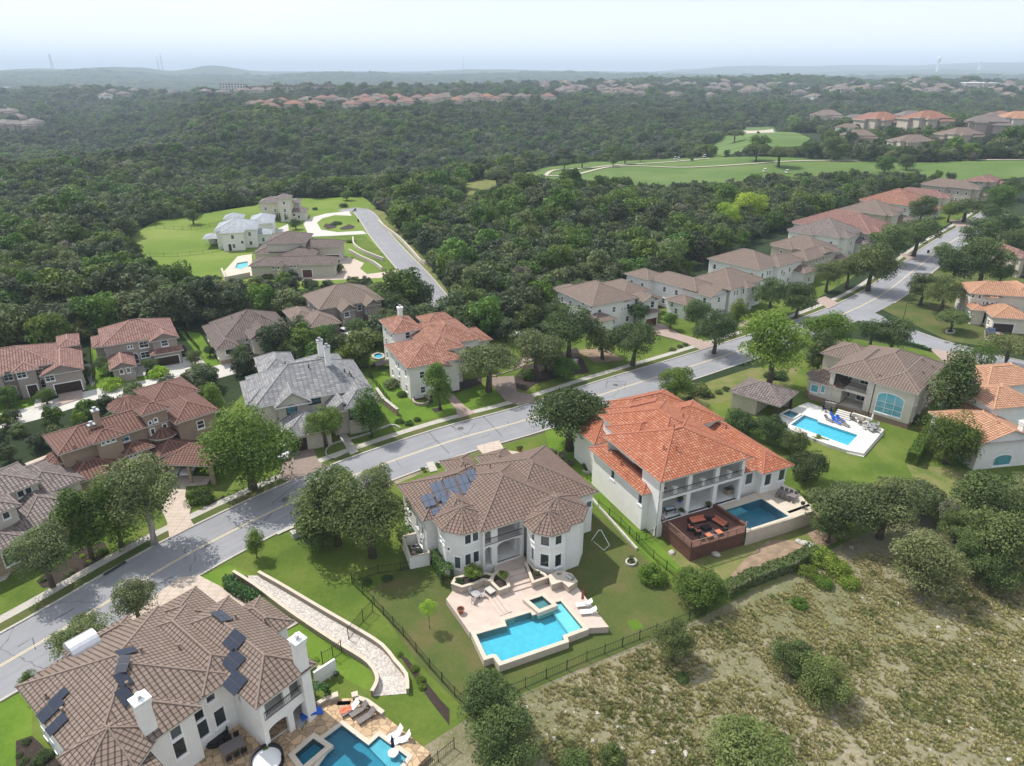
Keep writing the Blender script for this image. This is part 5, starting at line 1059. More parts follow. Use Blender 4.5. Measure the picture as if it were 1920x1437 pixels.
# pavilion by the pool terrace
pv = newhouse('open sided tiled pavilion with beige wall beside the hot tub terrace', -42, 'v5', 300, 540, 'beige', 'greybrown', name='pavilion', cat='pavilion')
r_ = pv.rect('v5', [90, 440, 400, 537, 522, 447], 3.6); pv.wing(None, None, 3.6, 24, xy=r_, walls='lb')
a, b_, c_, d_ = r_[0]+.6, r_[1]-.6, r_[2]+.6, r_[3]-.6
pv.segs.append(dict(p0=(a, c_), p1=(a+(b_-a)*.55, c_), z0=0, z1=3.6, ops=[], w=0, key='f', st=0)); pv.segs.append(dict(p0=(a+(b_-a)*.55, c_), p1=(a+(b_-a)*.55, d_), z0=0, z1=3.6, ops=[], w=0, key='r', st=0))
for x, y in ((b_-.4, c_), (b_-.4, d_-.4)): box_part(pv, 'post', x, x+.4, y, y+.4, 0, 3.5, 'garage')
pv.done()
# ------------------------------------------------------------ foliage
def leaf_cloud(seed, clumps, leaves, size, squash=.8, shape='round', core=True):
    """many leaf-sized faces spread through clumps; unit crown about 1 across, 0..h"""
    r = np.random.default_rng(seed); C_ = []
    for i in range(clumps):
        while True:
            p = r.uniform(-1, 1, 3); d = np.linalg.norm(p)
            if .35 < d < 1 or (d <= .35 and r.random() < .3): break
        if shape == 'cone': p[:2] *= max(.15, .95-.5*(p[2]+1)*.85)
        if shape == 'upright': p[:2] *= .8
        if shape == 'umbrella': p[2] = abs(p[2])*.9-.35
        C_.append((p*.37, r.uniform(.11, .21)*(1.25 if clumps < 25 else 1), r.random()))
    V_, T_ = [], []
    per = leaves//clumps
    for c, rad, tint in C_:
        n = r.normal(size=(per, 3)); n /= np.linalg.norm(n, axis=1)[:, None]; n[:, 2] = np.where(n[:, 2] < -.5, -n[:, 2], n[:, 2])
        rr = rad*(r.uniform(.55, 1.12, per)**.6)[:, None]; pos = c+n*rr*np.array([1, 1, .85]); pos[:, 2] *= squash
        nn = n*.9+r.normal(size=(per, 3))*.55+np.array([0, 0, .35]); nn /= np.linalg.norm(nn, axis=1)[:, None]
        a = np.cross(nn, r.normal(size=(per, 3))); a /= np.linalg.norm(a, axis=1)[:, None]; b_ = np.cross(nn, a); s_ = size*r.uniform(.6, 1.35, per)[:, None]
        q = np.stack([pos-a*s_-b_*s_*.1, pos-b_*s_*.62, pos+a*s_, pos+b_*s_*.62], 1)
        V_.append(q.reshape(-1, 3)); t_ = np.clip(tint*.6+.2+r.normal(size=per)*.14, 0, 1); T_.append(np.repeat(t_, 4))
    V_ = np.concatenate(V_); T_ = np.concatenate(T_); V_ /= max(np.ptp(V_[:, 0]), np.ptp(V_[:, 1]))*.97
    V_[:, 2] -= V_[:, 2].min()
    return V_, T_, [(c[0]*[1, 1, squash], c[1]) for c in C_]
def crown_mesh(name, V_, T_, m):
    me = bpy.data.meshes.new(name); n = len(V_); me.vertices.add(n); me.vertices.foreach_set('co', V_.ravel()); me.loops.add(n); me.loops.foreach_set('vertex_index', np.arange(n))
    me.polygons.add(n//4); me.polygons.foreach_set('loop_start', np.arange(0, n, 4)); me.polygons.foreach_set('loop_total', np.full(n//4, 4)); me.update(calc_edges=True)
    at_ = me.attributes.new('tint', 'FLOAT', 'POINT'); at_.data.foreach_set('value', T_); me.materials.append(m); return me
SHAPES = {}   # shape: list of (V, T, clumps, height)
for nm, cl, lv, sz, sq, shp, k in (('oak', 44, 10500, .0155, .82, 'round', 4), ('big', 64, 18000, .0125, .95, 'round', 2), ('wide', 48, 12500, .0148, .62, 'umbrella', 3), ('cone', 46, 9000, .018, 1.55, 'cone', 2), ('upright', 34, 8000, .019, 1.25, 'upright', 2), ('sparse', 18, 2600, .026, 1.05, 'round', 2), ('bush', 20, 3000, .03, .75, 'umbrella', 2), ('wood', 26, 2600, .033, .85, 'round', 4)):
    SHAPES[nm] = [leaf_cloud(100+i*7+len(nm)*31, cl, lv, sz, sq, shp) for i in range(k)]
MESH = {}
def crown(shape, i, m):
    key = (shape, i, m)
    if key not in MESH: V_, T_, _ = SHAPES[shape][i]; MESH[key] = crown_mesh('crown', V_, T_, M[m])
    return MESH[key]
TR = {}
def trunk_mesh(shape, i, frac, m):
    """tapered trunk and limbs reaching into the clumps; unit crown width, crown bottom at frac"""
    key = (shape, i, frac, m)
    if key in TR: return TR[key]
    V_, T_, C_ = SHAPES[shape][i]; h = V_[:, 2].max(); r = random.Random(i*5+len(shape)); mb = MB(); base = frac+h*.18
    bend = [(0, 0, 0), (r.uniform(-.02, .02), r.uniform(-.02, .02), base*.5), (r.uniform(-.04, .04), r.uniform(-.04, .04), base)]
    w_ = .04 if shape != 'sparse' else .02
    mb.tube([(0, 0, -.01)]+bend[1:], [w_*1.35, w_, w_*.75], 7)
    cs = r.sample(C_, min(8, len(C_))); zmin = 0
    for c, rad in cs:
        e_ = (c[0]*.85, c[1]*.85, frac+h*.5+c[2]*.85); mid = ((bend[2][0]+e_[0])*.5+r.uniform(-.03, .03), (bend[2][1]+e_[1])*.5+r.uniform(-.03, .03), base+(e_[2]-base)*.42)
        mb.tube([bend[2], mid, e_], [w_*.55, w_*.36, w_*.12], 5, cap=False)
    me = bpy.data.meshes.new('trunk'); me.from_pydata(mb.v, [], mb.f); me.materials.append(M[m]); me.polygons.foreach_set('use_smooth', [True]*len(mb.f)); me.update(); TR[key] = me; return me
def plant(name, x, y, diam, shape, m, label, cat, group=None, frac=.28, bark='bark', zs=1., var=None, z0=0.):
    i = (var if var is not None else random.randrange(99)) % len(SHAPES[shape]); root = empty(name, (x, y, z0), random.uniform(0, 6.28), label, cat, group); root.scale = (diam, diam*random.uniform(.92, 1.05), diam*zs)
    if frac > 0 or shape != 'bush':
        t_ = bpy.data.objects.new('trunk', trunk_mesh(shape, i, frac, bark)); col.objects.link(t_); t_.parent = root
    c = bpy.data.objects.new('crown' if shape not in ('bush',) else 'foliage', crown(shape, i, m)); col.objects.link(c); c.parent = root; c.location = (0, 0, frac)
    return root
def tree(v, x, y, wpx, shape, m, label, frac=.28, name='tree', zs=1., bark='bark', cat='tree', group=None, z0=0.):
    """photo point of the crown's middle and its width there"""
    h = max(q[:, 2].max() for q, _, _ in SHAPES[shape]); hc = (frac+h*.5)*zs; d = 8.
    wpx = wpx/VW[v][2]*(1.0 if shape in ('bush', 'sparse') else 1.13)
    for _ in range(12):
        X_, Y_ = at(v, x, y, z0+hc*d); dep = Y_*CP-(z0+hc*d-CAMH)*SP; d = wpx*dep/1300
    return plant(name, X_, Y_, d, shape, m, label, cat, group, frac, bark, zs, z0=z0)
T_ = tree
T_('p', 458, 828, 168, 'big', 'vivid', 'tallest bright green tree between the tan villa and the grey house driveway', zs=1.02, frac=.14)
T_('p', 690, 955, 148, 'wide', 'oak', 'spreading live oak with leaning trunk left of the solar-roofed centre house', frac=.42, zs=1.1)
T_('p', 622, 935, 140, 'oak', 'oak', 'broad oak at the curb beside the leaning live oak', frac=.3)
T_('p', 705, 898, 66, 'oak', 'olive', 'lighter oak crown at the street behind the leaning live oak', frac=.35)
T_('p', 632, 893, 56, 'oak', 'darkoak', 'smaller dark oak touching the street edge behind the broad oak', frac=.35)
T_('p', 598, 985, 88, 'oak', 'darkoak', 'low dark oak in front of the broad oak by the lawn', frac=.1)
T_('p', 803, 1138, 36, 'sparse', 'lime', 'young yellow-green tree alone on the lawn left of the patio', frac=.95, name='young_tree')
T_('p', 476, 1014, 38, 'upright', 'bright', 'small bright tree on the lawn at the street curb', frac=.3, name='young_tree')
T_('p', 249, 1117, 84, 'oak', 'olive', 'silvery oak between street and lower left driveway', frac=.3)
T_('p', 152, 1185, 104, 'oak', 'olive', 'larger silvery oak before the metal cowl of the lower left house', frac=.3)
T_('p', 56, 1278, 38, 'upright', 'green', 'small upright tree at the far end of the lower left roof', frac=.1)
T_('p', 75, 1028, 104, 'oak', 'olive', 'soft grey-green tree covering the arched stone entry at the left edge', frac=.35, zs=1.1)
T_('p', 148, 968, 90, 'upright', 'green', 'mid green tree left of the dark conical tree', frac=.32)
T_('p', 208, 955, 88, 'cone', 'green', 'dark green dense tree between the mid green and the white trunked tree', frac=.1, zs=.8)
T_('p', 263, 915, 128, 'oak', 'olive', 'dusty green tree with white trunk in front of the tan villa', frac=.45, bark='palebark', zs=1.1)
T_('p', 373, 928, 54, 'bush', 'green', 'round leafy shrub beside the carport driveway', frac=.02, name='large_shrub', cat='shrub', zs=1.15)
T_('p', 606, 788, 70, 'oak', 'green', 'round tree in front of the grey house entry', frac=.35)
T_('p', 692, 768, 62, 'upright', 'green', 'upright tree at the right end of the grey house', frac=.2)
T_('p', 822, 712, 56, 'upright', 'bright', 'bright green upright tree in the tiled house front lawn', frac=.35)
T_('p', 915, 668, 118, 'wide', 'olive', 'wide olive oak over the brown paver driveway', frac=.32, zs=1.1)
T_('p', 1008, 643, 98, 'oak', 'olive', 'olive oak right of the wide driveway oak', frac=.3)
T_('p', 1068, 612, 104, 'oak', 'darkoak', 'dark oak touching the front of the turreted house', frac=.2)
T_('p', 1132, 632, 70, 'oak', 'darkoak', 'left oak of the dark pair before the turreted house', frac=.2); T_('p', 1190, 628, 90, 'oak', 'darkoak', 'right oak of the dark pair before the turreted house driveway', frac=.25)
T_('p', 1060, 690, 50, 'oak', 'green', 'green tree behind the stone sign wall', frac=.1)
T_('p', 1070, 762, 150, 'wide', 'darkoak', 'big dark live oak at the curb left of the orange roof', frac=.3, zs=1.15)
T_('p', 1270, 713, 66, 'oak', 'bright', 'bright green tree between street and orange roof', frac=.2); T_('p', 1310, 728, 46, 'bush', 'oak', 'olive shrub right of the bright green curb tree', frac=.05, name='large_shrub', cat='shrub')
T_('p', 1456, 635, 112, 'oak', 'bright', 'tall lime green tree at the street behind the tiled pavilion', frac=.35, zs=1.15)
T_('p', 1556, 608, 92, 'oak', 'bright', 'second lime green tree right of the tallest lime tree', frac=.25, zs=1.05); T_('p', 1540, 655, 56, 'upright', 'oak', 'brownish magnolia between the lime trees and the beige house', frac=.1)
T_('p', 1640, 615, 62, 'oak', 'darkoak', 'left dark oak behind the beige house at the junction', frac=.25); T_('p', 1678, 622, 66, 'oak', 'darkoak', 'right dark oak behind the beige house at the junction', frac=.25)
T_('p', 1790, 722, 86, 'cone', 'darkoak', 'tall dark magnolia right of the beige house', frac=.05, zs=.9)
T_('p', 1788, 818, 108, 'big', 'vivid', 'dense vivid green round tree before the peach roofed house', frac=.02, zs=1.15)
T_('p', 1845, 664, 68, 'sparse', 'green', 'light tree on the lawn at the side street', frac=.5, zs=.9); T_('p', 1898, 642, 88, 'wide', 'olive', 'olive tree reaching in at the right edge by the side street', frac=.35)
for x, y, w_, lb in ((1390, 788, 62, 'leftmost dark round tree right of the orange roof, below the pavilion'), (1446, 804, 64, 'second dark round tree right of the orange roof'), (1490, 826, 52, 'small dark tree squeezed between the round trees by the pool'), (1517, 868, 74, 'nearest and largest dark round tree right of the orange roof')): T_('p', x, y, w_, 'oak', 'darkoak', lb, frac=.04, zs=1.15)
for x, y, w_, sh, m_, lb in ((1588, 940, 122, 'oak', 'olive', 'greyish oak right of the orange house pool steps'), (1665, 945, 120, 'oak', 'olive', 'middle greyish oak of the line behind the scrub'), (1722, 925, 100, 'wide', 'olive', 'spreading greyish oak in front of the hedge'), (1745, 1052, 112, 'oak', 'olive', 'oak standing alone on the rocky slope below the line'),
                             (1850, 930, 112, 'oak', 'oak', 'upper oak of the dark group at the right edge'), (1888, 1010, 124, 'oak', 'oak', 'largest oak of the dark group at the right edge'), (1838, 1040, 88, 'oak', 'oak', 'lower left oak of the dark group at the right edge'), (1910, 930, 90, 'oak', 'olive', 'oak cut by the right edge below the arched window')): T_('p', x, y, w_*1.08, sh, m_, lb, frac=.16, name='oak_tree')
T_('p', 1783, 955, 44, 'sparse', 'grey', 'thin half bare grey tree on the dry lawn at right', frac=.5, zs=1.2)
T_('p', 1490, 1232, 88, 'oak', 'oak', 'left half of the bushy oak pair in the scrub field', frac=.03, name='oak_tree'); T_('p', 1548, 1275, 92, 'oak', 'oak', 'right half of the bushy oak pair in the scrub field', frac=.1, name='oak_tree')
T_('p', 1405, 1412, 165, 'oak', 'oak', 'wide shrubby oak cut by the bottom edge', frac=.02, zs=.6, name='oak_tree'); T_('p', 1265, 1196, 78, 'oak', 'oak', 'oak with visible trunk just outside the back yard fence', frac=.25, name='oak_tree')
T_('p', 915, 1310, 118, 'oak', 'darkoak', 'dark live oak at the near corner of the back yard fence', frac=.15, name='oak_tree'); T_('p', 945, 1378, 128, 'oak', 'darkoak', 'darker live oak below the fence corner oak', frac=.1, name='oak_tree')
T_('p', 1224, 1074, 58, 'bush', 'bright', 'yellow-green shrub beside the round planter', frac=.02, name='large_shrub', cat='shrub', zs=1.2); T_('p', 1312, 1097, 100, 'oak', 'green', 'bushy yellow-green tree at the right corner of the back yard', frac=.04, zs=.85)
for x, y, w_, m_, lb in ((1148, 1412, 54, 'oak', 'brownish shrub at the bottom edge, right of the live oaks'), (1080, 1425, 60, 'oak', 'low shrub at the bottom edge nearest the live oaks'), (1500, 1130, 34, 'green', 'small green bush at the scrub hedge end'), (1280, 1270, 30, 'oak', 'small dark bush in the shade of the trunked oak'), (1410, 1360, 50, 'green', 'green bush above the wide bottom oak')): T_('p', x, y, w_, 'bush', m_, lb, frac=.01, name='shrub', cat='shrub')
for k, (x, y, w_) in enumerate(((1540, 1040, 60), (1570, 1062, 56), (1515, 1070, 46), (1592, 1090, 44), (1545, 1090, 40))): T_('p', x, y, w_, 'bush', 'bright', 'bright green wild bush in the thicket where the oaks meet the dark hedge', frac=.01, name='shrub', cat='shrub', group='bright bushes of the scrub thicket')
for x, y, w_, m_, lb in ((1362, 404, 62, 'lime', 'left big yellow-green crown standing out of the middle wood'), (1408, 388, 66, 'lime', 'right big yellow-green crown standing out of the middle wood'), (1162, 468, 42, 'lime', 'yellow-green crown in the wood above the turreted house'), (1095, 480, 34, 'olive', 'pale crown left of the yellow-green one above the turreted house'), (938, 518, 44, 'bright', 'light green crown in the wood right of the lane'), (1040, 585, 66, 'darkoak', 'dark oak pressed against the left side of the turreted house'), (1025, 665, 58, 'oak', 'oak over the entry wall beside the brown driveway'), (1870, 1060, 90, 'oak', 'lowest oak of the dark group at the right edge'), (1800, 985, 70, 'oak', 'small oak filling the gap left of the dark group'), (1560, 985, 70, 'oak', 'low leafy oak at the end of the trailing hedge')): T_('p', x, y, w_, 'oak', m_, lb, frac=.14)
# street trees on the right
for x, y, w_, sh, m_, lb in ((1310, 583, 54, 'oak', 'darkoak', 'left dark oak before the walled white house'), (1345, 612, 78, 'oak', 'darkoak', 'large dark oak at the curb before the walled white house'), (1387, 583, 34, 'upright', 'bright', 'slim yellow-green tree beside the large curb oak'), (1448, 545, 62, 'oak', 'darkoak', 'oak in front of the broad tan roofed house'), (1500, 553, 66, 'oak', 'darkoak', 'right oak in front of the broad tan roofed house'),
                             (1199, 582, 44, 'oak', 'darkoak', 'small dark oak against the turreted house garage'), (1258, 598, 30, 'oak', 'green', 'little tree by the turreted house driveway'), (1556, 510, 56, 'oak', 'oak', 'first oak of the street row with bare trunk'), (1595, 500, 58, 'oak', 'oak', 'second oak of the street row'), (1640, 488, 84, 'oak', 'oak', 'third and widest oak of the street row'),
                             (1668, 448, 66, 'oak', 'oak', 'oak before the long dusty red roof'), (1725, 428, 76, 'oak', 'oak', 'oak where the street narrows'), (1732, 387, 50, 'oak', 'darkoak', 'dark oak before the peach brown roof'), (1783, 392, 34, 'oak', 'bright', 'yellow-green tree near the top of the street'), (1815, 384, 66, 'wide', 'darkoak', 'spreading dark oak near the top of the street'), (1880, 368, 54, 'oak', 'green', 'green tree at the right edge near the top of the street'),
                             (1735, 533, 56, 'oak', 'oak', 'left oak of the pair on the corner lawn'), (1775, 542, 66, 'oak', 'oak', 'right oak of the pair on the corner lawn'), (1790, 592, 62, 'wide', 'oak', 'small oak in a white ring on the corner lawn'), (1800, 488, 80, 'oak', 'darkoak', 'large dark oak right of the street bend'), (1850, 480, 84, 'oak', 'darkoak', 'second large dark oak right of the street bend'), (1838, 435, 64, 'oak', 'darkoak', 'oak above the large dark pair'),
                             (1885, 420, 66, 'oak', 'darkoak', 'dark oak below the street end'), (1908, 455, 60, 'oak', 'darkoak', 'dark oak at the right edge above the rosy roof'), (1900, 555, 40, 'bush', 'green', 'green shrub behind the round tower house'), (1880, 510, 44, 'oak', 'green', 'green tree behind the round tower house'), (1770, 470, 40, 'oak', 'oak', 'small oak at the street edge opposite the bins'), (1900, 350, 44, 'oak', 'darkoak', 'dark oak beside the last roofs'), (1862, 398, 40, 'oak', 'darkoak', 'small dark oak beyond the street end')): T_('p', x, y, w_, sh, m_, lb, frac=.26)
# trees of the left homes
for x, y, w_, sh, m_, lb in ((10, 742, 42, 'oak', 'green', 'tree cut by the left edge before the leftmost house'), (83, 738, 36, 'oak', 'green', 'round tree before the leftmost house entry'), (156, 698, 32, 'oak', 'darkoak', 'small oak left of the leftmost garage'), (193, 680, 38, 'oak', 'darkoak', 'dark tree left of the front gable of the turreted taupe house'), (206, 692, 36, 'oak', 'green', 'green tree right behind the front gable hedge'),
                             (210, 718, 46, 'bush', 'lime', 'yellow-green willow-like tree by the back street'), (281, 680, 32, 'oak', 'darkoak', 'dark tree before the round turret'), (297, 696, 42, 'bush', 'lime', 'pale yellow-green tree beside the white driveway'), (364, 668, 30, 'oak', 'oak', 'small oak in the white driveway corner'), (392, 656, 22, 'oak', 'darkoak', 'shrubby tree at the side of the third house'),
                             (447, 660, 34, 'oak', 'darkoak', 'tree before the white entry tower'), (506, 640, 32, 'cone', 'darkoak', 'cone shaped evergreen beside the entry tower'), (565, 622, 46, 'upright', 'darkoak', 'dark upright oak right of the third house'), (609, 626, 44, 'oak', 'green', 'round tree before the twin gabled house'), (676, 612, 60, 'oak', 'darkoak', 'large dark oak before the twin gables'), (722, 600, 56, 'oak', 'olive', 'greyish oak right of the twin gables'),
                             (735, 568, 54, 'oak', 'darkoak', 'dark oak behind the twin gabled house'), (785, 555, 52, 'oak', 'darkoak', 'dark oak at the lane end'), (700, 560, 48, 'oak', 'green', 'green oak behind the brown twin roof'), (790, 592, 60, 'oak', 'darkoak', 'oak between lane and white chimney'), (399, 755, 42, 'cone', 'bright', 'bright green conical evergreen behind the big tree'), (378, 735, 28, 'oak', 'green', 'small green tree behind the conical evergreen'),
                             (677, 672, 34, 'oak', 'green', 'round green tree by the hot tub'), (655, 662, 30, 'upright', 'bright', 'bright slim tree right of the grey roof chimneys'), (697, 630, 36, 'bush', 'green', 'green shrub beyond the pickup driveway'), (640, 665, 30, 'bush', 'olive', 'grey-green shrub behind the twin chimneys'), (778, 708, 38, 'oak', 'oak', 'dark tree against the white side wall of the tiled house'), (941, 606, 32, 'oak', 'oak', 'round tree with white blossom by the back fence'),
                             (735, 718, 38, 'bush', 'olive', 'pale flowering shrub beside the white house'), (753, 738, 22, 'bush', 'green', 'small round shrub in mulch left of the bright tree'), (742, 645, 30, 'bush', 'oak', 'shrub beneath the white chimney')): T_('p', x, y, w_, sh, m_, lb, frac=.18 if sh != 'bush' else .02)
# shrubs of the near gardens
def shrubs(v, l, m_, label, group, fr=.01, cat='shrub', z0=0.):
    for x, y, w_ in l: T_(v, x, y, w_, 'bush', m_, label, frac=fr, name='shrub', cat=cat, group=group, z0=z0)
shrubs('v1', [(85, 1225, 40), (165, 1300, 55), (195, 1360, 62), (205, 1400, 50)], 'bright', 'yellow-green shrub in the bed left of the back yard fence', 'shrubs left of the yard fence')
shrubs('x7', [(660, 1210, 95), (830, 1180, 100)], 'darkoak', 'clipped dark shrub in the shade inside the back yard fence', 'shaded clipped shrubs')
shrubs('v1', [(210, 225, 30), (220, 240, 26), (285, 200, 28), (296, 212, 26)], 'green', 'clipped ball shrub beside the front walk of the centre house', 'ball shrubs at the front walk')
shrubs('v1', [(480, 770, 110)], 'bright', 'light green shrub in the planter before the left bay', None, .3, z0=1.6); shrubs('v1', [(640, 795, 70)], 'bright', 'upright light green shrub in the small stone planter', None, .4, z0=1.5)
shrubs('v1', [(405, 830, 60), (550, 800, 40), (825, 785, 40)], 'darkoak', 'low dark shrub in a stone planter against the centre house', 'low planter shrubs', z0=1.6)
shrubs('x6', [(555, 655, 45), (600, 690, 40), (630, 660, 35), (615, 610, 35)], 'lime', 'yellow flowering shrub in the mulch bed at the street', 'yellow shrubs in the street bed')
shrubs('x6', [(440, 790, 55), (475, 760, 50)], 'olive', 'silvery round shrub in the mulch bed at the street', 'silvery shrubs in the street bed'); shrubs('x6', [(290, 815, 50), (680, 620, 90), (330, 740, 60)], 'green', 'green shrub under the trees of the street bed', 'green shrubs in the street bed')
shrubs('v3', [(110, 1040, 45), (135, 1075, 60), (200, 1080, 50), (150, 960, 60), (250, 1040, 110)], 'darkoak', 'dark clipped shrub at the lower left corner of the solar house', 'shrubs at the lower left corner')
shrubs('v3', [(1155, 1070, 120)], 'green', 'feathery green bush at the flagstone terrace wall', None); shrubs('v3', [(1830, 480, 50)], 'lime', 'reddish yellow shrub at the far corner of the solar house', None)
shrubs('v4', [(215, 15, 70)], 'bright', 'yellow-green bush at the head of the gravel channel', None)
shrubs('y2', [(1245, 860, 60), (1300, 870, 60), (1350, 850, 50)], 'green', 'low mixed shrub in the oval bed near the sidewalk', 'shrubs of the oval bed'); shrubs('y2', [(960, 860, 60), (1420, 740, 50), (1265, 690, 40)], 'green', 'shrub beside the grey house walk and the stone ring', 'foundation shrubs')
shrubs('y2', [(960, 380, 100), (1060, 400, 110), (1090, 360, 90), (920, 440, 70), (1000, 450, 60), (1090, 530, 40)], 'green', 'leafy shrub in the thicket right of the white pickup truck', 'shrub thicket by the pickup')
shrubs('y4', [(300, 860, 130), (540, 790, 120), (480, 830, 80)], 'green', 'dense shrub around the stone sign wall', 'shrubs at the sign wall'); shrubs('y4', [(1195, 710, 50), (1240, 690, 40), (1275, 680, 40)], 'olive', 'low shrub in the kerbside bed of the pinkish driveway', 'kerbside bed shrubs')
shrubs('v2', [(590, 115, 60), (640, 130, 70), (700, 120, 60), (770, 95, 60), (900, 70, 70), (960, 50, 60), (1010, 30, 60)], 'oak', 'dull green shrub in the row between street lawn and pavilion', 'shrub row by the pavilion')
shrubs('v1', [(960, 150, 60), (900, 130, 60), (1000, 190, 60), (930, 180, 55)], 'grey', 'greyish flowering shrub in the bed right of the centre house drive', 'greyish shrubs by the drive')
shrubs('v2', [(1180, 700, 90), (1210, 680, 50)], 'green', 'flower filled planting beside the porch kitchen', 'porch plantings'); shrubs('v2', [(75, 545, 80)], 'olive', 'grey-green plant in the white stone ring', None)
shrubs('v2', [(1530, 760, 70), (1480, 720, 60), (1570, 780, 50)], 'green', 'leafy shrub along the dining end of the pool patio', 'patio edge shrubs')
shrubs('v5', [(400, 335, 120), (350, 340, 90)], 'darkoak', 'dark shrub at the foot of the tall lime tree', 'shrubs under the lime tree'); shrubs('v5', [(1260, 620, 110)], 'darkoak', 'dark shrub at the right corner of the beige house', None); shrubs('v5', [(640, 730, 80), (690, 745, 60)], 'bright', 'banana plant cluster beside the turquoise pool', 'banana plants by the pool')
shrubs('v5', [(1600, 980, 60), (1850, 985, 80)], 'green', 'shrub at the foot of the peach roofed house', 'shrubs below the arched window')

# hedges: leaves over a box
def hedge(label, line, w_, h_, m='hedge', name='hedge', dens=150, leaf=.13):
    r = np.random.default_rng(len(label)); Vs = []; Ts = []
    for a, b_ in zip(line, line[1:]):
        a = np.array(a); b_ = np.array(b_); L_ = np.linalg.norm(b_-a); d = (b_-a)/L_; nn = np.array([-d[1], d[0]]); n = int(L_*(w_+2*h_)*dens*.6)
        s_ = r.uniform(0, L_, n); k = r.uniform(0, w_+2*h_, n); side = np.where(k < h_, -1, np.where(k > h_+w_, 1, 0)); o = np.where(side == 0, (k-h_)-w_/2, side*w_/2); z = np.where(side == 0, h_, np.where(side < 0, k, k-h_-w_))
        jit = r.normal(size=(n, 3))*.07*min(1, h_); wob = .12*np.sin(s_*1.7)+.08*np.sin(s_*4.1+1); P_ = np.stack([a[0]+d[0]*s_+nn[0]*o, a[1]+d[1]*s_+nn[1]*o, z+wob*(z > h_*.6)], 1)+jit
        N_ = np.stack([nn[0]*side, nn[1]*side, (side == 0)*1.], 1)+r.normal(size=(n, 3))*.5; N_ /= np.linalg.norm(N_, axis=1)[:, None]
        t1 = np.cross(N_, r.normal(size=(n, 3))); t1 /= np.linalg.norm(t1, axis=1)[:, None]; t2 = np.cross(N_, t1); q = leaf*r.uniform(.6, 1.3, n)[:, None]
        Vs.append(np.stack([P_-t1*q, P_-t2*q*.7, P_+t1*q, P_+t2*q*.7], 1).reshape(-1, 3)); Ts.append(np.repeat(np.clip(r.normal(.5, .2, n), 0, 1), 4))
    me = crown_mesh(name, np.concatenate(Vs), np.concatenate(Ts), M[m]); o = bpy.data.objects.new(name, me); col.objects.link(o); return tag(o, label, 'hedge')
hedge('thick clipped hedge along the left wall of the centre house', pts('v1', [290, 735, 345, 850]), 1.6, 2.2)
hedge('clipped hedge above the walled service court', pts('x7', [980, 830, 1040, 900]), 2.2, 1.6)
hedge('curved clipped hedge at the head of the gravel channel', pts('v4', [130, 45, 110, 75, 180, 130, 260, 175, 330, 195]), 1.3, 1.1)
hedge('trailing hedge hiding the retaining wall beside the scrub field', pts('v2', [1000, 1425, 1150, 1350, 1300, 1290, 1450, 1240, 1590, 1150]), 1.6, 1.5, 'oak')
hedge('tall clipped hedge separating the beige and peach homes', pts('v5', [1215, 900, 1270, 810, 1310, 750]), 1.6, 2.2, 'green')
hedge('dark hedge beside the arched porch of the solar house', pts('v4', [750, 920, 790, 860]), 2., 1.8)
hedge('low hedge along the kerb at the junction lawn', pts('x8', [210, 545, 260, 560, 330, 580]), .8, .6)
# ------------------------------------------------------------ terraces, pools, walls, fences
def offset_poly(P_, d):
    P_ = [Vector(p[:2]) for p in P_]; A_ = sum(P_[i].x*P_[(i+1) % len(P_)].y-P_[(i+1) % len(P_)].x*P_[i].y for i in range(len(P_)))
    s_ = 1 if A_ > 0 else -1; o = []
    for i in range(len(P_)):
        a, b_, c = P_[i-1], P_[i], P_[(i+1) % len(P_)]; d1 = (b_-a).normalized(); d2 = (c-b_).normalized(); n1 = Vector((d1.y, -d1.x))*s_; n2 = Vector((d2.y, -d2.x))*s_
        q = n1+n2; q = q/max(.35, q.length_squared)*2*d/1.; o.append(tuple(b_+q*(1.)))
    return o
def pool(label, outline, zt, depth, floor='plaster', water='water', cop='coping', cw=.4, z0=None, steps=(), shelf=None, name='swimming_pool', base=None, ch=.06):
    c = Vector((sum(p[0] for p in outline)/len(outline), sum(p[1] for p in outline)/len(outline))); root = empty(name, (c.x, c.y, 0), 0, label, 'pool' if 'pool' in name else 'hot tub')
    loc = [(p[0]-c.x, p[1]-c.y) for p in outline]; mb = MB(); A_ = sum(loc[i][0]*loc[(i+1) % len(loc)][1]-loc[(i+1) % len(loc)][0]*loc[i][1] for i in range(len(loc)))
    ring = loc if A_ > 0 else loc[::-1]; mb.slab(ring, zt-depth, zt-depth)
    for i in range(len(ring)):
        a, b_ = ring[i], ring[(i+1) % len(ring)]; mb.quad([(a[0], a[1], zt+.02), (b_[0], b_[1], zt+.02), (b_[0], b_[1], zt-depth), (a[0], a[1], zt-depth)])
    mb.build('basin', M[floor], root)
    mb = MB(); mb.slab(offset_poly(ring, cw), z0 if z0 is not None else zt-.05, zt+ch, [ring]); mb.build('coping', M[cop], root)
    if base is not None: mb = MB(); mb.slab(offset_poly(ring, cw-.05), base, (z0 if z0 is not None else zt-.05)-.001, [offset_poly(ring, .02)]); mb.build('outer_wall', M[cop], root)
    mb = MB(); mb.slab(ring, zt-.09, zt-.09); mb.build('water', M[water], root)
    for l, z in steps: mb = MB(); mb.slab([(p[0]-c.x, p[1]-c.y) for p in l], zt-depth+.004, z); mb.build('pool_step', M['shelf'], root)
    if shelf: mb = MB(); mb.slab([(p[0]-c.x, p[1]-c.y) for p in shelf], zt-depth+.006, zt-.24); mb.build('shallow_shelf', M['shelf'], root)
    return root
def lerp2(a, b_, t_): return (a[0]+(b_[0]-a[0])*t_, a[1]+(b_[1]-a[1])*t_)
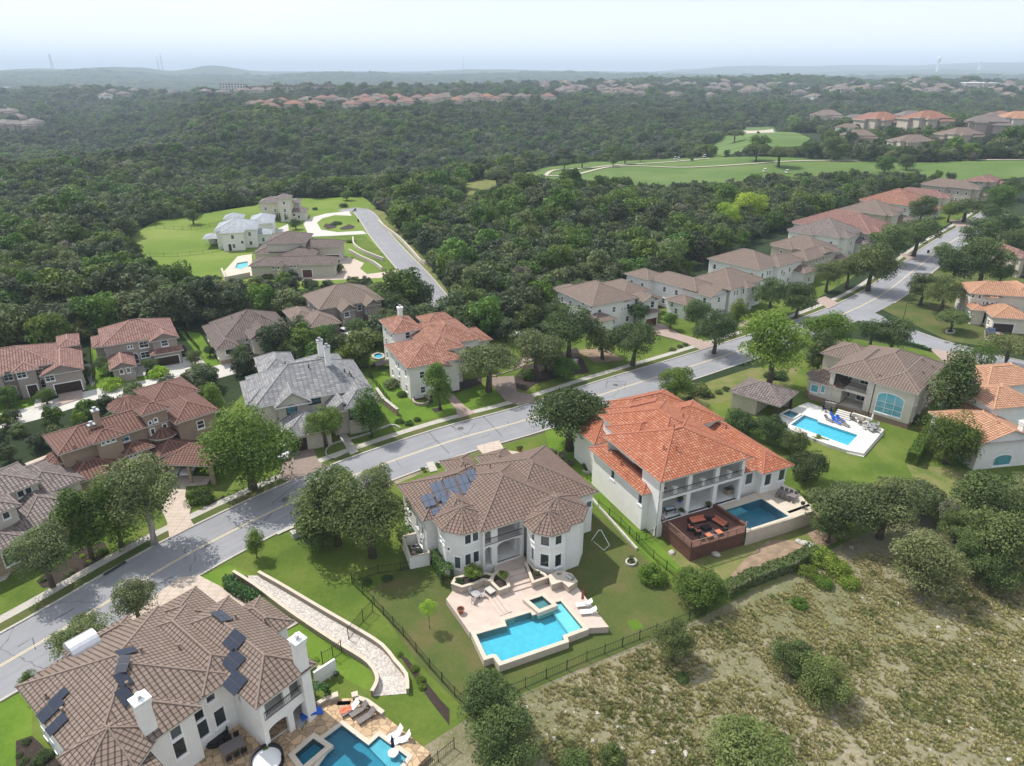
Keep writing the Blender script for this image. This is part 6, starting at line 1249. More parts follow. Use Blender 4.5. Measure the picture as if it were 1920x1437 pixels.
def wall(label, line, w_, h_, m='white', cap=None, name='garden_wall', z0=0., caph=.1, cat='wall'):
    c = line[0]; root = empty(name, (c[0], c[1], 0), 0, label, cat); l = [(p[0]-c[0], p[1]-c[1]) for p in line]
    mb = MB(); strip(mb, l, w_/2, -w_/2, z0, z0+h_); mb.build('wall', M[m], root)
    if cap: mb = MB(); strip(mb, l, w_/2+.06, -w_/2-.06, z0+h_+.002, z0+h_+caph); mb.build('cap', M[cap], root)
    return root
def fence(label, line, h_=1.35, post=2.4, pick=.22, m='iron', z0=0., name='iron_fence', w_=.03):
    c = line[0]; root = empty(name, (c[0], c[1], 0), 0, label, 'fence'); P_ = [Vector((p[0]-c[0], p[1]-c[1], z0)) for p in line]; mb = MB(); posts = []
    for a, b_ in zip(P_, P_[1:]):
        L_ = (b_-a).length; n = max(1, round(L_/post)); k = max(2, int(L_/pick))
        for i in range(n+1):
            p = a.lerp(b_, i/n)
            if all((p-q).length > .3 for q in posts): posts.append(p)
        for z in (.12, h_-.12): mb.bar(a+Vector((0, 0, z)), b_+Vector((0, 0, z)), w_*1.3)
        for i in range(k+1): p = a.lerp(b_, i/k); mb.bar(p+Vector((0, 0, .05)), p+Vector((0, 0, h_)), w_*.7)
    mb.build('fence_panel', M[m], root); pm = MB(); pm.box(-.04, .04, -.04, .04, 0, h_+.12); pm.box(-.055, .055, -.055, .055, h_+.12, h_+.16); first = None
    for p in posts[:95]:
        if first is None: first = pm.build('post', M[m], root); first.location = p
        else: q = first.copy(); col.objects.link(q); q.parent = root; q.location = p
    return root
# --- centre house terrace
PZ = .9
mb = MB(); mb.slab(pts('v1', [335, 930, 462, 1110, 640, 1080, 640, 1052, 665, 1042, 790, 1000, 800, 1012, 915, 975, 905, 948, 962, 928, 1084, 1088, 1212, 1080, 1040, 862, 895, 850, 800, 855, 760, 700, 700, 690, 600, 720, 585, 925, 560, 850, 370, 885], PZ), 0, PZ); tag(mb.build('terrace', M['patio_pink']), 'rosy beige pool terrace behind the centre house', 'terrace', kind='structure')
wl = pts('v1', [497, 1122, 632, 1083, 662, 1078, 650, 1045, 790, 1003, 800, 1020, 915, 985, 915, 952, 952, 942, 1072, 1087, 962, 1128, 970, 1152, 632, 1268, 606, 1232, 583, 1228, 552, 1238], PZ)
st = [([lerp2(wl[6], wl[10], t_*.95) for t_ in (0, 1)]+[lerp2((wl[6][0]-d, wl[6][1]-d*.2), (wl[10][0]-d, wl[10][1]-d*.2), t_*.95) for t_ in (1, 0)], PZ-.3-.1*k) for k, d in enumerate((.5, 1., 1.5))]
pool('turquoise swimming pool with raised beige walls in the fenced back yard', wl, PZ, .86, z0=.02, cw=.5, shelf=pts('v1', [905, 985, 915, 953, 951, 944, 1068, 1086, 1000, 1112], PZ), ch=.08)
sp = pts('v1', [782, 938, 852, 914, 905, 960, 838, 986], 1.35); pool('small raised square hot tub at the top of the turquoise pool', sp, 1.35, .8, floor='plaster_dark', water='water_deep', z0=.3, cw=.5, name='hot_tub')
def rect_steps(label, a, b_, n, z0, z1, run, m='patio_pink', name='garden_steps'):
    """treads between two ground points a-b (bottom edge), climbing to the left of a->b"""
    a = Vector(a); b_ = Vector(b_); d = (b_-a).normalized(); nn = Vector((-d.y, d.x)); mb = MB(); L_ = (b_-a).length; T = Matrix.Translation((a.x, a.y, 0)) @ Matrix.Rotation(math.atan2(d.y, d.x), 4, 'Z')
    root = empty(name, (a.x, a.y, 0), math.atan2(d.y, d.x), label, 'steps')
    for i in range(n): q = MB(); q.box(0, L_, i*run, n*run+.002*i, z0+(z1-z0)*i/n-.01*i, z0+(z1-z0)*(i+1)/n); q.build('step', M[m], root)
    return root
a_, b2_ = at('v1', 660, 905, PZ), at('v1', 810, 860, PZ); rect_steps('broad steps with dark inlays rising from the pool terrace to the arcade', a_, b2_, 4, PZ, 1.5, .75)
a_, b2_ = at('v1', 640, 1012, PZ), at('v1', 705, 990, PZ); T = MB()
r_ = empty('garden_steps', (*at('v1', 640, 960, PZ), PZ), R(28), 'shallow steps across the middle of the pool terrace', 'steps')
for i in range(3): q = MB(); q.box(-1.2+i*.55, -.75+i*.55, -1.6, 1.9, -.1, .06+.02*i); q.build('step', M['patio_pink'], r_)
def planter(label, v, l, z0, z1, m='block', w_=.3):
    P_ = pts(v, l, z1); c = P_[0]; root = empty('stone_planter', (c[0], c[1], 0), 0, label, 'planter'); lo = [(p[0]-c[0], p[1]-c[1]) for p in P_]; mb = MB(); mb.slab(lo, z0, z1, [offset_poly(lo, -w_)]); mb.build('wall', M[m], root)
    mb = MB(); mb.slab(offset_poly(lo, -w_+.01), z1-.25, z1-.12); mb.build('soil', M['mulch'], root); mb = MB(); mb.slab(offset_poly(lo, .05), z1+.001, z1+.07, [offset_poly(lo, -w_-.02)]); mb.build('cap', M['coping'], root)
planter('long angled stone planter under the left bay of the centre house', 'v1', [362, 848, 420, 868, 490, 848, 535, 828, 572, 835, 600, 800, 560, 790, 470, 790, 380, 815], 0.02, 1.9)
planter('small stone planter left of the broad terrace steps', 'v1', [572, 838, 620, 885, 680, 862, 668, 830, 610, 785, 590, 790], .02, 1.8)
planter('stone planter right of the broad terrace steps', 'v1', [758, 735, 800, 845, 885, 815, 870, 795, 820, 770, 785, 730], .02, 1.75)
ok_ = pts('v1', [885, 805, 905, 852, 960, 835, 995, 865, 1042, 835, 1010, 795, 960, 780, 930, 782], 1.85)
c = ok_[0]; root = empty('outdoor_kitchen', (c[0], c[1], PZ), 0, 'L shaped stone outdoor kitchen counter with grill at the terrace corner', 'outdoor kitchen'); lo = [(p[0]-c[0], p[1]-c[1]) for p in ok_]
mb = MB(); mb.slab(lo, 0, .93); mb.build('counter', M['block'], root); mb = MB(); mb.slab(offset_poly(lo, .06), .931, 1.0); mb.build('worktop', M['coping'], root)
g = at('v1', 1005, 818, 1.9); mb = MB(); mb.box(-.4, .4, -.3, .3, 0, .15); mb.tube([(-.4, 0, .15), (.4, 0, .15)], .3, 10); o = mb.build('grill', M['steel'], root); o.location = (g[0]-c[0], g[1]-c[1], 1.0); o.rotation_euler = (0, 0, R(-50))
g = at('v1', 945, 795, 1.9); mb = MB(); mb.box(-.3, .3, -.2, .2, 0, .02); o = mb.build('sink', M['steel'], root); o.location = (g[0]-c[0], g[1]-c[1], 1.0)
# service court
wall('white wall closing the service court left of the centre house', pts('x7', [975, 940, 1035, 1110, 1190, 1075, 1190, 1000], 0), .25, 1.9, 'white', 'coping'); wall('white rear wall of the service court', pts('x7', [975, 915, 1120, 880]), .25, 1.6, 'white', 'coping')
def ac_unit(v, x, y, z=0, label=None, group=None):
    X_, Y_ = at(v, x, y, z); root = empty('air_conditioner', (X_, Y_, z), R(20), label, 'air conditioner', group); mb = MB(); mb.box(-.42, .42, -.42, .42, 0, .85); mb.build('case', M['alu'], root); q = MB(); q.lathe((0, 0, .851), [(.36, 0), (.36, .03), (.1, .05)], 14); q.build('fan_guard', M['iron'], root)
for x, y in ((1065, 960), (1110, 955)): ac_unit('x7', x, y, 0, 'pale air conditioner inside the white service court', 'air conditioners in the service court')
for x, y in ((1165, 450), (1185, 452), (1205, 458)): ac_unit('y4', x, y, 0, 'grey air conditioner beside the walled white house', 'air conditioners by the walled house')
def pipe_cluster(label, p, z=0, seed=1):
    r = random.Random(seed); root = empty('pump_equipment', (*p, z), 0, label, 'pump'); mb = MB(); mb.lathe((0, 0, 0), [(.3, 0), (.3, .8), (.2, .95), (.05, 1.)], 14); mb.build('filter_tank', M['patio_pink'], root); mb = MB(); mb.box(.4, .9, -.2, .2, 0, .35); mb.build('pump_housing', M['iron'], root)
    mb = MB(); [mb.tube([(.1, y, .3), (1.1, y, .3), (1.1, y-.5, .3), (1.3, y-.6, .1)], .04, 6) for y in (-.3, 0, .3)]; mb.build('pipework', M['trimwhite'], root)
pipe_cluster('pool pumps and white pipes in the service court of the centre house', at('x7', 1060, 1010)); pipe_cluster('pool filter with white pipes behind the low wall of the solar house', at('v4', 770, 700), 0, 3)
# fences of the back yard
fence('black iron fence along the left side of the pool yard', pts('v4', [1000, 60, 1160, 215, 1370, 440, 1560, 670, 1740, 870])+pts('p', [880, 1330]))
fence('black iron fence along the rear of the pool yard above the scrub', pts('p', [880, 1330, 985, 1290, 1100, 1240, 1230, 1188, 1322, 1152]))
fence('black iron fence joining the service court to the left side fence', pts('x7', [540, 1220, 760, 1150, 950, 1125, 1030, 1110]))
fence('black iron fence between the two centre homes', pts('v2', [150, 835, 300, 955, 420, 1080, 520, 1180, 700, 1330])); wall('low white garden edging between the two centre homes', pts('v2', [105, 775, 160, 840, 410, 1120]), .3, .35, 'rock', name='garden_edging')
fence('short black fence with gate below the orange house corner', pts('v2', [405, 1060, 470, 1050, 530, 1030]), 1.4)
fence('black fence crossing the gravel channel', pts('v4', [790, 640, 865, 600, 925, 555]), 1.8, 1.8); fence('black fence from the channel to the yard fence', pts('v4', [975, 460, 1080, 330, 1150, 260]), 1.8, 2.2)
fence('black fence at the bottom edge beside the flagstone terrace', pts('v4', [1500, 1437, 1735, 1240]), 1.3)
fence('dark fence between the two turreted and cream homes at left', pts('y1', [1370, 395, 1420, 470, 1500, 560]), 1.4); fence('dark fence left of the turreted taupe house', pts('y1', [670, 455, 685, 600, 705, 790]), 1.4)
fence('dark fence around the lawn behind the tiled house', pts('y2', [1760, 360, 1850, 340, 1920, 355]), 1.3); fence('faint field fence across the meadow', pts('y3', [-260, 340, 0, 355, 190, 318, 330, 300]), 1.4, 4, .5); fence('lower faint field fence across the meadow', pts('y3', [-300, 545, -100, 545, 80, 525, 220, 500]), 1.4, 4, .5)
fence('iron fence beside the grey house lawn', pts('y2', [1065, 600, 1130, 680, 1190, 760]), 1.3)
# dry creek channel between walls
ch_l = smooth_line(pts('v4', [150, 0, 300, 95, 560, 290, 870, 500, 1020, 590, 1120, 660, 1175, 740, 1180, 800, 1145, 870]), 1.5); ch_r = smooth_line(pts('v4', [330, 0, 500, 95, 760, 250, 1060, 425, 1220, 530, 1310, 640, 1390, 740, 1400, 850]), 1.5)
sheet('gravel_channel', ch_l+ch_r[::-1], M['gravel'], .045, 'dry drainage channel filled with pale gravel, between low walls', 'gravel channel')
wall('left stacked block wall of the gravel channel', ch_l, .28, .8, 'block', 'coping', caph=.06); wall('right stacked block wall of the gravel channel', ch_r, .28, .7, 'block', 'coping', caph=.06)
# solar house terrace
CZ = .6
fl = pts('v4', [-300, 1500, -420, 1380, 0, 1080, 350, 880, 640, 1110, 700, 1000, 790, 905, 880, 885, 1025, 880, 1225, 1000, 1565, 1275, 1400, 1437, 1200, 1700, 0, 1800], CZ); cp_ = pts('v4', [800, 1180, 925, 1080, 1120, 1220, 1192, 1155, 1392, 1300, 1260, 1480, 1080, 1560, 620, 1400, 820, 1235], CZ)
spc = pts('v4', [590, 1300, 722, 1185, 810, 1245, 650, 1380], CZ); cp_ = pts('v4', [790, 1178, 925, 1078, 1118, 1222, 1192, 1155, 1396, 1305, 1250, 1500, 1060, 1620, 720, 1420, 850, 1240], CZ)
mb = MB(); mb.slab(fl, 0, CZ, [offset_poly(cp_, .2), offset_poly(spc, .2)]); tag(mb.build('terrace', M['flag']), 'mottled flagstone terrace of the lower left house', 'terrace', kind='structure')
stp = [([lerp2(cp_[0], cp_[1], t_) for t_ in (0.05, .95)]+[(p[0]+.55*(k+1), p[1]-.75*(k+1)) for p in [lerp2(cp_[0], cp_[1], t_) for t_ in (.95, .05)]], CZ-.2-.08*k) for k in range(3)]
pool('blue swimming pool with corner steps on the flagstone terrace', cp_, CZ, .54, floor='plaster_dark', water='water_deep', cop='coping', cw=.45, shelf=pts('v4', [1120, 1225, 1192, 1158, 1390, 1306, 1300, 1410], CZ))
pool('square hot tub on the flagstone terrace', spc, CZ+.25, .7, floor='plaster_dark', water='water_deep', z0=.3, cw=.5, name='hot_tub')
wall('low stone wall with steps bordering the sun loungers', pts('v4', [1025, 895, 1110, 925, 1225, 1010], CZ), .35, .45, 'block', 'coping', z0=CZ); wall('low stone wall left of the terrace steps', pts('v4', [750, 945, 815, 905, 885, 895], CZ), .35, .45, 'block', 'coping', z0=CZ)
for x, y in ((880, 890), (1022, 885)): 
    X_, Y_ = at('v4', x, y, CZ); r_ = empty('stone_pillar', (X_, Y_, CZ), R(20), 'short pale pillar at the %s side of the flagstone steps' % ('left' if x < 900 else 'right'), 'pillar'); mb = MB(); mb.box(-.25, .25, -.25, .25, 0, .6); mb.build('shaft', M['block'], r_); mb = MB(); mb.box(-.32, .32, -.32, .32, .601, .7); mb.build('cap', M['coping'], r_)
wall('white wall hiding the pool filter of the solar house', pts('v4', [735, 790, 885, 690]), .25, 1.9, 'white')
rect_steps('two flagstone steps down from the lower left terrace', at('v4', 1000, 900, 0), at('v4', 905, 905, 0), 2, 0, CZ, .5, 'coping')
for (a, b_) in (((345, 960), (375, 1250)), ((375, 1250), (665, 1045))): polyline('terrace_kerb', 'v4', [a[0], a[1], b_[0], b_[1]], .16, CZ+.012, M['trimwhite'])
# orange house terrace
BZ = 2.3
pb = pts('v2', [1000, 853, 1250, 775, 1432, 893, 1165, 978], BZ); mb = MB(); mb.slab(pts('v2', [930, 836, 1130, 762, 1262, 712, 1400, 676, 1478, 712, 1608, 852, 1462, 905, 1150, 1000, 1142, 980], BZ), 0, BZ, [offset_poly(pb, .2)]); tag(mb.build('terrace', M['coping']), 'tan stone pool terrace of the orange roofed house', 'terrace', kind='structure')
pool('deep blue rectangular pool beside the wooden deck', pb, BZ, 1.4, floor='plaster_dark', water='water_deep', cop='coping', cw=.4, shelf=pts('v2', [1005, 853, 1110, 822, 1160, 850, 1055, 885], BZ))
dk = pts('v2', [575, 932, 928, 832, 1142, 968, 1138, 1000, 775, 1108], BZ); root = empty('wooden_deck', (*dk[0], 0), 0, 'raised red-brown wooden deck with railing below the orange roofed porch', 'deck'); lo = [(p[0]-dk[0][0], p[1]-dk[0][1]) for p in dk]
mb = MB(); mb.slab(lo, BZ-.25, BZ+.02, ms=0); mb.build('decking', M['deckwood'], root); mb = MB(); mb.slab(offset_poly(lo, -.12), 0, BZ-.26); mb.build('skirt', M['deckwood'], root)
mb = MB(); ed = [lo[0], lo[4], lo[3], lo[2]]
for a, b_ in zip(ed, ed[1:]):
    a = Vector((*a, BZ)); b_ = Vector((*b_, BZ)); n = max(2, int((b_-a).length/1.3)); mb.bar(a+Vector((0, 0, 1.05)), b_+Vector((0, 0, 1.05)), .12, .06); mb.bar(a+Vector((0, 0, .15)), b_+Vector((0, 0, .15)), .05)
    for i in range(n+1): p = a.lerp(b_, i/n); mb.bar(p, p+Vector((0, 0, 1.05)), .09)
    for k in range(1, 7): mb.bar(a+Vector((0, 0, .15+.13*k)), b_+Vector((0, 0, .15+.13*k)), .012)
mb.build('railing', M['railwood'], root)
mb = MB(); a, b_ = Vector((*lo[1], BZ)), Vector((*lo[2], BZ)); mb.bar(a+Vector((0, 0, .3)), b_+Vector((0, 0, .3)), .4, .6); mb.build('bench', M['deckwood'], root)
rect_steps('three stone steps at the right end of the blue pool terrace', at('v2', 1470, 925, 1.6), at('v2', 1620, 870, 1.6), 3, 1.3, 2.3, .5, 'coping')
# beige house terrace
DZ = .6; pdp = pts('v5', [472, 652, 555, 592, 640, 622, 640, 632, 888, 716, 828, 782], DZ); spd = pts('v5', [418, 592, 462, 568, 524, 592, 480, 616], DZ)
mb = MB(); mb.slab(pts('v5', [400, 590, 530, 530, 580, 512, 690, 550, 740, 590, 900, 600, 1052, 682, 925, 830, 820, 808, 700, 770, 440, 668], DZ), 0, DZ, [offset_poly(pdp, .2), offset_poly(spd, .2)]); tag(mb.build('terrace', M['white_deck']), 'dazzling white stone terrace of the beige house', 'terrace', kind='structure')
pool('long turquoise pool in the white stone terrace', pdp, DZ, .5, cop='white_deck', cw=.35); pool('square hot tub at the pavilion end of the white terrace', spd, DZ+.2, .6, cop='white_deck', z0=.3, cw=.4, name='hot_tub')
for i in range(2): mb = MB(); mb.slab(pts('v5', [1052, 690+i*14, 925, 838+i*12, 820, 815+i*10, 830, 800, 925, 820, 1040, 684], DZ-.2*(i+1)), 0, DZ-.2*(i+1)-.01); tag(mb.build('terrace_step', M['white_deck']), 'white step skirting the corner of the white terrace', 'steps', kind='structure')
rect_steps('white stairs from the pool terrace up to the dark porch', at('v5', 740, 600, DZ), at('v5', 835, 628, DZ), 4, DZ, 1.5, .45, 'white_deck'); wall('low stone wall beside the porch stairs', pts('v5', [680, 545, 745, 560]), .3, 1.3, 'block', 'white_deck'); wall('low pale wall right of the porch stairs', pts('v5', [850, 615, 960, 650]), .3, 1.2, 'cream', 'white_deck')
# retaining and garden walls
wall('dark retaining wall under the trailing hedge', pts('v2', [1030, 1437, 1160, 1370, 1310, 1310, 1460, 1255, 1600, 1165]), .4, 1.2, 'taupe', name='retaining_wall')
wall('curved limestone wall below the ranch house driveway', smooth_line(pts('y3', [1160, 420, 1170, 470, 1240, 520, 1380, 575]), 3), .5, 1.2, 'limestone', name='retaining_wall'); wall('second limestone wall of the ranch house driveway', smooth_line(pts('y3', [1130, 510, 1220, 560, 1310, 600, 1370, 645]), 3), .5, 1.2, 'limestone', name='retaining_wall')
wall('long pale limestone wall beside the lane', smooth_line(pts('y3', [1340, 300, 1400, 350, 1480, 410, 1560, 490, 1650, 590, 1700, 605]), 3), .5, 1.3, 'limestone', name='retaining_wall'); wall('stone terrace wall around the ranch house pool', pts('y3', [218, 660, 245, 725, 420, 690]), .5, 1.6, 'limestone')
wall('angled stone entry wall between the oaks', pts('y4', [505, 880, 560, 850, 598, 820]), .7, 1.8, 'block', 'rock', name='entry_wall'); wall('brown stone wall right of the grey house lawn', pts('y2', [1110, 700, 1150, 760, 1235, 830]), .5, 1.3, 'brick', 'rock'); wall('thin curved kerb in the grey house lawn', smooth_line(pts('y2', [940, 1045, 860, 1090, 810, 1075, 805, 1040, 840, 1005, 905, 985]), 2), .2, .25, 'rock', name='garden_edging')
wall('curved pale edging below the walk of the grey house', smooth_line(pts('y2', [945, 975, 1050, 945, 1190, 890, 1250, 910]), 2), .25, .3, 'rock', name='garden_edging'); wall('cream court wall beside the walled white house', pts('y4', [1165, 485, 1210, 470, 1285, 500, 1300, 530]), .3, 1.5, 'cream', 'coping'); wall('low wall below the tan villa', pts('v6', [330, 625, 375, 700]), .4, 1.1, 'cream', 'coping')
rg = [(1335+42*math.cos(a), 1200+24*math.sin(a)) for a in np.linspace(0, 2*math.pi, 17)]; wall('round white planter ring on the back yard lawn', [at('v1', 1332+28*math.cos(a), 735+19*math.sin(a)) for a in np.linspace(0, 2*math.pi, 19)], .2, .3, 'rock', name='planter_ring'); wall('white stone ring around grey plants by the orange house', [at('v2', 75+38*math.cos(a), 560+45*math.sin(a)) for a in np.linspace(-2.2, 2.4, 14)], .25, .35, 'rock', name='planter_ring')
wall('small white ring around the corner lawn oak', [at('y5', 1505+24*math.cos(a), 1028+10*math.sin(a)) for a in np.linspace(0, 2*math.pi, 13)], .3, .3, 'rock', name='planter_ring'); wall('stone ring planter before the tiled house', [at('y2', 1375+50*math.cos(a), 745+28*math.sin(a)) for a in np.linspace(0, 2*math.pi, 17)], .35, .6, 'block', name='planter_ring')
tree('v1', 1335, 712, 44, 'sparse', 'olive', 'small wispy olive tree in the round white planter ring', frac=.1, name='young_tree')
# boulders on the dirt bank
for k, (x, y, s_) in enumerate(((1500, 1068, .5), (1525, 1075, .5), (1545, 1085, .6), (1575, 1095, .65), (1600, 1108, .6), (1622, 1115, .5), (645, 1140, .5), (940, 1155, .6), (1035, 1095, .45))):
    X_, Y_ = at('v2', x, y); bm = bmesh.new(); bmesh.ops.create_icosphere(bm, subdivisions=3, radius=s_)
    for v_ in bm.verts: v_.co *= 1+.35*noise.noise(v_.co*1.7+Vector((k*3., 0, 0))); v_.co.z *= .6
    me = bpy.data.meshes.new('boulder'); bm.to_mesh(me); bm.free(); me.materials.append(M['rock']); o = bpy.data.objects.new('boulder', me); col.objects.link(o); o.location = (X_, Y_, s_*.25); tag(o, 'pale limestone boulder in the row on the dirt bank' if k < 6 else 'pale boulder at the foot of the wooden deck', 'boulder', 'boulders on the dirt bank' if k < 6 else 'boulders under the deck')

# ------------------------------------------------------------ furniture
def lounger(v, x, y, rz, z, label, m='whitecloth', group=None, frame='trimwhite', L_=2.0):
    X_, Y_ = at(v, x, y, z); root = empty('sun_lounger', (X_, Y_, z), R(rz), label, 'sun lounger', group); mb = MB(); mb.box(-L_*.5, L_*.18, -.33, .33, .3, .37); mb.build('seat', M[m], root)
    mb = MB(); T = Matrix.Translation((L_*.18, 0, .33)) @ Matrix.Rotation(R(-38), 4, 'Y'); mb.box(0, L_*.4, -.33, .33, -.03, .04, 0, T); mb.build('backrest', M[m], root)
    for sx in (-L_*.45, L_*.2):
        for sy in (-.3, .3): q = MB(); q.bar((sx, sy, 0), (sx, sy, .3), .045); q.build('leg', M[frame], root)
    q = MB(); [q.bar((-L_*.5, s_, .29), (L_*.3, s_, .29), .04) for s_ in (-.33, .33)]; q.bar((L_*.35, -.3, .0), (L_*.38, -.3, .6), .03); q.bar((L_*.35, .3, .0), (L_*.38, .3, .6), .03); q.build('frame', M[frame], root); return root
lounger('v1', 1078, 968, 8, PZ, 'white sun lounger nearer the red umbrella by the turquoise pool'); lounger('v1', 1100, 1008, 6, PZ, 'white sun lounger nearer the terrace corner by the turquoise pool')
lounger('v4', 1050, 985, 42, CZ, 'dark grey lounger beside the striped towel on flagstone', 'greycloth', frame='frame_dark'); lounger('v4', 1105, 1030, 42, CZ, 'dark grey lounger furthest from the towel on flagstone', 'greycloth', frame='frame_dark'); lounger('v4', 985, 975, 40, CZ, 'lounger covered with a white cushion and orange towel', 'whitecloth', frame='frame_dark')
X_, Y_ = at('v4', 950, 968, CZ+.45); mb = MB()
for i in range(9):
    for j in range(4):
        f_ = lambda a, b_: (-.6+a*.14, -.35+b_*.18, .07*math.sin(a*1.1+b_)+.05*math.sin(b_*2.3)); mb.quad([f_(i, j), f_(i+1, j), f_(i+1, j+1), f_(i, j+1)])
o = mb.build('towel', M['orangecloth'], None, (X_, Y_, CZ+.5), True); o.rotation_euler = (0, 0, R(30)); tag(o, 'crumpled orange towel thrown over a lounger', 'towel')
def umbrella_closed(v, x, y, z, m, label, h_=2.4, pole=None):
    X_, Y_ = at(v, x, y, z); root = empty('closed_umbrella', (X_, Y_, z), 0, label, 'umbrella'); mb = MB(); mb.lathe((0, 0, 0), [(.28, 0), (.28, .08), (.04, .12), (.03, h_)], 10); mb.build('pole', M['alu'], root)
    mb = MB(); mb.lathe((0, 0, 0), [(.1, h_*.38), (.2, h_*.42), (.14, h_*.6), (.16, h_*.75), (.07, h_*.9), (.02, h_+.08)], 10); mb.build('canopy', M[m], root); return root
umbrella_closed('v1', 1068, 962, PZ, 'redcloth', 'closed faded red umbrella between the white loungers'); umbrella_closed('v4', 1298, 1285, CZ, 'navy', 'closed navy umbrella standing in the shallow end of the blue pool', 2.6); umbrella_closed('v5', 968, 650, DZ, 'whitecloth', 'closed white umbrella at the corner of the white terrace')
X_, Y_ = at('v4', 1296, 1285, CZ); root = empty('pool_table_stand', (X_, Y_, CZ-.3), 0, 'small round white table around the navy umbrella pole', 'table'); mb = MB(); mb.lathe((0, 0, 0), [(.4, 0), (.3, .3), (.3, .5)], 14); mb.build('base', M['trimwhite'], root); mb = MB(); mb.lathe((0, 0, .501), [(.5, 0), (.5, .05), (.1, .06)], 16); mb.build('top', M['trimwhite'], root)
def white_chair(v, x, y, rz, z, label):
    X_, Y_ = at(v, x, y, z); root = empty('ledge_chair', (X_, Y_, z), R(rz), label, 'chair'); S_ = [(-.9, .12), (-.5, .3), (-.1, .18), (.25, .25), (.7, .95)]
    mb = MB()
    for (a, b_), (c, d) in zip(S_, S_[1:]): mb.quad([(a, -.33, b_), (c, -.33, d), (c, .33, d), (a, .33, b_)][::-1]); mb.quad([(a, -.33, b_-.1), (c, -.33, d-.1), (c, .33, d-.1), (a, .33, b_-.1)]); [mb.quad([(a, s_, b_-.1), (c, s_, d-.1), (c, s_, d), (a, s_, b_)]) for s_ in (-.33, .33)]
    mb.build('shell', M['trimwhite'], root); mb = MB(); mb.box(-.3, .45, -.28, .28, 0, .12); mb.build('base', M['trimwhite'], root)
white_chair('v4', 1315, 1150, 35, CZ, 'curved white moulded chair nearer the hedge by the navy umbrella'); white_chair('v4', 1370, 1185, 20, CZ, 'curved white moulded chair nearer the terrace edge')
def chair(root_label, X_, Y_, z, rz, m, frame, group=None, s_=1.):
    root = empty('chair', (X_, Y_, z), rz, root_label, 'chair', group); mb = MB(); mb.box(-.24, .24, -.24, .24, .42, .48); mb.build('seat', M[m], root); mb = MB(); mb.box(-.24, .24, .2, .26, .5, .95); mb.build('backrest', M[m], root)
    for a in (-.21, .21):
        for b_ in (-.21, .21): q = MB(); q.bar((a, b_, 0), (a, b_, .42), .035); q.build('leg', M[frame], root)
    root.scale = (s_, s_, s_); return root
def dining(v, x, y, z, w_, d_, rz, n, label, clabel, top='greycloth', cm='greycloth', group=None, round_=False):
    X_, Y_ = at(v, x, y, z); root = empty('outdoor_table', (X_, Y_, z), R(rz), label, 'table'); mb = MB()
    if round_: mb.lathe((0, 0, .7), [(w_/2, 0), (w_/2, .04), (.05, .05)], 18)
    else: mb.box(-w_/2, w_/2, -d_/2, d_/2, .7, .75)
    mb.build('tabletop', M[top], root)
    for a in (-1, 1):
        for b_ in (-1, 1): q = MB(); q.bar((a*w_*.3, b_*d_*.3, 0), (a*w_*.34, b_*d_*.34, .7), .06); q.build('leg', M['iron'], root)
    c, s_ = math.cos(R(rz)), math.sin(R(rz))
    for k in range(n):
        if round_: a = 2*math.pi*k/n; lx, ly, r_ = (w_/2+.3)*math.cos(a), (w_/2+.3)*math.sin(a), a-math.pi/2
        else:
            side = k % 2; i = k//2; per = n//2; lx = -w_/2+w_*(i+.5)/per; ly = (d_/2+.25)*(1 if side else -1); r_ = 0 if side else math.pi
        chair(clabel, X_+lx*c-ly*s_, Y_+lx*s_+ly*c, z, R(rz)+r_, cm, 'iron', group)
dining('v1', 495, 925, PZ, 1.1, 1.1, 15, 3, 'round grey metal table on the rosy terrace', 'grey metal chair at the round terrace table', 'alu', 'alu', 'chairs at the round terrace table', True)
dining('v3', 1358, 1015, CZ, 2.1, 1.4, 38, 6, 'dark rattan dining table with grey top on flagstone', 'black rattan chair tucked under the dining table on flagstone', 'greycloth', 'black', 'rattan dining chairs')
dining('v2', 1415, 765, BZ, 2.8, 1.1, -38, 8, 'long dark dining table at the end of the blue pool terrace', 'grey outdoor chair at the long dining table', 'greycloth', 'greycloth', 'chairs at the long dining table')
for i, (x, y) in enumerate(((952, 678), (985, 668), (985, 690))): dining('v5', x, y, DZ, 1., 1., 20*i, 4, ['left small metal table at the white terrace corner', 'rear small metal table at the white terrace corner', 'front small metal table at the white terrace corner'][i], 'thin grey metal chair at the %s small table of the white terrace' % ('left', 'rear', 'front')[i], 'alu', 'alu', 'metal chairs at the white terrace corner', True)
dining('v5', 895, 640, DZ, 1., 1., 10, 3, 'small table with chairs below the low pale wall', 'grey chair below the low pale wall', 'greycloth', 'greycloth', 'chairs below the low pale wall', True)
for k, (x, y, c_) in enumerate(((680, 570, 'navy'), (725, 585, 'navy'), (848, 620, 'greycloth'))): X_, Y_ = at('v5', x, y, DZ); chair(['dark blue armchair at the left of the porch stairs', 'blue armchair touching the porch stairs', 'dark chair right of the porch stairs'][k], X_, Y_, DZ, R(40), c_, 'iron', None, 1.35)
for k, (x, y, c_) in enumerate(((705, 625, 'greycloth'), (740, 612, 'bluecloth'), (752, 640, 'bluecloth'), (780, 628, 'bluecloth'), (805, 655, 'greycloth'))): lounger('v5', x, y, 115, DZ, ['grey lounger first in the row at the turquoise pool', 'blue towelled lounger second in the row', 'blue towelled lounger at the pool edge', 'blue towelled lounger fourth in the row', 'grey lounger last in the row at the turquoise pool'][k], c_)
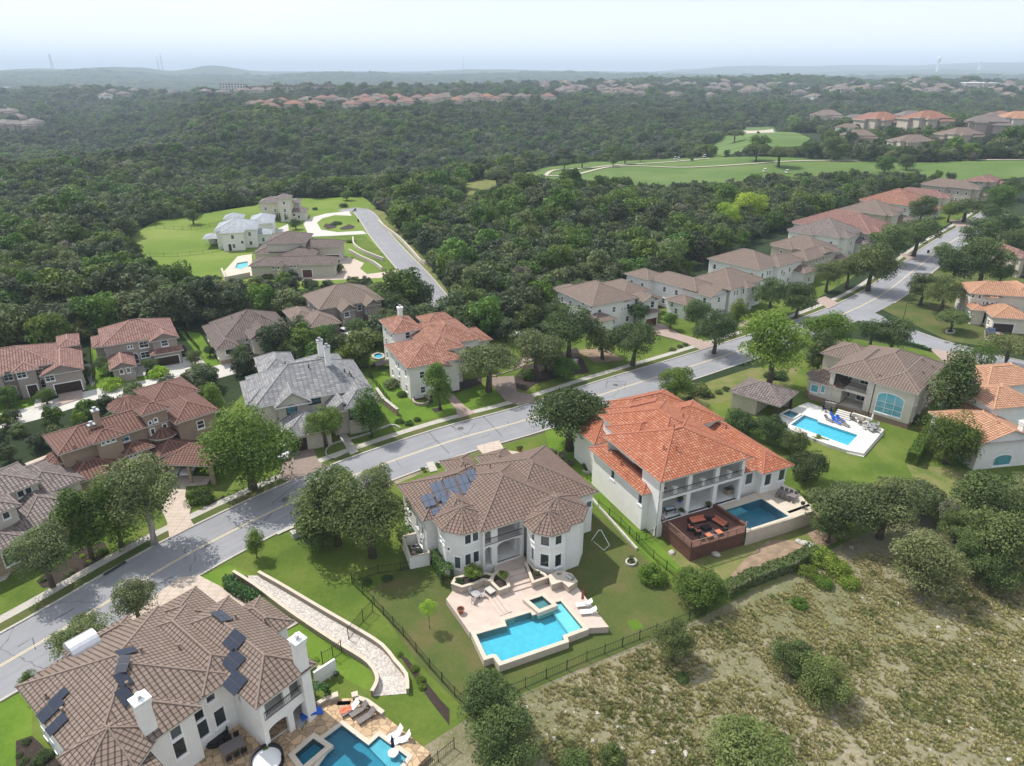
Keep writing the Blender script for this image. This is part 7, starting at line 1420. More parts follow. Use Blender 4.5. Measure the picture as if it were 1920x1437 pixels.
def sofa(v, x, y, z, w_, rz, label, cm='orangecloth', d_=.9, back=True):
    X_, Y_ = at(v, x, y, z); root = empty('rattan_sofa' if w_ > 1.2 else ('rattan_armchair' if back else 'rattan_ottoman'), (X_, Y_, z), R(rz), label, 'sofa' if w_ > 1.2 else ('armchair' if back else 'ottoman')); mb = MB(); mb.box(-w_/2, w_/2, -d_/2, d_/2, .05, .32)
    if back: mb.box(-w_/2, w_/2, d_/2-.14, d_/2, .321, .75); mb.box(-w_/2, -w_/2+.14, -d_/2, d_/2-.141, .321, .6); mb.box(w_/2-.14, w_/2, -d_/2, d_/2-.141, .321, .6)
    mb.build('frame', M['black'], root); n = max(1, round(w_/.8)); i0 = .16 if back else .04
    for i in range(n): q = MB(); a = -w_/2+i0+(w_-2*i0)*i/n; b_ = a+(w_-2*i0)/n-.02; q.box(a, b_, -d_/2+.03, d_/2-(.16 if back else .03), .325, .47); q.build('cushion', M[cm], root)
    if back:
        for i in range(n): q = MB(); a = -w_/2+i0+(w_-2*i0)*i/n; b_ = a+(w_-2*i0)/n-.02; q.box(a, b_, d_/2-.3, d_/2-.15, .475, .82); q.build('back_cushion', M[cm], root)
sofa('v2', 815, 930, BZ+.02, 2.6, 18, 'black rattan sofa with orange cushions, left one facing the pool side'); sofa('v2', 965, 945, BZ+.02, 2.4, -55, 'black rattan sofa with orange cushions beside the pool wall'); sofa('v2', 770, 985, BZ+.02, .95, 75, 'black rattan armchair nearest the railing corner'); sofa('v2', 815, 1010, BZ+.02, .95, 100, 'black rattan armchair second from the railing corner')
sofa('v2', 895, 1035, BZ+.02, .9, 25, 'orange cushioned ottoman at the front of the deck', back=False); sofa('v2', 960, 1012, BZ+.02, .9, 25, 'orange cushioned ottoman near the deck front right', back=False); sofa('v2', 845, 1048, BZ+.02, .6, 25, 'small black side cube at the deck front', 'black', .6, False); sofa('v2', 1003, 990, BZ+.02, .6, 25, 'small black side cube beside the pool side sofa', 'black', .6, False); sofa('v2', 893, 915, BZ+.02, .6, 25, 'small black side cube at the end of the left sofa', 'black', .6, False); sofa('v2', 875, 980, BZ+.02, 1.3, 20, 'low black square fire table in the middle of the deck', 'black', 1.0, False)
sheet('outdoor_rug', pts('v2', [820, 985, 900, 960, 1000, 1010, 905, 1045], BZ+.02), M['greycloth'], BZ+.03, 'dark grey rug under the deck furniture', 'rug')['kind'] = 'structure'
def pot(v, x, y, z, r_, label, m='terracotta', plantm=None):
    X_, Y_ = at(v, x, y, z); root = empty('flower_pot', (X_, Y_, z), 0, label, 'pot'); mb = MB(); mb.lathe((0, 0, 0), [(r_*.6, 0), (r_*.95, r_*1.3), (r_*1.1, r_*1.35), (r_*1.1, r_*1.6), (r_*.9, r_*1.6), (r_*.85, r_*1.3)], 16); mb.build('pot', M[m], root); q = MB(); q.lathe((0, 0, r_*1.35), [(r_*.86, 0), (.01, .02)], 12); q.build('soil', M['mulch'], root)
    if plantm: c = bpy.data.objects.new('foliage', crown('bush', 1, plantm)); col.objects.link(c); c.parent = root; c.location = (0, 0, r_*1.3); c.scale = (r_*3,)*3
pot('v1', 414, 1005, PZ, .42, 'large empty terracotta pot alone on the rosy terrace'); pot('v2', 700, 795, BZ+.05, .35, 'pale pot with plant under the orange house porch', 'bluecloth', 'bright'); pot('v2', 713, 880, BZ+.05, .4, 'white pot with plant at the deck entrance', 'trimwhite', 'olive'); pot('v2', 893, 830, BZ+.05, .35, 'dark pot at the porch column', 'black', 'olive'); pot('v4', 380, 1260, CZ, .28, 'small dark planter at the porch pillar of the solar house', 'black', 'green'); pot('v1', 735, 130, .17, .35, 'terracotta pot with red plant beside the centre house driveway', 'terracotta', 'oak'); pot('v1', 722, 125, .17, .25, 'smaller terracotta pot beside the centre house driveway', 'terracotta', 'oak')
pot('v2', 1618, 858, 1.8, .35, 'terracotta pot with red flowers at the stone steps', 'terracotta', 'oak')
def kettle_grill(v, x, y, z, label):
    X_, Y_ = at(v, x, y, z); root = empty('kettle_grill', (X_, Y_, z), 0, label, 'grill'); mb = MB(); mb.lathe((0, 0, .55), [(.05, 0), (.25, .08), (.33, .25), (.33, .3), (.25, .45), (.05, .52)], 14); mb.build('kettle', M['black'], root)
    for a in range(3): q = MB(); q.bar((.33*math.cos(a*2.1), .33*math.sin(a*2.1), 0), (.15*math.cos(a*2.1), .15*math.sin(a*2.1), .62), .035); q.build('leg', M['steel'], root)
kettle_grill('v4', 890, 745, 0, 'round black kettle grill at the end of the white filter wall'); kettle_grill('v2', 1522, 835, BZ, 'black grill at the corner of the blue pool terrace')
# swing frame outline on the lawn, square planter box, cabinet on the porch
def frame_thing(name, label, cat, v, pts_, z, m, w_=.06):
    c = at(v, *pts_[0]); root = empty(name, (*c, 0), 0, label, cat); P_ = [Vector((at(v, x, y)[0]-c[0], at(v, x, y)[1]-c[1], zz)) for (x, y), zz in zip(pts_, z)]
    for a, b_ in zip(P_, P_[1:]): q = MB(); q.bar(a, b_, w_); q.build('bar', M[m], root)
frame_thing('goal_frame', 'thin white metal frame standing on the tired lawn', 'frame', 'v1', [(1118, 615), (1155, 590), (1168, 590), (1215, 640), (1185, 668), (1130, 620)], [0, 1.0, 1.0, 0, 0, 0], 'trimwhite')
X_, Y_ = at('v1', 572, 900, PZ); root = empty('fire_table', (X_, Y_, PZ), R(-50), 'grey square fire table against the small stone planter', 'fire table'); mb = MB(); mb.box(-.55, .55, -.4, .4, 0, .55); mb.build('base', M['greycloth'], root); mb = MB(); mb.box(-.6, .6, -.45, .45, .551, .6); mb.build('top', M['concrete'], root)
X_, Y_ = at('v2', 1045, 735, BZ); root = empty('porch_kitchen', (X_, Y_, BZ), R(25), 'stone faced grill island under the orange house porch', 'outdoor kitchen'); mb = MB(); mb.box(-1.1, 1.1, -.4, .4, 0, .9); mb.build('counter', M['block'], root); mb = MB(); mb.box(-1.15, 1.15, -.45, .45, .901, .97); mb.build('worktop', M['cast'], root); mb = MB(); mb.tube([(-.4, 0, 1.05), (.4, 0, 1.05)], .3, 10); mb.build('grill_lid', M['steel'], root)
X_, Y_ = at('v2', 628, 870, BZ+.1); root = empty('game_table', (X_, Y_, BZ+.1), R(20), 'table football game under the left porch bay', 'game table'); mb = MB(); mb.box(-.8, .8, -.45, .45, .6, .85); mb.build('cabinet', M['black'], root); mb = MB(); mb.box(-.68, .68, -.33, .33, .851, .87); mb.build('playfield', M['shelf'], root)
for a in (-.7, .7):
    for b_ in (-.38, .38): q = MB(); q.bar((a, b_, 0), (a, b_, .6), .07); q.build('leg', M['black'], root)
def big_tub(v, x, y, z, w_, label, cush='whitecloth', rz=20):
    X_, Y_ = at(v, x, y, z); root = empty('round_daybed', (X_, Y_, z), R(rz), label, 'daybed'); mb = MB(); n = 20; o_ = [(w_/2*math.cos(2*math.pi*i/n), w_/2*math.sin(2*math.pi*i/n)) for i in range(n)]; mb.slab(o_, .05, .35); back = [p for p in o_ if p[1] > -.1*w_]
    for a, b_ in zip(o_, o_[1:]+o_[:1]):
        if a[1] > -.2*w_ and b_[1] > -.2*w_: mb.quad([(*a, .35), (*b_, .35), (*b_, .85), (*a, .85)]); mb.quad([(a[0]*.88, a[1]*.88, .35), (a[0]*.88, a[1]*.88, .85), (b_[0]*.88, b_[1]*.88, .85), (b_[0]*.88, b_[1]*.88, .35)]); mb.quad([(*a, .85), (*b_, .85), (b_[0]*.88, b_[1]*.88, .85), (a[0]*.88, a[1]*.88, .85)])
    mb.build('frame', M['black'], root); q = MB(); q.slab([(p[0]*.86, p[1]*.86) for p in o_], .351, .5); q.build('cushion', M[cush], root)
big_tub('v4', 390, 1350, CZ, 3.1, 'round black daybed with white cushions at the bottom edge'); big_tub('v3', 1255, 945, CZ, 2.4, 'curved black sofa against the solar house wall', 'black', 35)
X_, Y_ = at('v4', 712, 1015, CZ); mb = MB()
for i in range(7): a, b_ = -1.1+i*.31, -1.1+(i+1)*.31; z1, z2 = .5+.35*math.sin(i*.5), .5+.35*math.sin((i+1)*.5); mb.quad([(a, -.45, z1), (b_, -.45, z2), (b_, .45, z2), (a, .45, z1)]); mb.quad([(a, -.45, z1-.18), (b_, -.45, z2-.18), (b_, -.45, z2), (a, -.45, z1)]); mb.quad([(a, .45, z1-.18), (b_, .45, z2-.18), (b_, .45, z2), (a, .45, z1)][::-1])
o = mb.build('pool_float', M['bluecloth'], None, (X_, Y_, CZ)); o.rotation_euler = (0, 0, R(30)); tag(o, 'long blue pool float leaning at the corner of the solar house porch', 'pool float')
# street furniture
def lamp(v, x, y, label):
    X_, Y_ = at(v, x, y); root = empty('street_lamp', (X_, Y_, 0), 0, label, 'street lamp'); mb = MB(); mb.tube([(0, 0, 0), (0, 0, 4.6)], [.09, .05], 7); mb.build('pole', M['iron'], root); mb = MB(); mb.bar((0, 0, 4.55), (1.2, -.5, 4.6), .1); mb.build('arm', M['iron'], root); mb = MB(); mb.box(.9, 1.6, -.65, -.35, 4.5, 4.62); mb.build('lamp_head', M['iron'], root)
lamp('x8', 195, 425, 'dark street lamp at the corner of the side street')
def bin_(v, x, y, label, m='black'):
    X_, Y_ = at(v, x, y); root = empty('wheeled_bin', (X_, Y_, 0), random.random(), label, 'bin'); mb = MB(); mb.box(-.3, .3, -.35, .35, .1, 1.0); mb.build('body', M[m], root); mb = MB(); mb.box(-.33, .33, -.4, .38, 1.001, 1.08); mb.build('lid', M[m], root)
    for s_ in (-.25, .25): q = MB(); q.tube([(s_-.04, .3, .12), (s_+.04, .3, .12)], .12, 10); q.build('wheel', M['tyre'], root)
bin_('y5', 1380, 585, 'dark wheeled bin at the far kerb of the street'); bin_('y3', 1198, 292, 'dark bin standing on the lane by the loop drive'); bin_('y1', 1380, 600, 'dark wheeled bin beside the turreted house garage'); bin_('y1', 1368, 575, 'second dark bin behind the one at the turreted house garage')
X_, Y_ = at('p', 557, 1005); root = empty('utility_box', (X_, Y_, 0), R(40), 'low pale utility box at the curb among shrubs', 'utility box'); mb = MB(); mb.box(-.7, .7, -.5, .5, 0, .8); mb.build('case', M['concrete'], root); mb = MB(); mb.box(-.74, .74, -.54, .54, .801, .9); mb.build('lid', M['concrete'], root)
polyline('kerb_inlet', 'x6', [700, 790, 850, 700], .5, .17, M['frame_dark']); polyline('gutter', 'p', [520, 1003, 560, 985], .5, .17, M['rock'])
X_, Y_ = at('v5', 1285, 695); root = empty('wheelbarrow', (X_, Y_, 0), R(20), 'orange wheelbarrow tray at the foot of the tall hedge', 'wheelbarrow'); mb = MB(); mb.lathe((0, 0, .25), [(.3, 0), (.6, .3), (.56, .3), (.28, .04)], 10); mb.build('tray', M['terracotta'], root); mb = MB(); mb.bar((-.9, -.25, .5), (.4, -.2, .3), .05); mb.bar((-.9, .25, .5), (.4, .2, .3), .05); mb.build('handle', M['iron'], root)
# ------------------------------------------------------------ vehicles
def car(v, x, y, rz, kind, paint, label, z=0., cat='car', name='parked_car'):
    X_, Y_ = at(v, x, y, z); root = empty(name, (X_, Y_, z), R(rz), label, cat); L_, W_ = {'sedan': (4.7, 1.84), 'suv': (4.8, 1.95), 'pickup': (5.7, 2.0)}[kind]
    prof = {'sedan': [(-2.35, .45, .62), (-2.3, .3, .85), (-1.6, .25, .98), (-.9, .25, 1.0), (.9, .25, .96), (1.7, .25, .9), (2.25, .28, .74), (2.35, .42, .6)], 'suv': [(-2.4, .5, .75), (-2.35, .35, 1.05), (-1.6, .3, 1.1), (0, .3, 1.1), (1.1, .3, 1.06), (1.9, .3, 1.0), (2.3, .35, .85), (2.4, .5, .7)], 'pickup': [(-2.85, .55, .8), (-2.8, .5, 1.12), (-.95, .45, 1.13), (0, .42, 1.13), (1.2, .42, 1.12), (2.2, .42, 1.08), (2.75, .45, .9), (2.85, .6, .8)]}[kind]
    mb = MB(); rings = []
    for px_, z0, z1 in prof:
        hw = W_/2*(1 if abs(px_) < L_*.42 else .9); S_ = [(-hw*.92, z0), (-hw, z0+.15), (-hw, z1-.18), (-hw*.86, z1), (hw*.86, z1), (hw, z1-.18), (hw, z0+.15), (hw*.92, z0)]; k = len(mb.v); mb.v += [(px_, a, b_) for a, b_ in S_]; rings.append(k)
    for a, b_ in zip(rings, rings[1:]):
        for j in range(8): mb.f.append((a+j, b_+j, b_+(j+1) % 8, a+(j+1) % 8)); mb.m.append(0); mb.uv += [(0, 0)]*4
    for k, rv in ((rings[0], 0), (rings[-1], 1)): f = [k+j for j in range(8)]; mb.f.append(tuple(f if not rv else f[::-1])); mb.m.append(0); mb.uv += [(0, 0)]*8
    mb.build('body', M[paint], root, smooth=False)
    cab = {'sedan': ((-1.75, 1.0), (-.95, .35), .99, 1.42), 'suv': ((-2.2, 1.15), (-1.9, .5), 1.08, 1.72), 'pickup': ((-.9, 1.45), (-.7, .75), 1.12, 1.82)}[kind]; (x0, x1), (t0, t1), zb, zt = cab; hw, ht = W_/2*.86, W_/2*.7
    g = MB(); b_ = [(x0, -hw, zb), (x1, -hw, zb), (x1, hw, zb), (x0, hw, zb)]; t_ = [(t0, -ht, zt), (t1, -ht, zt), (t1, ht, zt), (t0, ht, zt)]
    for i in range(4): g.quad([b_[i], b_[(i+1) % 4], t_[(i+1) % 4], t_[i]])
    g.build('window', M['glass'], root); g = MB(); g.box(t0-.06, t1+.06, -ht-.03, ht+.03, zt-.02, zt+.04); g.build('roof', M[paint], root)
    for sx in (-L_*.31, L_*.31):
        for sy in (-1, 1): w_ = MB(); w_.tube([(0, -.11, 0), (0, .11, 0)], .36, 16); q = w_.build('wheel', M['tyre'], root, (sx, sy*(W_/2-.1), .36)); e_ = MB(); e_.tube([(0, sy*.112, 0), (0, sy*.125, 0)], .2, 10); e_.build('rim', M['alu'], q)
    for sy in (-1, 1):
        q = MB(); q.box(L_/2-.09, L_/2+.02, sy*W_*.34-.18, sy*W_*.34+.18, .62, .76); q.build('headlight', M['lamp_white'], root); q = MB(); q.box(-L_/2-.02, -L_/2+.09, sy*W_*.36-.12, sy*W_*.36+.12, .68, .9); q.build('taillight', M['lamp_red'], root)
    if kind == 'pickup':
        q = MB(); q.box(-2.7, -1.0, -.8, .8, 1.135, 1.15); q.build('load_bed', M['frame_dark'], root)
    return root
car('v6', 1145, 618, -85, 'sedan', 'carwhite', 'white car parked left under the carport', .17); car('v6', 1222, 625, -85, 'sedan', 'carwhite', 'white car parked right under the carport', .17)
car('y2', 912, 348, -30, 'pickup', 'carwhite', 'white pickup truck on the brown driveway', .17, 'pickup truck', 'pickup_truck'); car('y3', 698, 700, 185, 'pickup', 'carblack', 'black pickup truck beside the ranch house garages', .06, 'pickup truck', 'pickup_truck')
car('y2', 552, 1062, -75, 'suv', 'carwhite', 'white sport utility vehicle half under the big tree', .17); car('x8', 628, 500, 60, 'suv', 'carblue', 'dark blue sport utility vehicle before the round tower', .17); car('v3', 1262, 262, 40, 'sedan', 'carblue', 'blue car behind the roof of the solar house', .17); car('y3', 570, 262, 10, 'suv', 'carblue', 'blue car at the far estate house', .02)
car('y4', 195, 630, 10, 'sedan', 'carwhite', 'white vehicle by the back fence behind the oaks', 0.02)
def golf_cart(x, y, label):
    X_, Y_ = on_t(x, y); root = empty('golf_cart', (X_, Y_, tz(X_, Y_)+.8), random.uniform(0, 3), label, 'golf cart'); mb = MB(); mb.box(-1.2, 1.2, -.6, .6, .3, .75); mb.build('body', M['trimwhite'], root); mb = MB(); mb.box(-.9, .7, -.62, .62, 1.85, 1.95); mb.build('roof', M['trimwhite'], root); mb = MB(); mb.box(-.6, .1, -.55, .55, .751, 1.25); mb.build('seat', M['greycloth'], root)
    for a in (-.85, .65):
        for b_ in (-.57, .57): q = MB(); q.bar((a, b_, .7), (a, b_, 1.85), .05); q.build('roof_post', M['iron'], root); q = MB(); q.tube([(a, b_-.08, .25), (a, b_+.08, .25)], .25, 10); q.build('wheel', M['tyre'], root)
def on_t(x, y): return ats('y6', [x, y])[0]
for x, y, lb in ((1170, 393, 'left golf cart of the pair on the upper path'), (1190, 395, 'right golf cart of the pair on the upper path'), (1346, 378, 'golf cart alone on the upper path'), (1706, 466, 'golf cart on the fairway, left one'), (1840, 472, 'golf cart on the fairway, right one')): golf_cart(x, y, lb)
# cypresses and estate garden
for k, (x, y) in enumerate(((603, 255), (617, 258), (632, 258), (648, 256), (672, 256), (688, 255))): T_('y3', x, y, 13, 'cone', 'darkoak', 'tall narrow cypress in the row before the far estate house', frac=.02, zs=2.6, name='cypress', group='cypresses of the far estate house')
for v, x, y, w_, sh, m_, lb, fr in (('y3', 742, 300, 80, 'oak', 'darkoak', 'dark tree at the loop drive entrance', .15), ('y3', 1090, 170, 70, 'bush', 'darkoak', 'dark bush at the top of the lane', .02), ('y3', 885, 195, 45, 'bush', 'darkoak', 'dark bush on the upper meadow', .02), ('y3', 1040, 300, 95, 'bush', 'hedge', 'low round hedge in the middle of the loop island', .0), ('y3', 545, 680, 90, 'bush', 'green', 'green shrubs against the ranch house wall', .02), ('y3', 700, 655, 160, 'bush', 'green', 'long shrub mass left of the garage doors', .0), ('y3', 1050, 620, 110, 'bush', 'green', 'shrub with creeper at the garage corner', .1), ('y3', 1130, 430, 50, 'bush', 'bright', 'light shrub above the curved limestone wall', .02), ('y3', 985, 745, 80, 'sparse', 'grey', 'silvery bare tree below the tan driveway', .1), ('y3', 0, 240, 110, 'oak', 'darkoak', 'dark oak on the meadow at its upper left edge', .2), ('y3', 1110, 90, 90, 'oak', 'green', 'green tree above the upper meadow', .1)): T_(v, x, y, w_, sh, m_, lb, frac=fr, zs=1 if 'hedge' not in lb else .5)
rp = pts('y3', [225, 655, 330, 540, 430, 525, 440, 680, 260, 700], .4); mb = MB(); wp = pts('y3', [310, 625, 325, 590, 400, 578, 405, 610, 350, 635], .4); mb.slab(rp, 0, .4, [offset_poly(wp, .2)]); tag(mb.build('terrace', M['coping']), 'pale pool terrace of the ranch house', 'terrace', kind='structure'); pool('small pale blue pool of the ranch house', wp, .4, .36, floor='shelf')
hp = [at('y2', 1118+26*math.cos(a), 472+14*math.sin(a), .3) for a in np.linspace(0, 6.28, 13)[:-1]]; pool('round hot tub left of the white tiled house', hp, .3, .26, floor='plaster', cop='rock', cw=.5, z0=.0, name='hot_tub')
X_, Y_ = at('y2', 1140, 545); root = empty('timber_stairs', (X_, Y_, 0), R(30), 'grey timber platform and stairs at the side of the white tiled house', 'deck'); mb = MB(); mb.box(-1.6, 1.6, -1.2, 1.2, 1.2, 1.35); mb.build('platform', M['greycloth'], root); mb = MB(); [mb.box(1.6+.3*i, 1.9+.3*i, -.7, .7, 1.3+.25*i, 1.36+.25*i) for i in range(6)]; mb.build('stairs', M['greycloth'], root)
for a in (-1.5, 1.5):
    for b_ in (-1.1, 1.1): q = MB(); q.bar((a, b_, 0), (a, b_, 1.2), .12); q.build('post', M['greycloth'], root)
# ------------------------------------------------------------ golf course trees, carts
def on_terrain(v, x, y): return ats(v, [x, y])[0]
def gtree(v, x, y, wpx, shape, m, label, frac=.3, **k):
    X_, Y_ = on_terrain(v, x, y); Z_ = tz(X_, Y_); dep = Y_*CP-(Z_-CAMH)*SP; return plant('golf_tree', X_, Y_, wpx/VW[v][2]*dep/1300, shape, m, label, 'tree', k.get('group'), frac, z0=Z_)
for x, y, w_, lb in ((505, 450, 100, 'dark tree inside the cart path loop, left one'), (612, 440, 84, 'dark tree inside the cart path loop, right one'), (798, 432, 60, 'light green tree left of the fairway mound'), (868, 415, 84, 'dark oak casting its shadow on the fairway mound'), (960, 402, 46, 'small dark tree right of the mound oak'), (1270, 400, 26, 'sapling between the two cart paths'),
                     (1525, 285, 120, 'oak at the left end of the upper green'), (1668, 236, 22, 'sapling on the tan patch of the upper green'), (105, 560, 170, 'big olive oak at the left tip of the fairway'), (300, 590, 100, 'oak at the wood edge before the bunker'), (430, 580, 110, 'pale oak left of the bunker'), (1790, 432, 190, 'spreading two trunked oak on the fairway near the carts'), (1655, 395, 160, 'oak left of the spreading fairway oak')):
    gtree('y6', x, y, w_, 'wide' if w_ > 90 else 'oak', 'oak' if 'dark' not in lb else 'darkoak', lb, .32); e_ = on_terrain('y6', x, y)
for x, y, w_, lb in ((600, 452, 190, 'wide dark oak on the fairway edge below the tan roofs'), (950, 540, 140, 'green tree standing in front of the fairway'), (1100, 520, 130, 'dark tree beside the one in front of the fairway'), (1530, 445, 130, 'yellow-green round tree at the fairway edge'), (1690, 440, 140, 'dark round tree right of the yellow-green one'), (430, 440, 150, 'dark tree at the fairway edge left of the wide oak'), (320, 230, 110, 'bright green tree at the first golf homes'), (1020, 260, 110, 'green tree in front of the tall tan golf roof')):
    gtree('y7', x, y, w_, 'oak', 'darkoak' if 'dark' in lb else ('bright' if 'yellow' in lb or 'bright' in lb else 'green'), lb, .12)

# ------------------------------------------------------------ far homes
def proto_house(i, wallm, roofk):
    r = random.Random(i); W_ = r.uniform(17, 23); D_ = r.uniform(12, 16); ze = r.choice([5.2, 6.4, 6.6]); w_ = MB(); rf = MB()
    for k, (x0, x1, y0, y1, z) in enumerate(((-W_/2, W_/2, -D_/2, D_/2, ze), (-W_*.35, 0, -D_/2-3, 2, ze-.5), (W_*.1, W_/2+2, -D_/2-2, 3, ze-1.6), (-W_/2-2, -W_/4, -1, D_/2+2, ze-.9))):
        roof_on(rf, x0, x1, y0, y1, z, 25, 'h', Matrix(), .3); w_.box(x0+.6+k*.02, x1-.6-k*.02, y0+.6+k*.02, y1-.6-k*.02, -3, z+.02)
    root = empty('distant_house', (0, 0, -900)); w_.build('wall', M[wallm], root); rf.build('roof', [M[roofk], M[roofk+'_cap'], M['fascia']], root)
    g_ = MB()
    for x in np.arange(-W_/2+2, W_/2-1.5, 3.2):
        for z in ((1.7, 4.6) if ze > 6 else (1.9,)):
            if x > -W_*.35-1.5 and x < 1.2: continue
            if x > W_*.1-1.5: continue
            g = MB(); g.box(x-.6, x+.6, -D_/2+.52, -D_/2+.595, z-.8, z+.8); g.build('window', M['glass'], root)
    return root
PH = [proto_house(i, w_, rk) for i, (w_, rk) in enumerate((('beige', 'tanbrown'), ('cream', 'dustyred'), ('white', 'tanbrown'), ('beige', 'clay'), ('taupe', 'greybrown'), ('cream', 'peach')))]
used = set(); HOUSE_SPOTS = []
def far_house(i, X_, Y_, width, label, group, rz):
    src = PH[i]
    if i in used: o = copy_tree(src)
    else: o = src; used.add(i)
    Z_ = tz(X_, Y_); o.location = (X_, Y_, Z_); o.rotation_euler = (0, 0, rz); s_ = width/21*(1.28 if math.hypot(X_, Y_) > 640 else 1.); Z_ += 3 if math.hypot(X_, Y_) > 640 else 0; o.location = (X_, Y_, Z_); o.scale = (s_, s_, s_); tag(o, label, 'house', group); HOUSE_SPOTS.append((X_, Y_, width*.62)); return o
NM = ['tan roofed', 'dusty red roofed', 'white walled tan roofed', 'clay roofed', 'grey-brown roofed', 'peach roofed']
for k, (x, y, w_, i) in enumerate(((545, 205, 150, 0), (735, 218, 130, 4), (850, 222, 170, 1), (905, 262, 220, 3), (765, 330, 210, 0), (690, 275, 110, 2), (1115, 215, 170, 4), (1220, 262, 230, 3), (1135, 380, 240, 0), (1290, 185, 90, 5), (1465, 330, 240, 0), (1640, 290, 230, 4), (1850, 250, 190, 5), (1745, 180, 100, 3), (1680, 210, 130, 0), (1915, 345, 80, 1))):
    X_, Y_ = on_terrain('y7', x, y); dep = Y_*CP-(tz(X_, Y_)-CAMH)*SP
    lb = ['first tan house from the left', 'grey-brown roofed house second from the left', 'dusty red roofed house behind the clay roof', 'broad clay-red roofed house', 'nearest tan house left of the yellow tree', 'pale tan house behind the nearest tan one', 'tall grey-brown roofed house beyond the green tree', 'clay roofed house with white side wall', 'tan house nearest the fairway with rear porch', 'small peach roof peeking from the trees', 'broad tan house right of centre', 'grey-brown roofed house with dark porch', 'large peach roofed house at the right', 'small clay roof at the back right', 'tan roof among trees at the back right', 'house cut by the right edge'][k]
    far_house(i, X_, Y_, w_/3.692*dep/1300*.92, lb+' beyond the golf course', 'homes beyond the golf course', random.uniform(-.5, .6))
G_ = 'red roofed homes along the wooded ridge'
for k, (x, y, s_) in enumerate(((350, 285, 1), (475, 278, 1), (580, 268, 1), (545, 247, 1), (620, 232, .9), (672, 228, 1), (720, 250, 1), (775, 270, 1), (795, 232, .9), (845, 262, 1.1), (835, 222, .9), (885, 238, .9), (935, 228, .9), (945, 260, 1), (900, 219, .8), (1020, 232, 1), (1050, 258, 1.2), (1000, 220, .8), (1110, 228, 1), (1165, 248, 1), (1180, 219, .8), (1232, 240, 1.2), (1255, 216, .9), (1305, 246, .9), (1330, 228, .8), (1378, 238, 1), (1402, 216, .9), (1460, 233, 1), (1510, 233, .8), (1560, 222, .8), (1638, 230, 1), (1680, 214, .6), (1775, 226, 1.1), (300, 262, .8), (360, 248, .8), (268, 270, .8), (410, 240, .7))):
    X_, Y_ = on_terrain('x2', x, y); far_house([1, 3, 1, 0, 3, 1, 4, 1][k % 8] if 1200 > x or x > 1620 else [1, 0, 2, 3][k % 4], X_, Y_, 19*s_, 'small red-brown roofed house in the row along the wooded ridge', G_, random.uniform(-.6, .6))
for k, (x, y) in enumerate(((20, 400), (70, 395), (105, 430), (40, 470), (95, 475), (160, 478), (205, 462))):
    X_, Y_ = on_terrain('x1', x, y); far_house(4, X_, Y_, 21, 'grey roofed house in the cluster at the left edge of the forest', 'grey roofed homes at the left edge', random.uniform(-.6, .6))
for x, y in ((600, 290), (700, 285), (760, 265), (950, 270), (1160, 275), (1375, 272), (1455, 268), (1530, 268), (1260, 280), (430, 250), (880, 262), (640, 270)):
    X_, Y_ = on_terrain('x1', x, y); far_house(random.choice((2, 4, 0)), X_, Y_, 20, 'pale house half sunk in the trees of the far left slope', 'pale homes on the far left slope', random.uniform(-1, 1))
r3 = random.Random(5); n = 0
while n < 120:
    x = r3.uniform(1010, 1925); y = r3.choice((r3.gauss(176, 6), r3.gauss(166, 6)))
    if not 155 < y < 194: continue
    X_, Y_ = on_terrain('p', x, y); far_house(r3.choice((4, 4, 2, 0, 0)), X_, Y_, r3.uniform(15, 22), 'pale roofed house scattered on the wooded slope toward the horizon', 'pale homes on the far right slope', r3.uniform(-1.5, 1.5)); n += 1
# apartment buildings
def apartment(v, x0, x1, y, hgt, name, label, wallm, roofm, floors, bays, white=False):
    a = on_terrain(v, x0, y); b_ = on_terrain(v, x1, y); r_ = (math.hypot(*a)+math.hypot(*b_))/2; a = tuple(c*r_/math.hypot(*a) for c in a); b_ = tuple(c*r_/math.hypot(*b_) for c in b_); L_ = math.dist(a, b_); z = tz(*a)-2
    root = empty(name, (*a, z), math.atan2(b_[1]-a[1], b_[0]-a[0]), label, 'apartment building'); w_ = MB(); rf = MB(); bt = L_/bays
    for i in range(bays):
        pr = (i % 2)*1.6; w_.box(i*bt, (i+1)*bt, -pr, 16, 0, hgt+(i % 3)*.6)
        rf.box(i*bt-.3, (i+1)*bt+.3, -pr-.5, 16.5, hgt+(i % 3)*.6+.02+i*.004, hgt+(i % 3)*.6+.9)
    w_.build('wall', M[wallm], root); rf.build('roof', M[roofm], root)
    for i in range(bays):
        for f in range(floors):
            g = MB(); z0 = f*hgt/floors; g.box(i*bt+bt*.2, i*bt+bt*.8, -(i % 2)*1.6-.12, -(i % 2)*1.6-.01, z0+.9, z0+hgt/floors*.8); g.build('window', M['glass'], root)
    HOUSE_SPOTS.append(((a[0]+b_[0])/2, (a[1]+b_[1])/2, 20)); 
    for q in range(int(L_/20)): HOUSE_SPOTS.append((a[0]+(b_[0]-a[0])*q*20/L_, a[1]+(b_[1]-a[1])*q*20/L_, 16))
apartment('x2', 90, 225, 180, 21, 'apartment_block', 'white and dark modern apartment block standing out on the ridge', 'white', 'metalroof', 5, 9)
apartment('x2', 240, 815, 172, 15, 'apartment_block', 'long row of tan apartment blocks along the ridge, right of the white one', 'beige', 'dustyred', 4, 24)
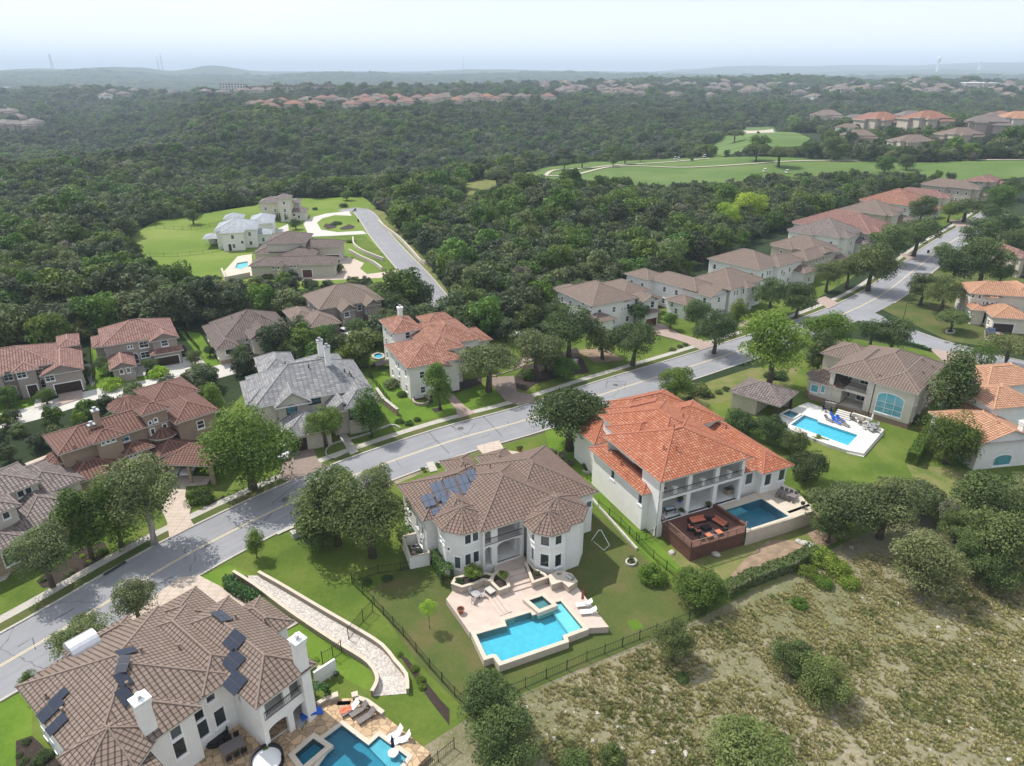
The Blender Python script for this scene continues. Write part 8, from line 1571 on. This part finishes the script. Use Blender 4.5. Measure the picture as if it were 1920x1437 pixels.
def shed(v, x0, x1, y, label):
    a = on_terrain(v, x0, y); b_ = on_terrain(v, x1, y); L_ = math.dist(a, b_); r_ = empty('warehouse', (*a, tz(*a)-1), math.atan2(b_[1]-a[1], b_[0]-a[0]), label, 'warehouse'); w_ = MB(); w_.box(0, L_, 0, 50, 0, 12); w_.build('wall', M['beige'], r_); f = MB(); f.box(-1, L_+1, -1, 51, 12.01, 13.4); f.build('roof', M['trimwhite'], r_); HOUSE_SPOTS.append((*a, 30)); HOUSE_SPOTS.append((*b_, 40))
shed('x1', 25, 140, 240, 'white roofed warehouse at the far left'); shed('x1', 315, 420, 240, 'second white roofed warehouse right of the first'); shed('x3', 1690, 1820, 118, 'long pale warehouse roof at the far right')
def mast(x, y, r_, hgt, kind, label):
    a = math.atan((x-960)/1300*.914); X_, Y_ = r_*math.sin(a), r_*math.cos(a); X_ = (x-960)/1300*(Y_*CP+40*SP); z = tz(X_, Y_)
    root = empty({'w': 'water_tower', 'm': 'radio_mast', 't': 'tower_block'}[kind], (X_, Y_, z), 0, label, 'tower'); mb = MB()
    if kind == 'w': mb.lathe((0, 0, 0), [(9, 0), (7, hgt*.6)], 12); mb.build('shaft', M['trimwhite'], root); t_ = MB(); t_.lathe((0, 0, hgt*.6), [(7, 0), (16, hgt*.12), (16, hgt*.3), (7, hgt*.4)], 14); t_.build('tank', M['trimwhite'], root)
    else:
        w_ = 3. if kind == 'm' else 8
        for sx, sy in ((-1, -1), (1, -1), (1, 1), (-1, 1)): mb.bar((sx*w_, sy*w_, 0), (sx*w_*.3, sy*w_*.3, hgt), 1.3)
        for i in range(8):
            t_ = i/8; q = w_*(1-.7*t_)
            for s1, s2 in (((-1, -1), (1, -1)), ((1, -1), (1, 1)), ((1, 1), (-1, 1)), ((-1, 1), (-1, -1))): mb.bar((s1[0]*q, s1[1]*q, hgt*t_), (s2[0]*q, s2[1]*q, hgt*(t_+.12)), .8)
        mb.build('lattice', M['taupe'], root); d_ = MB(); d_.box(-w_*.5, w_*.5, -w_*.5, w_*.5, hgt*.8, hgt*.88); d_.build('platform', M['taupe'], root)
mast(102, 130, 6800, 110, 't', 'wide lattice tower on the hill at the far left horizon'); mast(300, 130, 7200, 100, 'm', 'left thin mast of the pair on the horizon'); mast(307, 130, 7200, 130, 'm', 'right and taller thin mast of the pair on the horizon'); mast(869, 130, 8200, 150, 'm', 'lone mast on the horizon above the ridge homes')
mast(1755, 136, 7600, 120, 'w', 'tall white water tower on the right horizon'); mast(1833, 133, 9000, 95, 'w', 'smaller white water tower on the right horizon')

# ------------------------------------------------------------ woodland: scattered trees on the real slopes
wr = np.random.default_rng(42); PTS = []; rcur = 62.
NEIGH = pts('p', [-400, 1500, -400, 1000, 60, 860, 135, 845, 350, 735, 470, 735, 560, 700, 690, 690, 1000, 640, 1050, 600, 1240, 560, 1300, 500, 1450, 440, 1600, 392, 1700, 362, 1850, 346, 2100, 335, 2300, 900, 1700, 1000, 1450, 1180, 900, 1437, 500, 1600])
LOWZ = [pts('p', [-300, 1000, -300, 760, 0, 770, 200, 740, 480, 680, 560, 690, 470, 745, 350, 745, 135, 860, 0, 900])]
BACKST = pts('p', [-200, 930, 0, 795, 100, 788, 200, 768, 300, 738, 400, 702, 480, 676, 560, 668, 640, 680, 760, 640, 735, 610, 700, 575, 600, 578, 560, 603, 440, 608, 380, 615, 345, 628, 250, 632, 170, 638, 150, 655, 60, 672, -200, 705])
GOLFH = ats('p', [1540, 225, 1640, 220, 1760, 222, 1960, 215, 1960, 300, 1560, 300])
def strip_poly(cl, w_):
    l_ = []; r_ = []
    for i in range(len(cl)):
        d = Vector(cl[min(i+1, len(cl)-1)])-Vector(cl[max(i-1, 0)]); d.normalize(); l_.append((cl[i][0]-d.y*w_, cl[i][1]+d.x*w_)); r_.append((cl[i][0]+d.y*w_, cl[i][1]-d.x*w_))
    return l_+r_[::-1]
GOLF2 = ats('p', [960, 350, 1010, 366, 1110, 372, 1220, 378, 1360, 376, 1450, 364, 1560, 356, 1700, 352, 1960, 352, 1960, 300, 1000, 310])
GREEN2 = ats('p', [1370, 250, 1540, 250, 1540, 290, 1380, 292])
EST2 = pts('p', [230, 500, 300, 555, 420, 580, 480, 582, 640, 584, 750, 572, 850, 600, 850, 560, 700, 385, 480, 375, 280, 420])
EXALL = [(strip_poly(est_cl, 6.5), .98), (strip_poly(main_cl, 11), 1), (NEIGH, 1), (BACKST, 1), (EST, 1), (GOLF, 1), (GREEN2, 1), (G2, 1), (G3, .93), (pts('y3', [1240, 180, 1380, 220, 1700, 590, 1900, 880, 1870, 890, 1640, 610, 1280, 260]), 1)]
EXB = [(p, k, min(a[0] for a in p), max(a[0] for a in p), min(a[1] for a in p), max(a[1] for a in p)) for p, k in EXALL]
HS = np.array([(a, b_, c) for a, b_, c in HOUSE_SPOTS])
LOWZ += [EST2, GOLF2]
while rcur < 5600:
    sp_ = 4.9+max(0, rcur-200)*.0037 if rcur < 1200 else 8.6+(rcur-1200)*.0058
    na = int(rcur*R(88)/sp_)
    for k in range(na):
        a = R(-44)+R(88)*(k+wr.random())/na; r_ = rcur+wr.uniform(-.6, .6)*sp_; x, y = r_*math.sin(a), r_*math.cos(a)
        PTS.append((x, y, sp_, a, r_))
    rcur += sp_*.92
keep = []
for x, y, s_, a, r_ in PTS:
    bad = False
    for p, k, x0, x1, y0, y1 in EXB:
        if x0 < x < x1 and y0 < y < y1 and inside((x, y), p) and wr.random() < k: bad = True; break
    if bad: continue
    if r_ < 105 and x > -60: continue
    if len(HS):
        d2 = (HS[:, 0]-x)**2+(HS[:, 1]-y)**2
        # in front of a home (towards the viewer) the trees stand lower and sparser
        if (d2 < HS[:, 2]**2).any(): continue
    z = tz(x, y)
    if r_ < 420 and any(abs(x-h.o.x)+abs(y-h.o.y) < 60 and any(q[0]-2.2 < p_.x < q[1]+2.2 and q[2]-2.2 < p_.y < q[3]+2.2 for p_ in (h.loc((x, y)),) for q in h.rects) for h in HOUSES): continue
    if r_ > 430:
        k = HS[:, 0]/HS[:, 1]; near = (np.abs(HS[:, 0]-k*y) < HS[:, 2]*1.3) & (HS[:, 1]-y > 0) & (HS[:, 1]-y < (170 if r_ < 1400 else 70))
        if near.any() and wr.random() < .95: z -= 500
    keep.append((x, y, z, s_, r_))
P_ = np.array(keep); short = P_[:, 2] < -300; P_[short, 2] += 500
dens = np.array([noise.noise(Vector((p[0]/45, p[1]/45, 3.)))+.5*noise.noise(Vector((p[0]/16, p[1]/16, 9.))) for p in P_])
typ = wr.random(len(P_)); spec = np.where(typ < .5+dens*.3, 0, np.where(typ < .80+dens*.1, 1, np.where(typ < .955, 2, np.where(typ < .98, 3, 4))))  # juniper, oak, green, grey, bright
spec = np.where((P_[:, 4] > 500) & (spec == 4), 2, spec)
size = P_[:, 3]*wr.uniform(1.1, 2.05, len(P_))*(1+.25*dens); size = np.where(spec == 2, size*1.2, size); size = np.where(P_[:, 4] < 200, size*.95, size)
ZS = wr.uniform(.75, 1.1, len(P_))*np.clip(1.15-(P_[:, 3]-5)*.04, .55, 1.15)
size *= np.array([.58 if any(inside(p, q) for q in LOWZ) else 1. for p in P_])*np.where(short, .5, 1)
ang = wr.uniform(0, 6.28, len(P_)); MK = ['juniper', 'oak', 'green', 'grey', 'bright', 'olive']; spec = np.where((spec == 1) & (wr.random(len(spec)) < .42), 5, spec)
order = np.argsort(P_[:, 4]/size); visible = [i for i in order if abs(P_[i, 0]/P_[i, 1]) < .86][:285]
isnear = np.zeros(len(P_), bool); isnear[visible] = True
WL = {0: 'dark green juniper among the unbroken near woodland', 1: 'olive oak among the unbroken near woodland', 2: 'greener broadleaf tree among the unbroken near woodland', 3: 'bare grey tree among the near woodland', 4: 'yellow-green tree among the near woodland', 5: 'pale olive oak among the near woodland'}
LM = [((a, b_), n) for (v_, x_, y_, n) in (('p', 60, 600, 'behind the leftmost house'), ('p', 250, 560, 'behind the turreted taupe house'), ('p', 440, 565, 'behind the white entry tower'), ('p', 560, 545, 'below the ranch house drive'), ('p', 40, 780, 'in front of the leftmost house'), ('p', 200, 770, 'behind the tan villa'), ('p', 330, 740, 'left of the bright evergreen cone'), ('p', 30, 850, 'left of the tan villa'), ('p', 860, 560, 'at the lower end of the lane'), ('p', 830, 500, 'right of the lane, midway'), ('p', 950, 600, 'behind the wide olive oak'), ('p', 900, 540, 'behind the orange-brown tiled house'), ('p', 1040, 560, 'left of the turreted cream house'), ('p', 1000, 500, 'above the turreted cream house, left'), ('p', 1120, 500, 'above the turreted cream house'), ('p', 1250, 480, 'behind the walled white house'), ('p', 1200, 430, 'in the middle wood'), ('p', 1350, 440, 'behind the broad tan roofed house'), ('p', 1450, 410, 'behind the long porch house'), ('p', 130, 520, 'left of the meadow'), ('p', 40, 500, 'at the left edge'), ('p', 1900, 560, 'at the far right edge'), ('p', 640, 600, 'beside the twin gabled house'), ('p', 1000, 440, 'on the slope under the fairway')) for (a, b_) in [at(v_, x_, y_)]]
for i in visible:
    sp_ = int(spec[i]); j = int(wr.integers(4)); x, y, z = P_[i, :3]; root = empty(['juniper_tree', 'oak_tree', 'woodland_tree', 'bare_tree', 'woodland_tree', 'oak_tree'][sp_], (x, y, z), ang[i], WL[sp_].split(' among')[0]+' in the wood '+min(LM, key=lambda q: math.dist(q[0], (x, y)))[1], 'tree', 'trees of the near woodland'); s_ = size[i]; root.scale = (s_, s_, s_*ZS[i])
    t_ = bpy.data.objects.new('trunk', trunk_mesh('wood', j, .22, 'bark')); col.objects.link(t_); t_.parent = root; c = bpy.data.objects.new('crown', crown('wood', j, MK[sp_])); col.objects.link(c); c.parent = root; c.location = (0, 0, .22)
def scatter(name, pts3, scl, rot, idx, protos, label, cat):
    """one object whose points carry trees by geometry nodes"""
    pc = bpy.data.collections.new(name+'_kinds')
    for k, me_ in enumerate(protos): o = bpy.data.objects.new('%s_kind_%02d' % (name, k), me_); pc.objects.link(o)
    me = bpy.data.meshes.new(name); me.vertices.add(len(pts3)); me.vertices.foreach_set('co', np.asarray(pts3, float).ravel())
    for nm, ty, dat in (('sc', 'FLOAT_VECTOR', np.asarray(scl, float).ravel()), ('ro', 'FLOAT_VECTOR', np.asarray(rot, float).ravel()), ('ix', 'INT', np.asarray(idx, int))):
        a = me.attributes.new(nm, ty, 'POINT'); a.data.foreach_set('vector' if ty == 'FLOAT_VECTOR' else 'value', dat)
    me.update(); o = bpy.data.objects.new(name, me); col.objects.link(o); tag(o, label, cat, kind='stuff')
    ng = bpy.data.node_groups.new(name, 'GeometryNodeTree'); ng.interface.new_socket('Geometry', in_out='INPUT', socket_type='NodeSocketGeometry'); ng.interface.new_socket('Geometry', in_out='OUTPUT', socket_type='NodeSocketGeometry')
    gi = ng.nodes.new('NodeGroupInput'); go = ng.nodes.new('NodeGroupOutput'); ip = ng.nodes.new('GeometryNodeInstanceOnPoints'); ci = ng.nodes.new('GeometryNodeCollectionInfo'); ci.inputs['Collection'].default_value = pc; ci.inputs['Separate Children'].default_value = True; ci.inputs['Reset Children'].default_value = True
    def na(nm, ty): q = ng.nodes.new('GeometryNodeInputNamedAttribute'); q.data_type = ty; q.inputs['Name'].default_value = nm; return q.outputs['Attribute']
    l_ = ng.links.new; l_(gi.outputs[0], ip.inputs['Points']); l_(ci.outputs[0], ip.inputs['Instance']); ip.inputs['Pick Instance'].default_value = True
    l_(na('ix', 'INT'), ip.inputs['Instance Index']); l_(na('sc', 'FLOAT_VECTOR'), ip.inputs['Scale']); l_(na('ro', 'FLOAT_VECTOR'), ip.inputs['Rotation']); l_(ip.outputs[0], go.inputs[0])
    o.modifiers.new('scatter', 'NODES').node_group = ng; return o
protos = [crown('wood', j, m_) for m_ in MK for j in range(4)]
rest = np.where(~isnear)[0]
for nm, sel, lb in (('woodland', rest[P_[rest, 4] < 420], 'dense juniper and oak woodland between the homes and the golf course'), ('far_woodland', rest[P_[rest, 4] >= 420], 'endless wooded hills beyond the homes and the golf course')):
    sc3 = np.stack([size[sel], size[sel]*wr.uniform(.85, 1.1, len(sel)), size[sel]*ZS[sel]], 1); pz = P_[sel, :3].copy(); pz[:, 2] += size[sel]*ZS[sel]*.05
    scatter(nm, pz, sc3, np.stack([np.zeros(len(sel)), np.zeros(len(sel)), ang[sel]], 1), spec[sel]*4+wr.integers(0, 4, len(sel)), protos, lb, 'woodland')
print('woodland trees', len(P_))

# hedge-like thicket between the tan villa and the back street is part of the woodland; grass and stones of the scrub lot
SCRUB = pts('p', [1040, 1437, 890, 1350, 1110, 1255, 1330, 1165, 1540, 1075, 1620, 1040, 1800, 1040, 1960, 1060, 2000, 1500, 1100, 1500]); SB = [min(p[0] for p in SCRUB), max(p[0] for p in SCRUB), min(p[1] for p in SCRUB), max(p[1] for p in SCRUB)]
def tuft_mesh(name, m, n=26, h=.5, s_=.5, lean=.5):
    r = np.random.default_rng(n); V_ = []
    for i in range(n):
        a = r.uniform(0, 6.28); rr = s_*r.random()**.6*.6; b_ = np.array([math.cos(a)*rr, math.sin(a)*rr, 0]); d = np.array([math.cos(a)*lean*r.uniform(.3, 1), math.sin(a)*lean*r.uniform(.3, 1), 1])*h*r.uniform(.5, 1); w_ = np.array([-math.sin(a), math.cos(a), 0])*.05*r.uniform(.6, 1.6)
        V_ += [b_-w_, b_+w_, b_+d+w_*.5, b_+d-w_*.5]
    return crown_mesh(name, np.array(V_), np.repeat(r.random(n), 4), M[m])
M['dry'] = leaf_mat('dry_grass', (.26, .235, .14), (.36, .32, .21), (.45, .4, .28)); M['weed'] = leaf_mat('weed_leaves', (.13, .15, .06), (.19, .2, .09), (.26, .26, .14))
tm_ = [tuft_mesh('dry_tuft', 'dry', 24, .4, .5), tuft_mesh('green_tuft', 'weed', 30, .38, .6), tuft_mesh('tall_tuft', 'dry', 18, .6, .3, .3), crown('bush', 0, 'weed')]
pp = []; ss = []; ii = []; rr_ = []
while len(pp) < 16000:
    x, y = wr.uniform(SB[0], SB[1]), wr.uniform(SB[2], SB[3])
    if not inside((x, y), SCRUB): continue
    g_ = noise.noise(Vector((x/6, y/6, 0)))+.6*noise.noise(Vector((x/2, y/2, 4)))
    if g_ < -.25 and wr.random() < .8: continue
    k = 1 if g_ > .18 and wr.random() < .75 else (2 if wr.random() < .15 else 0)
    if g_ > .42 and wr.random() < .06: k = 3
    s_ = wr.uniform(.35, .8)*(1 if k < 3 else 1.); pp.append((x, y, 0)); ss.append((s_, s_, s_*wr.uniform(.5, 1.1))); ii.append(k); rr_.append((0, 0, wr.uniform(0, 6.28)))
scatter('wild_grass', pp, ss, rr_, ii, tm_, 'dry tufted grass and weeds over the vacant limestone lot', 'wild grass')
def stone_mesh(seed):
    bm = bmesh.new(); bmesh.ops.create_icosphere(bm, subdivisions=2, radius=.5); r = random.Random(seed)
    for v in bm.verts: v.co *= 1+.5*noise.noise(v.co*2.2+Vector((seed, 0, 0))); v.co.z *= .45
    me = bpy.data.meshes.new('stone'); bm.to_mesh(me); bm.free(); me.materials.append(M['rock']); return me
st_ = [stone_mesh(i) for i in range(4)]; pp = []; ss = []; ii = []; rr_ = []
for line, n, wd in ((pts('p', [1620, 1040, 1700, 1080, 1790, 1105, 1870, 1140, 1930, 1150]), 40, 2.6), (pts('p', [1040, 1310, 1080, 1370, 1160, 1390, 1300, 1400, 1420, 1390]), 50, 2.6), (pts('p', [1180, 1380, 1280, 1400, 1400, 1340, 1500, 1320, 1620, 1330]), 30, 2.2), (pts('p', [1550, 1100, 1640, 1130, 1720, 1180, 1770, 1230, 1930, 1260]), 60, 4.5), (pts('p', [1500, 1420, 1700, 1390, 1860, 1370, 1950, 1360]), 35, 3.5)):
    for _ in range(n):
        i = int(wr.integers(len(line)-1)); t_ = wr.random(); a, b_ = line[i], line[i+1]; x, y = a[0]+(b_[0]-a[0])*t_+wr.normal()*wd, a[1]+(b_[1]-a[1])*t_+wr.normal()*wd*.6
        s_ = .1+wr.random()**3*.42; pp.append((x, y, .02)); ss.append((s_*1.3, s_, s_)); ii.append(int(wr.integers(4))); rr_.append((0, 0, wr.uniform(0, 6.28)))
scatter('loose_limestone', pp, ss, rr_, ii, st_, 'white limestone rubble scattered over the vacant lot', 'stones')

# ------------------------------------------------------------ haze over the whole place
m = bpy.data.materials.new('haze'); m.use_nodes = True; t = m.node_tree; t.nodes.clear(); o_ = t.nodes.new('ShaderNodeOutputMaterial'); pv_ = t.nodes.new('ShaderNodeVolumePrincipled')
pv_.inputs['Color'].default_value = (.72, .86, 1, 1); pv_.inputs['Density'].default_value = .00015; pv_.inputs['Anisotropy'].default_value = 0.; t.links.new(pv_.outputs[0], o_.inputs['Volume'])
mb = MB(); mb.box(-36000, 36000, -36000, 36000, -130, 265); hz = mb.build('haze', m); tag(hz, 'thin blue summer haze filling the air to the horizon', 'haze', kind='stuff')
